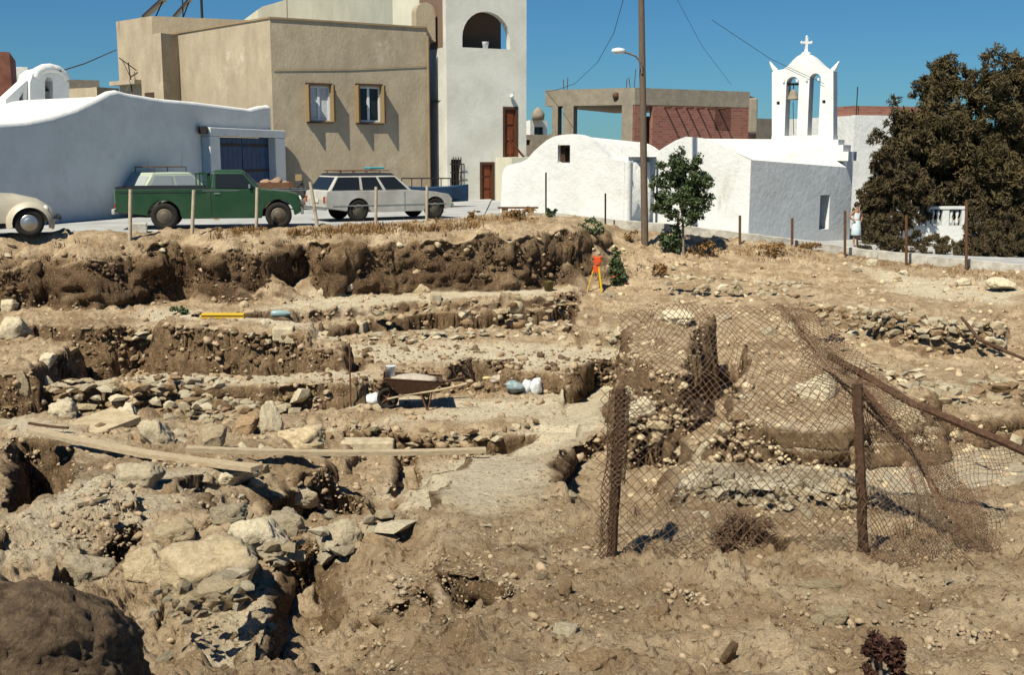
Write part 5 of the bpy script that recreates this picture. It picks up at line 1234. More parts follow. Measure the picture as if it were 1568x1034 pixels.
# ---- white station wagon
a, h = heading(549, 339, 666, 2.45, RZ)
t = thing('station_wagon', tuple(a), 'white station wagon with a black roof and rack, parked behind the green pickup', 'car')
t.location = a + Vector((-.72 * math.sin(h), .72 * math.cos(h), 0)); t.rotation_euler = (0, 0, h)
body = [(-.98,.40),(-1.0,.62),(-.94,.86),(1.72,.86),(2.45,.80),(2.90,.72),(3.02,.58),(2.98,.36),(2.82,.30)] + arc(2.45,.31,.35,0,math.pi,10) + [(2.08,.25),(.40,.25)] + arc(0,.31,.35,0,math.pi,10) + [(-.40,.30)]
part(solid(body, -.77, .77), 'body', M_WCAR, t, .04)
cabin(t, (-.90, 1.72), (-.58, 1.22), .85, 1.29, .74, .62, M_WCAR, M_NAVY, [(.03, .36), (.40, .64), (.68, .95)], roof_t=.06)
mb = MB(); mb.box((-1.0, 0, .38), (.10, 1.54, .10)); part(mb, 'bumper', M_CHROME, t, .02)
mb = MB(); mb.box((3.04, 0, .40), (.09, 1.5, .10)); part(mb, 'bumper', M_CHROME, t, .02)
for s in (-1, 1):
    mb = MB(); mb.box((-.985, s * .66, .62), (.03, .14, .17)); part(mb, 'tail_lamp', M_RED, t)
    mb = MB(); mb.lathe([(.09, -.02), (.09, .03), (.02, .05)], (2.98, s * .56, .60), n=14, rot=Matrix.Rotation(math.pi / 2, 3, 'Y')); part(mb, 'headlight', M_LAMP, t)
    for x in (.55, 1.45): 
        mb = MB(); mb.box((x, s * .772, .56), (.01, .008, .52)); part(mb, 'door_gap', M_NAVY, t)
    mb = MB(); mb.box((1.0, s * .773, .45), (3.6, .012, .03)); part(mb, 'side_strip', M_CHROME, t)
mb = MB()
for y in (-.5, .5): mb.tube([(-.5, y, 1.42), (1.1, y, 1.42)], .015, 5)
for x in (-.4, 0, .4, .8): mb.tube([(x, -.52, 1.42), (x, .52, 1.42)], .015, 5); mb.tube([(x, -.5, 1.32), (x, -.5, 1.42)], .015, 5); mb.tube([(x, .5, 1.32), (x, .5, 1.42)], .015, 5)
part(mb, 'roof_rack', M_RUST, t)
mb = MB(); mb.box((-1.01, 0, .60), (.012, .5, .12)); part(mb, 'number_plate', M_CREAM, t)
for x in (0, 2.45):
    for s in (-1, 1): wheel(t, x, s * .67, .31, .16, s)
mb = MB(); mb.box((1.2, 0, .30), (2.6, .9, .12)); part(mb, 'chassis', M_NAVY, t)
o = MB().box((0, 0, 0), (.5, .4, .06)).build('surfboard_box', M_CYAN, bevel=.03); o.location = t.location + Vector((math.cos(h) * .85, math.sin(h) * .85, 1.485)); o.rotation_euler = (0, 0, h)
tag(o, 'flat cyan box lying on the front of the station wagon roof rack', 'box'); o.name = 'roof_box'

# ---- beetle-like beige car at the left edge (faces right)
a = G(46, 363, RZ); h = math.radians(24)
t = thing('small_car', tuple(a), 'beige rounded small car, only its front wing and wheel inside the left picture edge', 'car')
t.location = a + Vector((-.68 * math.sin(h), .68 * math.cos(h), 0)); t.rotation_euler = (0, 0, h)
vs = []; n = 16; prof = [(-3.2,.45,.3),(-3.1,.75,.5),(-2.7,1.05,.62),(-2.2,1.32,.64),(-1.7,1.47,.6),(-1.2,1.46,.6),(-.8,1.28,.62),(-.62,1.0,.62),(-.3,.98,.55),(.2,.86,.45),(.5,.66,.35),(.58,.45,.3)]
for x, zt_, w in prof:
    for k in range(n):
        an = math.pi * k / (n - 1); c = math.cos(an); s = math.sin(an)
        vs.append((x, -w * (abs(c) ** .6) * (1 if c > 0 else -1), .32 + (zt_ - .32) * (s ** .6)))
mb = MB(); mb.add(vs, [(i * n + k, i * n + k + 1, (i + 1) * n + k + 1, (i + 1) * n + k) for i in range(len(prof) - 1) for k in range(n - 1)], True); fix_normals(part(mb, 'body', M_BEIGE, t))
for s in (-1, 1):
    for cx in (0, -2.4):
        vs = []; m_ = 15; q = 6
        for i in range(m_):
            an = -.25 + (math.pi + .45) * i / (m_ - 1)
            for k in range(q):
                r = .40 + .10 * math.sin(math.pi * k / (q - 1)) ; y = .42 + .36 * k / (q - 1)
                r = r * (1 if k < q - 1 else .92)
                vs.append((cx + .03 + r * 1.05 * math.cos(an), s * y, .30 + r * 1.03 * math.sin(an)))
        mb = MB(); mb.add(vs, [(i * q + k, i * q + k + 1, (i + 1) * q + k + 1, (i + 1) * q + k) for i in range(m_ - 1) for k in range(q - 1)], True); part(mb, 'wing', M_BEIGE, t)
        wheel(t, cx, s * .66, .325, .16, s, M_HUB)
    mb = MB(); mb.lathe([(.10, -.06), (.10, .04), (.02, .07)], (.38, s * .60, .62), n=16, rot=Matrix.Rotation(math.pi / 2 - .3, 3, 'Y')); part(mb, 'headlight', M_LAMP, t)
    mb = MB(); quad(mb, (-2.1, s * .66, .98), (-.85, s * .66, .98), (-1.05, s * .63, 1.34), (-1.95, s * .63, 1.34)); part(mb, 'side_window', M_GLASS, t)
mb = MB(); mb.box((.66, 0, .42), (.08, 1.3, .10)); mb.box((.58, .4, .42), (.2, .05, .05)); mb.box((.58, -.4, .42), (.2, .05, .05)); part(mb, 'bumper', M_NAVY, t, .02)
mb = MB(); mb.box((-1.2, 0, .26), (2.6, 1.15, .12)); part(mb, 'running_board', M_NAVY, t)

# ---- pale car seen over the pickup bed
a = G(262, 330, RZ - .02); a = Vector((a.x * 1.0, a.y, a.z)); h = math.radians(55)
t = thing('parked_car', tuple(a), 'pale green small car with a roof rack, half hidden behind the pickup bed', 'car'); t.rotation_euler = (0, 0, h)
body = [(-1.7,.35),(-1.75,.6),(-1.6,.85),(1.6,.85),(1.8,.6),(1.75,.35),(1.5,.28)] + arc(1.15,.3,.33,0,math.pi,8) + [(.8,.25),(-.8,.25)] + arc(-1.15,.3,.33,0,math.pi,8) + [(-1.5,.3)]
part(solid(body, -.72, .72), 'body', mat('pale_green_paint', (.42, .48, .38), .4), t, .05)
cabin(t, (-1.5, .95), (-1.05, .45), .84, 1.30, .68, .55, MATS['pale_green_paint'], MATS['pale_green_paint'], [(.08, .46), (.52, .92)], glass=mat('bright_glass', (.35, .38, .38), .1, spec=.8))
mb = MB()
for y in (-.45, .45): mb.tube([(-.9, y, 1.52), (.3, y, 1.52)], .015, 5); mb.tube([(-.9, y, 1.34), (-.9, y, 1.52)], .015, 5); mb.tube([(.3, y, 1.34), (.3, y, 1.52)], .015, 5)
for x in (-.9, -.5, -.1, .3): mb.tube([(x, -.45, 1.52), (x, .45, 1.52)], .015, 5)
part(mb, 'roof_rack', M_RUST, t)
for x in (-1.15, 1.15):
    for s in (-1, 1): wheel(t, x, s * .62, .30, .15, s)

# ---- three-wheeler with load behind the pickup bonnet
a = G(432, 322, RZ - .02)
t = thing('motor_tricycle', tuple(a), 'dark motor tricycle loaded with brown sacks and a yellow board, behind the pickup bonnet', 'motor tricycle')
mb = MB(); mb.box((-.2, 0, .72), (1.1, .8, .05)); mb.box((-.2, -.4, .85), (1.1, .03, .22)); mb.box((-.2, .4, .85), (1.1, .03, .22)); part(mb, 'tray', M_RUST, t)
for s in (-1, 1): wheel(t, -.4, s * .5, .27, .12, s)
wheel(t, .85, 0, .28, .10, -1)
mb = MB(); mb.tube([(.85, 0, .28), (.72, 0, .95)], .03, 6); mb.tube([(.72, -.35, 1.0), (.72, .35, 1.0)], .02, 6); mb.tube([(.72, 0, .9), (.2, 0, .6)], .04, 6); part(mb, 'fork', M_IRON, t)
mb = MB(); mb.box((.35, 0, .72), (.5, .28, .12)); part(mb, 'saddle', M_NAVY, t, .04)
mb = MB(); mb.box((.62, -.1, 1.12), (.22, .02, .22)); part(mb, 'board', M_OCH, t)
for k, (dx, dz, r) in enumerate(((-.5, .95, .2), (-.15, .98, .24), (.15, .93, .17))):
    o = put_rock('sack', a + Vector((dx, -.1, dz)), (r * 2.2, r * 1.8, r * 1.3), (0, 0, k), 3, k + 2, 3); o.data = o.data.copy(); o.data.materials[0] = mat('brown_sack', (.26, .17, .11), .95, (.34, .24, .17), nscale=8)
    tag(o, ('left brown sack on the motor tricycle tray', 'largest brown sack in the middle of the motor tricycle tray', 'right brown sack on the motor tricycle tray')[k], 'sack', 'sacks on the motor tricycle')
# ---- blue boat hull beyond the wagon bonnet
a = G(655, 318, RZ - .02)
t = thing('small_boat', tuple(a), 'blue open boat hull on the ground beyond the station wagon bonnet', 'boat')
t.rotation_euler = (0, 0, .25)
vs = []; secs = [(-1.5, .48), (-.8, .55), (0, .58), (.8, .45), (1.5, .05)]
for x, w in secs:
    z0_ = .15 + .05 * abs(x); z1_ = .72 + .05 * x * x
    vs += [(x, -w, z1_), (x, -w * .8, z0_ + .2), (x, 0, z0_), (x, w * .8, z0_ + .2), (x, w, z1_)]
mb = MB(); mb.add(vs, [(i * 5 + k, i * 5 + k + 1, (i + 1) * 5 + k + 1, (i + 1) * 5 + k) for i in range(4) for k in range(4)] + [(0, 1, 2, 3, 4)]); hu = part(mb, 'hull', M_BLUEP, t); sm = hu.modifiers.new('s', 'SOLIDIFY'); sm.thickness = .04
mb = MB(); mb.box((-.6, 0, .62), (.22, .95, .03)); mb.box((.4, 0, .62), (.22, .9, .03)); part(mb, 'thwart', M_WOODP, t)
mb = MB(); mb.box((-.9, 0, .14), (.1, .9, .28)); mb.box((.7, 0, .14), (.1, .8, .28)); part(mb, 'cradle', M_WOODP, t)
# ---- concrete block on the edge of the street, low plank bench by the chapel
o = MB().box((0, 0, .12), (.42, .35, .26)).build('concrete_block', M_KERB, bevel=.03); o.location = G(212, 357, -1.85); o.rotation_euler = (0, 0, .3); tag(o, 'rough concrete block on the street edge below the pickup tail', 'block')
a = G(793, 331, -1.85); t = thing('plank_bench', tuple(a), 'low dark plank on stones at the left foot of the white chapel', 'bench')
mb = MB(); mb.box((0, 0, .26), (1.25, .25, .05)); part(mb, 'plank', M_RUST, t); mb = MB(); mb.box((-.4, 0, .12), (.2, .2, .24)); mb.box((.4, 0, .12), (.2, .2, .24)); part(mb, 'support', M_ST[2], t)

# ================================================================== posts, pole, cables
def post(name, label, px, py0, py1, Y, r, m, group, lean=0.0, cat='post', n=6):
    a = P(px, py1, Y); b = P(px + lean, py0, Y); g_ = float(gh(a.x, a.y)); a.z = min(a.z, g_) - .1
    o = MB().tube([a, b], r, n).build(name, m); return tag(o, label, cat, group)
M_PPOST = mat('pale_concrete_post', (.36, .30, .22), .9, (.48, .41, .31), nscale=12)
for px, y0, y1, Y, ln, lb in ((198, 290, 360, 26.2, 2, 'pale fence post in front of the pickup tail'), (293, 291, 354, 27.0, 4, 'pale fence post in front of the pickup rear wheel'), (392, 287, 350, 28.0, 2, 'pale fence post in front of the pickup bonnet'),
                      (487, 278, 346, 29.0, -12, 'leaning pale fence post at the tail of the station wagon'), (575, 286, 342, 29.4, 1, 'pale fence post in front of the station wagon side'), (653, 284, 336, 31.0, 1, 'pale fence post in front of the station wagon front wheel')):
    post('fence_post', lb, px, y0, y1, Y, .045, M_PPOST, 'pale fence posts along the street', ln)
for px, y0, y1, Y, lb in ((836, 264, 330, 35.4, 'thin dark iron post against the white chapel front'), (927, 296, 347, 34.2, 'grey iron post before the right end of the chapel front'), (1038, 330, 370, 34.3, 'short dark post beside the small tree trunk'), (1133, 330, 397, 33.8, 'rusty post in front of the white church wall'), (1213, 334, 380, 34.4, 'short rusty post in front of the blue-shaded church wall'),
                      (1294, 322, 394, 34.4, 'rusty post just in front of the standing woman'), (1388, 330, 407, 33.2, 'rusty post in front of the white balustrade'), (1480, 306, 413, 31.8, 'tallest rusty post, rightmost along the kerb')):
    post('iron_post', lb, px, y0, y1, Y, .03 if px < 1000 else .042, M_RUST if px > 1000 else M_IRON, 'iron posts along the kerb')
# utility pole with lamp
pb = hit(988, 378); Yp = pb.y
t = thing('utility_pole', tuple(pb), 'tall brown wooden utility pole with a street lamp arm, between chapel and church', 'utility pole')
top = P(982, 0, Yp); top2 = pb + (top - pb) * 1.35
mb = MB(); mb.tube([pb - Vector((0, 0, .3)), pb.lerp(top2, .5), top2], [.11, .095, .08], 12); mb.build('pole', mat('pole_wood', (.10, .07, .05), .85, (.16, .12, .09), nscale=8, stretch=(6, 6, .6)), t)
mb = MB(); c = [P(983, 112, Yp - .12), P(982, 97, Yp - .15), P(974, 86, Yp - .3), P(962, 81, Yp - .5), P(952, 79, Yp - .6)]; mb.tube(c, .028, 6); arm = mb.build('lamp_arm', M_CONC, t)
mb = MB(); mb.lathe([(.03, .14), (.11, .10), (.13, .02), (.10, -.05), (.02, -.07)], tuple(P(947, 79, Yp - .6)), n=14, rot=Matrix.Diagonal((1.6, 1, .8)).to_3x3()); mb.build('lamp_head', M_FRAME, t)
def cable(label, pts, r=.012, sag=0.0):
    V = [P(*p) for p in pts]; out = []
    for a, b in zip(V[:-1], V[1:]):
        for k in range(8): out.append(a.lerp(b, k / 8.))
    out.append(V[-1]); out = [p - Vector((0, 0, sag * 4 * (i / (len(out) - 1)) * (1 - i / (len(out) - 1)))) for i, p in enumerate(out)]
    tag(MB().tube(out, r, 4).build('cable', M_IRON), label, 'cable')
cable('black cable sagging from the pole top down to the unfinished building', [(957, -10, 40), (940, 50, 44), (915, 95, 48), (880, 128, 52), (850, 138, 55), (836, 140, 56)])
cable('thin wire crossing the sky from above the pole down to the brick wall', [(1035, -5, 45), (1075, 70, 50), (1120, 130, 56)], .009)
cable('thin wire crossing the sky down to the bell gable', [(1090, 30, 42), (1180, 90, 42), (1262, 128, 41)], .009)
cable('black cable between the small bell arch and the tan house', [(92, 109, 36), (130, 97, 42), (178, 76, 52)], .022)

# ================================================================== wire netting
M_WIRE = mat('rusty_wire', (.10, .055, .03), .8, (.20, .13, .08), nscale=30)
def netting(name, S, nu, nv, r=.0022, parent=None, m=None, skip=0.0, sub=2, sides=3):
    """chain-link: two families of slanting wires over surface S(u, v) with u in 0..nu, v in 0..nv cells"""
    V = []; Fc = []; off = 0
    paths = []
    for d in (1, -1):
        for i in range(-nv, nu + nv + 1):
            p = []
            for k in range(nv * sub + 1):
                v = k / sub; u = i + d * v
                if -1e-6 <= u <= nu + 1e-6: p.append((u, v))
            if len(p) > 2: paths.append(p)
    for p in paths:
        if random.random() < skip: continue
        u = np.array([q[0] for q in p]); v = np.array([q[1] for q in p])
        X = S(u / nu, v / nv)                                 # n x 3
        X[:, 1] += .006 * np.where((np.round(v * sub) % 2) > 0, 1, -1)
        T = np.gradient(X, axis=0); T /= np.linalg.norm(T, axis=1)[:, None] + 1e-9
        A = np.cross(T, np.array([.3, .8, .5])); A /= np.linalg.norm(A, axis=1)[:, None] + 1e-9; B = np.cross(T, A)
        n = len(X)
        ring = np.stack([X + (A * math.cos(2 * math.pi * k / sides) + B * math.sin(2 * math.pi * k / sides)) * r for k in range(sides)], 1).reshape(-1, 3)
        i = np.arange(n - 1)[:, None] * sides; k = np.arange(sides)[None]
        f = np.stack([i + k, i + (k + 1) % sides, i + sides + (k + 1) % sides, i + sides + k], -1).reshape(-1, 4)
        V.append(ring); Fc.append(f + off); off += len(ring)
    v = np.concatenate(V); f = np.concatenate(Fc)
    me = bpy.data.meshes.new(name); me.vertices.add(len(v)); me.vertices.foreach_set('co', v.ravel().astype(np.float32))
    me.loops.add(f.size); me.loops.foreach_set('vertex_index', f.ravel().astype(np.int32))
    me.polygons.add(len(f)); me.polygons.foreach_set('loop_start', np.arange(0, f.size, 4, dtype=np.int32)); me.update(calc_edges=True)
    me.materials.append(m or M_WIRE); o = bpy.data.objects.new(name, me); COL.objects.link(o)
    if parent is not None: o.parent = parent
    return o
def sheet(corners, bulge=.08, ns=.5, amp=.08, seed=0, warp=.05):
    """rows of picture points (px, py, Y) interpolated into a surface, buckled by noise"""
    R = [[np.array(P(*c)) for c in row] for row in corners]; nr = len(R); nc = len(R[0]); A = np.array(R)
    def S(u, v):
        u = np.clip(u, 0, 1); v = np.clip(v, 0, 1)
        fu = u * (nc - 1); fv = v * (nr - 1); i = np.clip(fu.astype(int), 0, nc - 2); j = np.clip(fv.astype(int), 0, nr - 2); a = (fu - i)[:, None]; b = (fv - j)[:, None]
        p = (A[j, i] * (1 - a) + A[j, i + 1] * a) * (1 - b) + (A[j + 1, i] * (1 - a) + A[j + 1, i + 1] * a) * b
        q = p.copy()
        for k in range(3): q[:, k] += (amp if k == 1 else warp) * 1.0 * vn3(p[:, 0] / .16 + seed, p[:, 1] / .2 + 3 * k, p[:, 2] / .16, seed + 9 + k)
        for k in range(3): q[:, k] += (amp if k == 1 else warp) * 2 * vn3(p[:, 0] / ns + seed, p[:, 1] / ns + 3 * k, p[:, 2] / ns, seed + k)
        return q
    return S
M_STAKE = mat('rusty_stake', (.055, .028, .016), .9, (.11, .06, .035), nscale=25, bump=.01, bscale=60)
t = thing('wire_fence', (0, 0, 0), 'collapsed rusty chain-link fence on two dark stakes in the right foreground', 'wire fence')
def stake(pts, r, name='stake'):
    V = [P(*p) for p in pts]
    out = [V[0] + (V[0] - V[1]).normalized() * .15 if False else V[0]]
    mb = MB(); ps = []
    for a, b in zip(V[:-1], V[1:]):
        for k in range(6): ps.append(a.lerp(b, k / 6.) + Vector((random.uniform(-1, 1) * r * .15, 0, random.uniform(-1, 1) * r * .15)))
    ps.append(V[-1]); mb.tube(ps, [r * random.uniform(.85, 1.12) for _ in ps], 7); return mb.build(name, M_STAKE, t, smooth=False)
stake([(936, 872, 7.0), (942, 740, 7.0), (950, 595, 7.0)], .034); stake([(1322, 872, 7.15), (1318, 720, 7.15), (1312, 588, 7.2)], .036)
stake([(1270, 545, 9.6), (1400, 620, 9.0), (1600, 705, 8.2)], .034); stake([(1322, 596, 8.9), (1390, 676, 8.5), (1447, 778, 7.9)], .026)
stake([(1472, 486, 11.5), (1500, 520, 11.2), (1590, 560, 10.8)], .018);
netting('mesh_panel', sheet([[(925, 592, 7.0), (1060, 600, 7.15), (1190, 592, 7.1), (1318, 590, 7.2)], [(915, 720, 7.0), (1060, 730, 7.05), (1190, 735, 7.2), (1322, 720, 7.15)], [(912, 862, 7.0), (1040, 868, 6.95), (1190, 872, 7.1), (1330, 866, 7.1)]], seed=1, amp=.09, warp=.030), 26, 17, .0026, t, skip=.03)
netting('mesh_panel', sheet([[(945, 478, 9.6), (1040, 462, 9.8), (1130, 472, 9.9), (1215, 466, 10)], [(938, 560, 9.2), (1050, 555, 9.3), (1140, 560, 9.4), (1255, 560, 9.3)], [(930, 640, 8.8), (1050, 650, 8.8), (1160, 650, 8.8), (1330, 640, 8.6)]], seed=2, amp=.16, warp=.07), 30, 18, .0030, t, skip=.05)
netting('mesh_panel', sheet([[(1185, 470, 10), (1235, 480, 10.1)], [(1240, 560, 9.2), (1330, 560, 9.4)], [(1340, 650, 8.5), (1420, 650, 8.7)], [(1430, 760, 7.9), (1480, 740, 8.1)], [(1500, 870, 7.4), (1535, 850, 7.5)]], seed=3, amp=.14, warp=.09), 12, 60, .0030, t)
netting('mesh_panel', sheet([[(1215, 475, 10.1), (1290, 555, 9.7), (1420, 625, 9.1), (1560, 690, 8.5)], [(1250, 560, 9.3), (1330, 620, 8.9), (1420, 690, 8.4), (1520, 780, 7.8)], [(1320, 600, 8.6), (1390, 680, 8.2), (1450, 780, 7.8), (1530, 870, 7.4)]], seed=4, amp=.10, warp=.05), 44, 22, .0026, t, skip=.04)
netting('mesh_panel', sheet([[(1318, 610, 7.3), (1380, 670, 7.6), (1430, 740, 7.8), (1470, 790, 7.6)], [(1330, 740, 7.2), (1390, 770, 7.4), (1440, 810, 7.4), (1510, 850, 7.3)], [(1336, 868, 7.1), (1400, 880, 7.1), (1450, 885, 7.0), (1535, 900, 6.9)]], seed=5, amp=.15, warp=.06), 26, 20, .0026, t, skip=.04)
# roll of crushed mesh lying along the foot, and wrapped round the left stake
netting('mesh_roll', sheet([[(1195, 872, 6.9), (1300, 862, 7.05), (1400, 862, 7.0), (1530, 880, 6.9)], [(1200, 890, 6.7), (1300, 893, 6.7), (1400, 890, 6.65), (1530, 905, 6.6)], [(1190, 878, 6.85), (1300, 882, 6.9), (1400, 880, 6.8), (1540, 888, 6.8)]], seed=6, amp=.10, warp=.06), 34, 14, .0026, t)
def wrap(cx, x1, y0, y1, Y, R0, turns, seed):
    def S(u, v):
        a = u * 2 * math.pi * turns; p0 = np.array(P(cx, y0, Y)); p1 = np.array(P(x1, y1, Y)); c = p0[None] * (1 - v[:, None]) + p1[None] * v[:, None]
        rr = R0 * (.75 + .5 * vn2(v * 5 + seed, u * 4, seed) + .25)
        c[:, 0] += np.cos(a) * rr; c[:, 1] += np.sin(a) * rr; return c
    return S
netting('mesh_wrap', wrap(945, 928, 598, 860, 7.0, .050, 1.0, 3), 9, 26, .0026, t)
netting('mesh_wrap', wrap(956, 945, 600, 740, 7.0, .045, 1.5, 5), 10, 18, .003, t)
mb = MB(); mb.tube([P(x, y, Y) for x, y, Y in ((1480, 850, 6.9), (1510, 880, 6.7), (1568, 925, 6.2), (1620, 960, 6))], .006, 4); mb.tube([P(x, y, Y) for x, y, Y in ((912, 865, 7), (1060, 872, 6.95), (1200, 874, 7.05), (1330, 868, 7.1))], .003, 4); mb.build('loose_wire', M_WIRE, t)
mb = MB(); mb.tube([P(x, y, Y) for x, y, Y in ((1200, 470, 10), (1290, 590, 9), (1400, 700, 8.3), (1445, 775, 7.9), (1530, 890, 7.1))], .012, 5); mb.build('edge_wire', M_WIRE, t)
# ================================================================== things in the dig
# wheelbarrow
w0 = hit(594, 627); sc_ = w0.y / 1700.0
t = thing('wheelbarrow', tuple(w0), 'rusty brown wheelbarrow parked on the ledge, wheel to the left, handles to the right', 'wheelbarrow')
t.rotation_euler = (0, 0, .10)
rw = 17 * sc_
mb = MB(); R = Matrix.Rotation(math.pi / 2, 3, 'X')
mb.lathe([(rw * .72, -.035), (rw * .95, -.035), (rw, 0), (rw * .95, .035), (rw * .72, .035), (rw * .68, 0)], (0, 0, rw), n=26, rot=R); wh = part(mb, 'wheel', M_TYRE, t)
mb = MB()
for k in range(5):
    an = 2 * math.pi * k / 5; mb.tube([(0, 0, rw), (rw * .75 * math.cos(an), 0, rw + rw * .75 * math.sin(an))], .014, 5)
mb.lathe([(.035, -.06), (.035, .06)], (0, 0, rw), n=10, rot=R); part(mb, 'spokes', M_RUST, wh)
tr = [((-.06, -.27, .58), (.92, -.30, .50), (.92, .30, .50), (-.06, .27, .58)), ((.18, -.16, .30), (.62, -.18, .25), (.62, .18, .25), (.18, .16, .30))]
mb = MB(); mb.add(list(tr[0]) + list(tr[1]), [(0, 1, 5, 4), (1, 2, 6, 5), (2, 3, 7, 6), (3, 0, 4, 7), (4, 5, 6, 7)]); ty = part(mb, 'tray', M_STAKE, t); s_ = ty.modifiers.new('s', 'SOLIDIFY'); s_.thickness = .012
mb = MB(); q = [Vector(p) for p in tr[0]]; mb.tube(q + [q[0]], .014, 5); part(mb, 'rim', M_STAKE, t)
for s in (-1, 1):
    mb = MB(); mb.tube([(0, s * .06, rw), (.3, s * .16, .27), (.85, s * .26, .36), (1.32, s * .30, .47)], .02, 6); part(mb, 'handle', M_WOODP if s < 0 else M_STAKE, t)
    mb = MB(); mb.tube([(.55, s * .2, .30), (.66, s * .24, .0)], .016, 5); mb.tube([(.74, s * .22, .33), (.66, s * .24, .0)], .013, 5); part(mb, 'leg', M_RUST, t)
def lump(name, c, size, seed, m, k=3, rz=0.0):
    v, f = rock_arrays(seed, k, .15, 3, .22); me = bpy.data.meshes.new(name); me.from_pydata((v * (np.array(size) / 2)).tolist(), [], f.tolist()); me.materials.append(m)
    me.polygons.foreach_set('use_smooth', np.ones(len(f), bool)); o = bpy.data.objects.new(name, me); COL.objects.link(o); o.location = c; o.rotation_euler = (0, 0, rz); return o
M_SACK = mat('dusty_sacking', (.36, .30, .24), .95, (.50, .44, .36), nscale=10, bump=.03, bscale=12)
M_PLAS = mat('white_plastic_bag', (.55, .60, .62), .45, (.75, .78, .80), nscale=14, bump=.03, bscale=14)
M_PLASB = mat('blue_grey_plastic_bag', (.16, .24, .27), .4, (.38, .46, .48), nscale=10, bump=.04, bscale=12)
M_YEL = mat('yellow_paint', (.62, .40, .02), .5)
M_ORG = mat('orange_plastic', (.65, .09, .02), .5)
mt = Matrix.Translation(w0) @ Matrix.Rotation(.10, 4, 'Z')
o = lump('sack', mt @ Vector((.42, 0, .50)), (.86, .46, .20), 41, M_SACK, rz=.1); tag(o, 'dusty grey sack spread over the wheelbarrow tray', 'sack')
b = MB(); b.lathe([(.06, 0), (.085, .18), (.09, .185), (.08, .185)], (0, 0, 0), n=14); o = b.build('bucket', M_PLAS); o.location = mt @ Vector((.06, 0, .555)); tag(o, 'small white pot standing on the nose of the wheelbarrow', 'pot')
p = hit(572, 618); o = lump('plastic_bag', p + Vector((0, 0, .06)), (.34, .25, .24), 43, M_PLAS); tag(o, 'crumpled white plastic bag beside the wheelbarrow wheel', 'plastic bag')
for i, (px, py, w, h_, m, lb) in enumerate(((822, 606, 20, 32, M_PLAS, 'white knotted plastic bag, rightmost of the cluster on the ledge'), (806, 605, 18, 26, M_PLAS, 'white plastic bag in the middle of the cluster on the ledge'), (787, 602, 34, 20, M_PLASB, 'blue-grey plastic bag slumped at the left of the white bags'), (762, 588, 26, 14, M_SACK, 'small buff bundle behind the blue-grey plastic bag'), (745, 584, 16, 9, mat('straw', (.55, .47, .22), .9), 'yellowish rag at the left end of the bag cluster'))):
    p = hit(px, py); k = p.y / 1700; o = lump('plastic_bag', p + Vector((0, 0, h_ * k * .45)), (w * k, w * k * .8, h_ * k), 50 + i, m); tag(o, lb, 'bag', 'bags on the ledge')
# yellow case and small finds
p = hit(342, 489); k = p.y / 1700.0; t = thing('yellow_case', tuple(p + Vector((0, 0, .0))), 'long yellow case lying at the foot of the dark bank', 'case')
mb = MB(); mb.box((0, 0, .07), (66 * k, .16, .10)); part(mb, 'case_body', M_YEL, t, .01); mb = MB(); mb.box((0, -.082, .075), (64 * k, .012, .02)); part(mb, 'lid_seam', M_BROWN, t)
p = hit(430, 491); o = MB().lathe([(.06, -.2), (.075, -.15), (.075, .1), (.03, .18), (.03, .22)], (0, 0, 0), n=12).build('bottle', mat('blue_glass', (.25, .36, .38), .3)); o.location = p + Vector((0, 0, .08)); o.rotation_euler = (0, math.pi / 2, .1); tag(o, 'pale blue bottle lying on the stone footing', 'bottle')
p = hit(537, 626); a = P(535, 525, p.y); tag(MB().tube([p - Vector((0, 0, .15)), a], .014, 6).build('measuring_rod', M_RUST), 'thin upright rod planted left of the wheelbarrow', 'rod')
p = hit(840, 446); t = thing('bucket', tuple(p), 'dark olive bucket at the right end of the back terrace', 'bucket')
mb = MB(); mb.lathe([(.10, 0), (.135, .24), (.14, .25), (.125, .25), (.10, .04)], (0, 0, 0), n=16); part(mb, 'pail', mat('olive_plastic', (.09, .07, .02), .6), t)
mb = MB(); mb.tube([(.13 * math.cos(x), 0, .25 + .13 * math.sin(x)) for x in np.linspace(0, math.pi, 9)], .006, 4); part(mb, 'handle', M_IRON, t)
# surveying tripod
p = hit(914, 447); k = p.y / 1700.0; hgt = 42 * k
t = thing('surveying_tripod', tuple(p), 'yellow-legged tripod with an orange surveying instrument at the back of the dig', 'tripod')
for (dx, dy, m, r, nm) in ((7 * k, -.12, M_YEL, .032, 'leg'), (-15 * k, -.05, M_YEL, .016, 'leg'), (6 * k, .4, M_YEL, .014, 'leg')):
    mb = MB(); mb.tube([(dx, dy, 0), (dx * .25, dy * .2, hgt)], r, 6); part(mb, 'leg', m, t)
mb = MB(); mb.lathe([(.09, 0), (.09, .04)], (0, 0, hgt), n=12); part(mb, 'tripod_head', M_ORG, t)
ins = MB(); ins.box((0, 0, hgt + .13), (.16, .14, .15)); ins.box((-.09, 0, hgt + .15), (.05, .1, .18)); ins.box((.09, 0, hgt + .15), (.05, .1, .18)); o = part(ins, 'instrument', M_ORG, t, .01)
mb = MB(); mb.tube([(-.14, -.03, hgt + .15), (.15, -.03, hgt + .18)], .035, 8); part(mb, 'telescope', M_RUST, o)
mb = MB(); mb.box((-.03, -.02, hgt - .12), (.16, .08, .2)); part(mb, 'plumb_bag', M_ORG, t, .02)

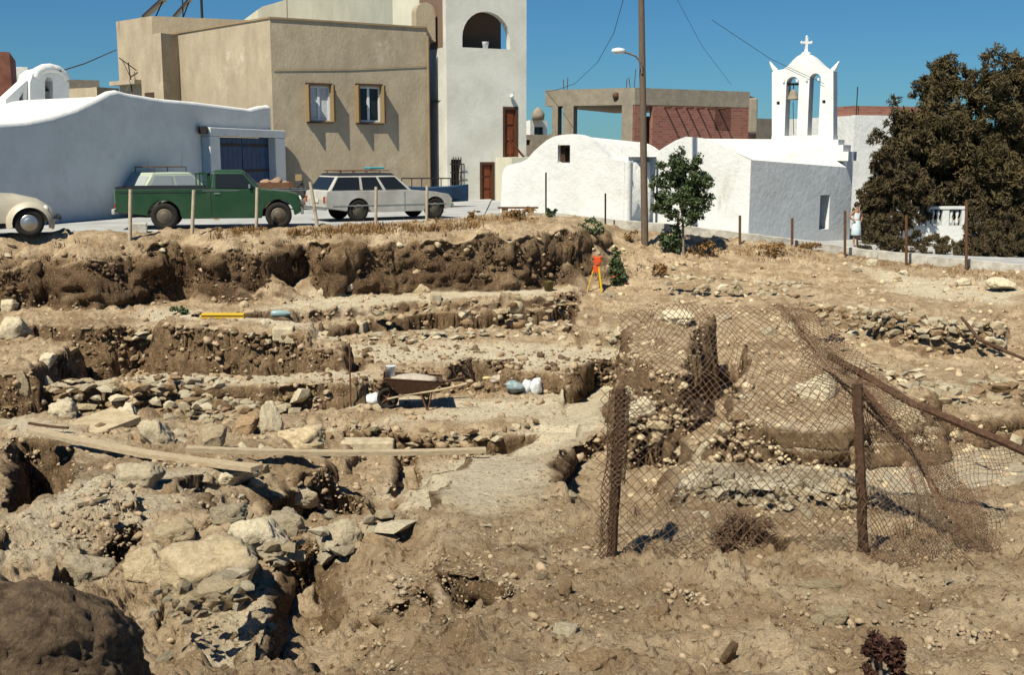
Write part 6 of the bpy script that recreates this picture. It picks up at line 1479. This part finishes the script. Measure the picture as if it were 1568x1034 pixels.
# planks
def plank(label, a, b, w, th, m=M_WOODP, name='plank', lift=.03, lb=.0):
    A = hit(a[0], a[1]) if len(a) == 2 else P(*a); B = hit(b[0], b[1]) if len(b) == 2 else P(*b); A.z += lift; B.z += lift + lb
    up = max([0] + [float(gh(*A.lerp(B, q / 40.).xy)) + .02 - A.lerp(B, q / 40.).z for q in range(41)]); A.z += min(up, .04); B.z += min(up, .04)
    d = B - A; L = d.length; mid = (A + B) / 2; n = 10; mb = MB(); vs = []
    for i in range(n + 1):
        x = -L / 2 + L * i / n; j = random.uniform(-.004, .004); s = -.012 * L * (1 - (2 * i / n - 1) ** 2)
        vs += [(x, -w / 2, -th / 2 + s + j), (x, w / 2, -th / 2 + s), (x, w / 2, th / 2 + s), (x, -w / 2, th / 2 + s + j)]
    fs = [(0, 1, 2, 3), tuple(n * 4 + k for k in (3, 2, 1, 0))] + [(i * 4 + k, (i + 1) * 4 + k, (i + 1) * 4 + (k + 1) % 4, i * 4 + (k + 1) % 4) for i in range(n) for k in range(4)]
    mb.add(vs, fs); o = fix_normals(mb.build(name, m)); o.rotation_mode = 'QUATERNION'; o.location = mid
    o.rotation_quaternion = d.to_track_quat('X', 'Z'); return tag(o, label, 'plank')
zr_ = hit(742, 704)
plank('long straight plank bridging the dig from the crossing to the sandy ramp', (286, 700, zr_.y - .2), (744, 702), .12, .05, lift=.10)
plank('long weathered plank slanting down from the left pit edge to the crossing', (50, 664, hit(100, 672).y - .5), (394, 724, hit(392, 724).y - .9), .17, .05, lift=.05)
plank('short thin dark stick lying along the upper end of the left plank', (45, 659), (105, 667), .04, .03, M_STAKE, 'stick', lift=.10)
plank('short broken plank under the crossing of the two long planks', (330, 712), (398, 722), .09, .04, lift=.04)
plank('thin twig on the pale slope below the ramp', (688, 813), (752, 809), .018, .012, name='twig', lift=.01)
plank('splintered bent pole lying on the slope below the left plank, left piece', (118, 780), (165, 766), .035, .03, name='stick', lift=.02)
plank('splintered bent pole lying on the slope below the left plank, right piece', (150, 771), (206, 755), .03, .03, name='stick', lift=.03)
plank('flat thin board lying at the brink of the ramp pit', (770, 763), (852, 766), .06, .015, name='board', lift=.01)

# overhanging earth lump in the near left corner
bm = bmesh.new(); bmesh.ops.create_icosphere(bm, subdivisions=6, radius=1.0); v = np.array([x.co for x in bm.verts]); f = np.array([[q.index for q in fa.verts] for fa in bm.faces]); bm.free()
nz = .16 * vn3(v[:, 0] * 1.6 + 3, v[:, 1] * 1.6, v[:, 2] * 1.6, 3) + .10 * vn3(v[:, 0] * 3, v[:, 1] * 3, v[:, 2] * 3, 4) + .07 * vn3(v[:, 0] * 8, v[:, 1] * 8, v[:, 2] * 8, 5) + .05 * vn3(v[:, 0] * 20, v[:, 1] * 20, v[:, 2] * 20, 6) + .03 * vn3(v[:, 0] * 45, v[:, 1] * 45, v[:, 2] * 45, 7)
v = v * (1 + nz)[:, None]
zz = np.clip(v[:, 2] + .2, -1, 1)
v[:, 0] += .18 * zz; v[:, 1] -= .45 * zz
c = P(0, 1062, 4.1)
me = bpy.data.meshes.new('earth_lump'); me.from_pydata((v * np.array([.56, .45, .50])).tolist(), [], f.tolist()); me.polygons.foreach_set('use_smooth', np.ones(len(f), bool))
me.materials.append(mat('dark_earth', (.075, .047, .028), .95, (.21, .145, .088), nscale=16, bump=.05, bscale=30))
o = bpy.data.objects.new('earth_lump', me); COL.objects.link(o); o.location = (c.x, c.y, c.z); tag(o, 'big overhanging lump of dark earth in the bottom left corner', 'earth lump')

# ================================================================== plants
def leafy(name, blobs, n, size, m, parent=None, elong=2.2, droop=.0, shell=.55, kind=None):
    """leaf-sized faces through the volume of some blobs: (x, y, z, rx, ry, rz)"""
    B = np.array(blobs, float); wts = B[:, 3] * B[:, 4] * B[:, 5]; wts = wts / wts.sum()
    idx = rng.choice(len(B), n, p=wts); d = rng.normal(size=(n, 3)); d /= np.linalg.norm(d, axis=1)[:, None]
    r = shell + (1 - shell) * rng.random(n) ** .6; r *= (.86 + .3 * rng.random(n))
    c = B[idx, :3] + d * r[:, None] * B[idx, 3:6]
    keep = vn3(c[:, 0] / (size * 5), c[:, 1] / (size * 5), c[:, 2] / (size * 5), 31) > (-.17 if elong < 3 else -.08)
    c = c[keep]; n = len(c)
    a = rng.normal(size=(n, 3)); a[:, 2] -= droop * 2; a /= np.linalg.norm(a, axis=1)[:, None]
    b = np.cross(a, rng.normal(size=(n, 3))); b /= np.linalg.norm(b, axis=1)[:, None] + 1e-9
    sz = size * (.6 + .8 * rng.random(n))[:, None]
    q = np.stack([c - a * sz * elong / 2, c + b * sz / 2, c + a * sz * elong / 2, c - b * sz / 2], 1).reshape(-1, 3)
    f = np.arange(4 * n).reshape(-1, 4)
    me = bpy.data.meshes.new(name); me.vertices.add(len(q)); me.vertices.foreach_set('co', q.ravel().astype(np.float32))
    me.loops.add(f.size); me.loops.foreach_set('vertex_index', f.ravel().astype(np.int32)); me.polygons.add(len(f)); me.polygons.foreach_set('loop_start', np.arange(0, f.size, 4, dtype=np.int32)); me.update(calc_edges=True)
    me.materials.append(m); o = bpy.data.objects.new(name, me); COL.objects.link(o)
    if parent is not None: o.parent = parent
    if kind: o['kind'] = kind
    return o
def clump(px, py, rp, Y, k=7, depth=1.0, spread=.75):
    """a crown lobe broken into smaller ragged lobes"""
    c = P(px, py, Y); R = rp / 1700.0 * Y; out = []
    for _ in range(k):
        d = Vector((random.gauss(0, 1), random.gauss(0, 1), random.gauss(0, 1))).normalized() * R * spread * random.random() ** .4
        r = R * random.uniform(.17, .40); out.append((c.x + d.x, c.y + d.y * depth, c.z + d.z, r, r, r * random.uniform(.7, 1.1)))
    return out
M_TAM = mat('tamarisk_foliage', (.048, .038, .015), .8, (.105, .077, .032), nscale=1.2, detail=4)
M_TAM2 = mat('dry_tamarisk_foliage', (.048, .037, .016), .8, (.092, .066, .030), nscale=1.5, detail=4)
M_LEAF = mat('green_leaf', (.045, .070, .025), .6, (.08, .11, .045), nscale=6)
M_BARK = mat('grey_bark', (.20, .16, .12), .95, (.30, .25, .2), nscale=10, bump=.03, bscale=10)
def tree(label, lobes, Y, trunk, n, size, m, tr=.12, elong=3.0, droop=.4, cat='tree'):
    base_ = P(trunk[0][0], trunk[0][1], Y); t = thing('tree', tuple(base_), label, cat); t.location = (0, 0, 0); t.matrix_basis = Matrix.Identity(4)
    bl = []
    for L in lobes: bl += clump(L[0], L[1], L[2], Y + (L[3] if len(L) > 3 else 0), k=16, spread=.98)
    leafy('crown', bl, n, size, m, t, elong, droop, shell=.25)
    V = [P(x, y, Y) for x, y in trunk]; V[0].z -= .2
    mb = MB(); mb.tube(V, [tr * (1 - .6 * i / (len(V) - 1)) for i in range(len(V))], 8); mb.build('trunk', M_BARK, t)
    for L in lobes[:5]:
        e = P(L[0], L[1], Y + (L[3] if len(L) > 3 else 0)); s = V[-1] if random.random() < .5 else V[len(V) // 2]
        mb = MB(); mb.tube([s, s.lerp(e, .5) + Vector((random.uniform(-.2, .2), 0, .1)), e], [tr * .4, tr * .25, tr * .1], 6); mb.build('limb', M_BARK, t)
    return t
tree('left tall dark tamarisk with a rounded top, right of the white house', [(1452,135,42),(1450,120,34),(1420,150,34),(1445,230,60),(1400,200,36),(1410,260,50),(1450,290,48),(1345,215,18),(1375,160,16),(1430,185,52),(1475,190,50),(1415,235,55),(1470,250,60),(1390,270,45),(1440,130,26),(1465,120,25),(1385,225,30),(1370,185,16),(1362,240,20)], 43.5, [(1482,378),(1484,345),(1476,310),(1470,260)], 90000, .052, M_TAM, .16, elong=4.5, droop=.25)
tree('right tall dark tamarisk running out of the picture', [(1530,125,40),(1530,100,34),(1560,150,50),(1505,190,50),(1560,240,60),(1500,240,50),(1500,290,44),(1560,310,44),(1555,110,36),(1500,150,34),(1530,200,60),(1580,180,60),(1520,270,60),(1570,270,60),(1612,220,60),(1590,130,45)], 42.5, [(1522,378),(1516,350),(1528,310),(1530,250)], 90000, .052, M_TAM, .18, elong=4.5, droop=.25)
tree('low spreading reddish-brown tamarisk bough behind the woman', [(1355,285,28),(1335,300,24),(1345,330,28),(1375,300,34),(1330,335,26),(1360,350,26),(1392,290,34),(1350,262,20),(1338,355,18),(1320,318,18),(1370,330,30),(1375,270,30),(1350,300,30),(1400,330,22),(1405,300,30),(1360,240,24)], 41.0, [(1378,380),(1375,350),(1370,320)], 50000, .045, M_TAM2, .1, elong=4.5)
tree('dark undergrowth tamarisk filling the gap under the tall trees', [(1500,320,34),(1545,330,36),(1470,360,20),(1515,362,24),(1560,370,28),(1440,372,18),(1405,365,17),(1590,330,40),(1425,300,26),(1450,305,26),(1490,300,34),(1530,360,34),(1490,370,22),(1560,345,40),(1430,380,14),(1510,330,34)], 42.3, [(1500,390),(1498,372),(1502,350)], 44000, .045, M_TAM2, .08, elong=4.5, cat='shrub')
tree('low dark shrubbery along the lane under the tall tamarisks', [(1335,362,20),(1365,368,20),(1395,372,18),(1425,374,17),(1455,376,17),(1490,372,22),(1525,372,24),(1560,376,24),(1600,380,26),(1500,345,20),(1540,345,24),(1345,340,16),(1320,345,14)], 39.2, [(1440,392),(1440,380),(1442,372)], 42000, .045, M_TAM2, .05, elong=4, cat='shrub')
tree('dark low scrub hugging the kerb at the right, in front of the shrubbery', [(1330,372,16),(1355,376,17),(1385,382,15),(1410,386,15),(1440,388,16),(1470,388,18),(1500,388,22),(1535,388,24),(1570,390,26),(1550,372,22),(1518,372,20),(1490,374,14),(1330,384,9),(1350,386,10),(1372,390,9),(1398,392,9),(1420,395,10),(1445,398,9),(1468,402,9),(1496,404,10),(1520,408,10),(1545,408,11),(1572,412,12),(1600,414,14),(1560,392,16),(1515,390,14),(1600,394,20)], 35.6, [(1440,404),(1440,400),(1442,396)], 52000, .04, M_TAM2, .03, elong=3, cat='shrub')
# small leafy tree on the bank
pt_ = hit(1046, 392); Y = pt_.y
t = tree('small green leafy tree on the bank in front of the white church', [(1046,250,26),(1030,262,24),(1062,262,25),(1018,285,24),(1045,285,32),(1076,290,26),(1022,310,25),(1050,315,30),(1080,315,20),(1040,300,30),(1060,300,28),(1040,236,11),(1068,240,10),(1030,332,12),(1062,336,12)], Y, [(1047,394),(1046,360),(1045,320),(1044,270)], 14000, .050, M_LEAF, .045, elong=2.0, droop=.1)
def bush(label, px, py, w, h_, n, size, m, name='bush', cat='bush', elong=2, extra=None, group=None):
    p = hit(px, py); k = p.y / 1700.0; bl = []
    for _ in range(9): bl.append((p.x + random.uniform(-.35, .35) * w * k, p.y + random.uniform(-.2, .2) * w * k, p.z + random.uniform(.2, .75) * h_ * k, w * k * .22, w * k * .22, h_ * k * .25))
    t = thing(name, tuple(p), label, cat, group); t.location = (0, 0, 0); t.matrix_basis = Matrix.Identity(4)
    leafy('foliage', bl, n, size, m, t, elong, 0, .1)
    mb = MB()
    for j in range(5): mb.tube([p - Vector((0, 0, .05)), Vector(bl[j][:3])], [.015, .005], 4)
    mb.build('stems', M_BARK, t)
    if extra:
        c_, m2, nn, s2 = extra; leafy(c_, bl, nn, s2, m2, t, 1.2, 0, .8)
    return t
M_REDF = mat('red_flower', (.40, .05, .02), .7)
bush('flowering bush with small red blooms beside the tripod', 946, 438, 34, 62, 900, .06, M_LEAF, extra=('flowers', M_REDF, 60, .06))
bush('dark green bush at the foot of the small tree', 1026, 388, 40, 46, 900, .07, M_LEAF)
bush('small green bush on the bank below the chapel wall', 845, 334, 16, 16, 160, .06, M_LEAF)
M_DRY = mat('dry_weed', (.17, .09, .035), .9, (.30, .18, .07), nscale=4)
for i, (px, py, w, h_, lb) in enumerate(((790,338,50,22,'rusty brown dry weeds under the plank bench'), (725,338,26,16,'dry weeds on the bank top left of the bench'), (1075,392,50,30,'brown scrub right of the small tree'), (1180,392,70,22,'dry brown scrub along the kerb below the shaded church wall'), (905,360,40,26,'dull weeds on the bank below the chapel corner'), (1240,384,40,14,'thin dry scrub near the woman'), (965,372,30,22,'weeds around the foot of the utility pole'), (1010,425,26,22,'small grey weed right of the flowering bush'))):
    bush(lb, px, py, w, h_, 420, .05, M_DRY if i != 4 else M_LEAF, 'weed', 'weeds', 3)
bush('dark green weed clump at the end of the back terrace spoil', 275, 482, 26, 12, 150, .05, M_LEAF, 'weed', 'weeds')
bush('dried grass hanging in the hollow beside the egg-shaped boulder', 445, 880, 90, 70, 900, .012, M_DRY, 'dry_grass', 'dry grass', 12)
bush('tangle of dead brown twigs behind the wire near the dark hollow', 1140, 850, 110, 70, 1500, .010, mat('dead_twig', (.09, .05, .03), .9, (.16, .1, .06), nscale=8), 'dry_grass', 'dry grass', 12)
bush('dark brown withered plant at the bottom edge, lower right', 1352, 1050, 66, 90, 2600, .016, mat('withered_brown', (.035, .014, .01), .9, (.07, .03, .018), nscale=10), 'withered_plant', 'plant', 2)

def grass(name, label, L, n, hgt, m, width=.006):
    xs = [q[0] for q in L]; ys = [q[1] for q in L]; V = []; k = 0
    while k < n:
        px = random.uniform(min(xs), max(xs)); py = random.uniform(min(ys), max(ys)); ins = False
        for (ax, ay), (bx, by) in zip(L, L[1:] + L[:1]):
            if (ay > py) != (by > py) and px < (bx - ax) * (py - ay) / (by - ay) + ax: ins = not ins
        if not ins: continue
        k += 1
        if fbm2(np.array([px / 30.]), np.array([py / 12.]), 1.0, 2, 8)[0] < -.08: continue
        p = hit(px, py)
        for _ in range(9):
            q = p + Vector((random.gauss(0, .07), random.gauss(0, .07), -.01)); hh = hgt * random.uniform(.4, 1.2); a = random.uniform(0, 6.28)
            e = q + Vector((math.cos(a) * hh * .5, math.sin(a) * hh * .5, hh)); mid_ = q.lerp(e, .5) + Vector((0, 0, hh * .12)); w = Vector((-math.sin(a), math.cos(a), 0)) * width
            V.append([q - w, q + w, mid_ + w * .7, mid_ - w * .7]); V.append([mid_ - w * .7, mid_ + w * .7, e + w * .1, e - w * .1])
    mb = MB(); me = bpy.data.meshes.new(name); vs = [v for q in V for v in q]; me.from_pydata(vs, [], [(4 * i, 4 * i + 1, 4 * i + 2, 4 * i + 3) for i in range(len(V))]); me.materials.append(m)
    o = bpy.data.objects.new(name, me); COL.objects.link(o); o['kind'] = 'stuff'; o['label'] = label; return o
grass('dry_grass_fringe', 'rusty dry grass fringing the top of the street bank', [(300,358),(440,350),(600,345),(700,338),(780,332),(830,338),(790,350),(700,352),(560,362),(440,362),(330,366)], 700, .15, M_DRY, .010)
grass('bank_scrub', 'dark dry scrub clinging to the face of the street bank', [(0,372),(300,366),(850,345),(1000,365),(1100,385),(960,420),(860,440),(600,420),(440,440),(0,440)], 260, .12, mat('dark_scrub', (.06, .035, .02), .9, (.11, .07, .04), nscale=4), .012)
grass('slope_scrub', 'low brown scrub along the foot of the kerb', [(1050,375),(1230,382),(1568,425),(1568,440),(1300,410),(1050,395)], 260, .14, M_DRY, .010)

# ================================================================== woman by the kerb
M_SKIN = mat('skin', (.32, .16, .09), .6); M_TOP = mat('white_cotton', (.72, .74, .72), .9); M_SKIRT = mat('pale_blue_skirt', (.62, .72, .72), .9, (.5, .6, .62), nscale=8); M_HAIR = mat('dark_hair', (.02, .012, .008), .6)
Yw = 37.2; fx = P(1312, 330, Yw).x; fz = float(road_z(fx)); H_ = (float(P(1307, 311, Yw).z) - fz)
k = H_ / 1.68
t = thing('person', (fx, Yw, fz), 'woman in white sleeveless top and pale skirt, hands on hips, by the kerb', 'person')
def skin(name, pts, edges, rad, m, parent, root=0, sub=2):
    me = bpy.data.meshes.new(name); me.from_pydata([tuple(Vector(p) * k) for p in pts], edges, []); o = bpy.data.objects.new(name, me); COL.objects.link(o); o.parent = parent
    s = o.modifiers.new('skin', 'SKIN'); s.use_smooth_shade = True
    for i, r in enumerate(rad):
        me.skin_vertices[0].data[i].radius = ((r if not hasattr(r, '__len__') else r[0]) * k, (r if not hasattr(r, '__len__') else r[1]) * k); me.skin_vertices[0].data[i].use_root = (i == root)
    ss = o.modifiers.new('sub', 'SUBSURF'); ss.levels = sub; ss.render_levels = sub; me.materials.append(m); return o
pts = [(0,0,.95),(0,0,1.12),(0,0,1.32),(0,0,1.42),(0,-.01,1.50),(0,-.01,1.60),
       (-.17,0,1.36),(-.36,.03,1.16),(-.18,-.07,.98),(-.13,-.09,.96), (.17,0,1.36),(.33,.04,1.14),(.17,-.06,.98),(.12,-.09,.96),
       (-.09,0,.90),(-.09,-.01,.50),(-.09,.01,.09),(-.10,-.12,.03), (.09,0,.90),(.10,0,.50),(.11,.02,.09),(.13,-.11,.03)]
ed = [(0,1),(1,2),(2,3),(3,4),(4,5),(2,6),(6,7),(7,8),(8,9),(2,10),(10,11),(11,12),(12,13),(0,14),(14,15),(15,16),(16,17),(0,18),(18,19),(19,20),(20,21)]
rad = [(.13,.10),(.105,.085),(.13,.09),.05,.06,.085, .05,.036,.028,.03, .05,.036,.028,.03, .085,.055,.034,.03, .085,.055,.034,.03]
skin('body', pts, ed, rad, M_SKIN, t)
skin('top', [(0,0,.96),(0,0,1.14),(0,0,1.34),(-.13,0,1.385),(.13,0,1.385)], [(0,1),(1,2),(2,3),(2,4)], [(.145,.115),(.125,.10),(.145,.105),(.055,.06),(.055,.06)], M_TOP, t)
mb = MB(); vs = []; n = 20
for z, rx_, ry_ in ((1.02, .135, .11), (.92, .17, .14), (.70, .19, .16), (.46, .215, .18), (.44, .20, .17)):
    for j in range(n):
        a = 2 * math.pi * j / n; f_ = 1 + .06 * math.sin(a * 6) * (1 - z); vs.append((rx_ * f_ * math.cos(a) * k, ry_ * f_ * math.sin(a) * k, z * k))
mb.add(vs, [(i * n + j, i * n + (j + 1) % n, (i + 1) * n + (j + 1) % n, (i + 1) * n + j) for i in range(4) for j in range(n)], True); part(mb, 'skirt', M_SKIRT, t)
v, f = rock_arrays(9, 2, 0, 0, .05); me = bpy.data.meshes.new('hair'); me.from_pydata((v * np.array([.105, .11, .125]) * k + np.array([0, .025 * k, 1.615 * k])).tolist(), [], f.tolist()); me.materials.append(M_HAIR); me.polygons.foreach_set('use_smooth', np.ones(len(f), bool))
o = bpy.data.objects.new('hair', me); COL.objects.link(o); o.parent = t
for s in (-1, 1):
    mb = MB(); mb.lathe([(.002, -.012), (.012, 0), (.002, .012)], (s * .032 * k, -.088 * k, 1.60 * k), n=8); part(mb, 'eye', M_HAIR, t)
mb = MB(); mb.tube([(0, -.085 * k, 1.60 * k), (0, -.108 * k, 1.572 * k)], [.008, .014], 6); part(mb, 'nose', M_SKIN, t)
t.rotation_euler = (0, 0, .5)

# ================================================================== labels of the loose stones: which one, by colour and neighbour
COLW = ['pale', 'greyish', 'brown', 'buff']
LM = [(662,600,'the wheelbarrow'),(640,705,'the long straight plank'),(200,690,'the slanting left plank'),(342,488,'the yellow case'),(918,440,'the surveying tripod'),(946,420,'the red-flowered bush'),(790,490,'the drum stone stack'),(840,440,'the olive bucket'),(940,850,'the foot of the left fence stake'),(1320,850,'the foot of the right fence stake'),
 (1046,350,'the small leafy tree'),(988,378,'the utility pole foot'),(1542,440,'the round millstone-like stone'),(808,595,'the bag cluster'),(537,600,'the upright rod'),(415,640,'the whitish upright stone'),(138,650,'the tilted flagstone'),(562,690,'the long dressed block'),(515,830,'the egg-shaped boulder'),(345,790,'the boulder below the crossing planks'),
 (115,865,'the flat grey boulder'),(460,765,'the slanted slab stone'),(215,730,'the boulder under the left plank'),(236,665,'the dark fissured boulder'),(322,670,'the leaning square stone'),(1006,940,'the brown loaf-like boulder'),(868,970,'the white-topped angular stone'),(1116,990,'the brick-like stone'),(1352,1000,'the withered plant'),(710,910,'the foreground scoop'),
 (60,730,'the deep left pit'),(500,740,'the ragged pit below the plank'),(880,715,'the ramp pit'),(1140,840,'the twig tangle'),(1299,390,'the post by the woman'),(1388,400,'the post before the balustrade'),(1480,410,'the tallest rusty post'),(1213,380,'the short rusty post'),(1133,395,'the post before the church'),(198,355,'the post at the pickup tail'),(293,352,'the post at the pickup wheel'),(392,350,'the post at the pickup bonnet'),(487,345,'the leaning post'),(575,342,'the post at the wagon side'),(653,336,'the post at the wagon wheel'),
 (1255,610,'the broken slab on the rubble wall'),(1045,495,'the slab on the masonry pier'),(1342,480,'the smooth oval stone'),(1442,462,'the reddish tilted stone'),(1540,690,'the lower end of the fallen pipe'),(1490,505,'the thin fallen pipe'),(1190,745,'the bright rubble heap'),(646,445,'the round stone on the back terrace'),(930,455,'the stone at the tripod foot'),(36,590,'the upright stone by the dark recess'),(1100,540,'the dark shaft behind the wire'),(900,650,'the sandy ramp'),(275,478,'the weed clump')]
seen = set()
def pix(p):
    d = p.y * CP - p.z * SP; return 784 + 1700 * p.x / d, 517 - 1700 * (p.z * CP + p.y * SP) / d
ls = [o for o in COL.objects if o.name.startswith('loose_stone') and o.get('category')]
for o in ls:
    x, y = pix(o.location); cw = COLW[M_ST.index(o.data.materials[0])]; w_ = o.scale.x / o.scale.z
    sh = 'flat' if w_ > 2.1 else ('blocky' if w_ < 1.5 else 'low')
    big = 'large' if o.scale.x * 2 / o.location.y * 1700 > 22 else ('small' if o.scale.x * 2 / o.location.y * 1700 < 11 else 'middling')
    done = False
    for dist, lx, ly, nm in sorted((math.hypot(x - a, y - b), a, b, n_) for a, b, n_ in LM):
        dx, dy = x - lx, y - ly
        dr = ('right of' if dx > 0 else 'left of') if abs(dx) > abs(dy) * 2 else (('below' if dy > 0 else 'above') if abs(dy) > abs(dx) * 2 else (('below' if dy > 0 else 'above') + (' and right of' if dx > 0 else ' and left of')))
        far = 'close ' if dist < 45 else ('a little way ' if dist < 110 else 'well ')
        l = '%s %s %s stone %s%s %s' % (big, cw, sh, far, dr, nm)
        if l not in seen and len(l.split()) <= 16: seen.add(l); o['label'] = l; done = True; break
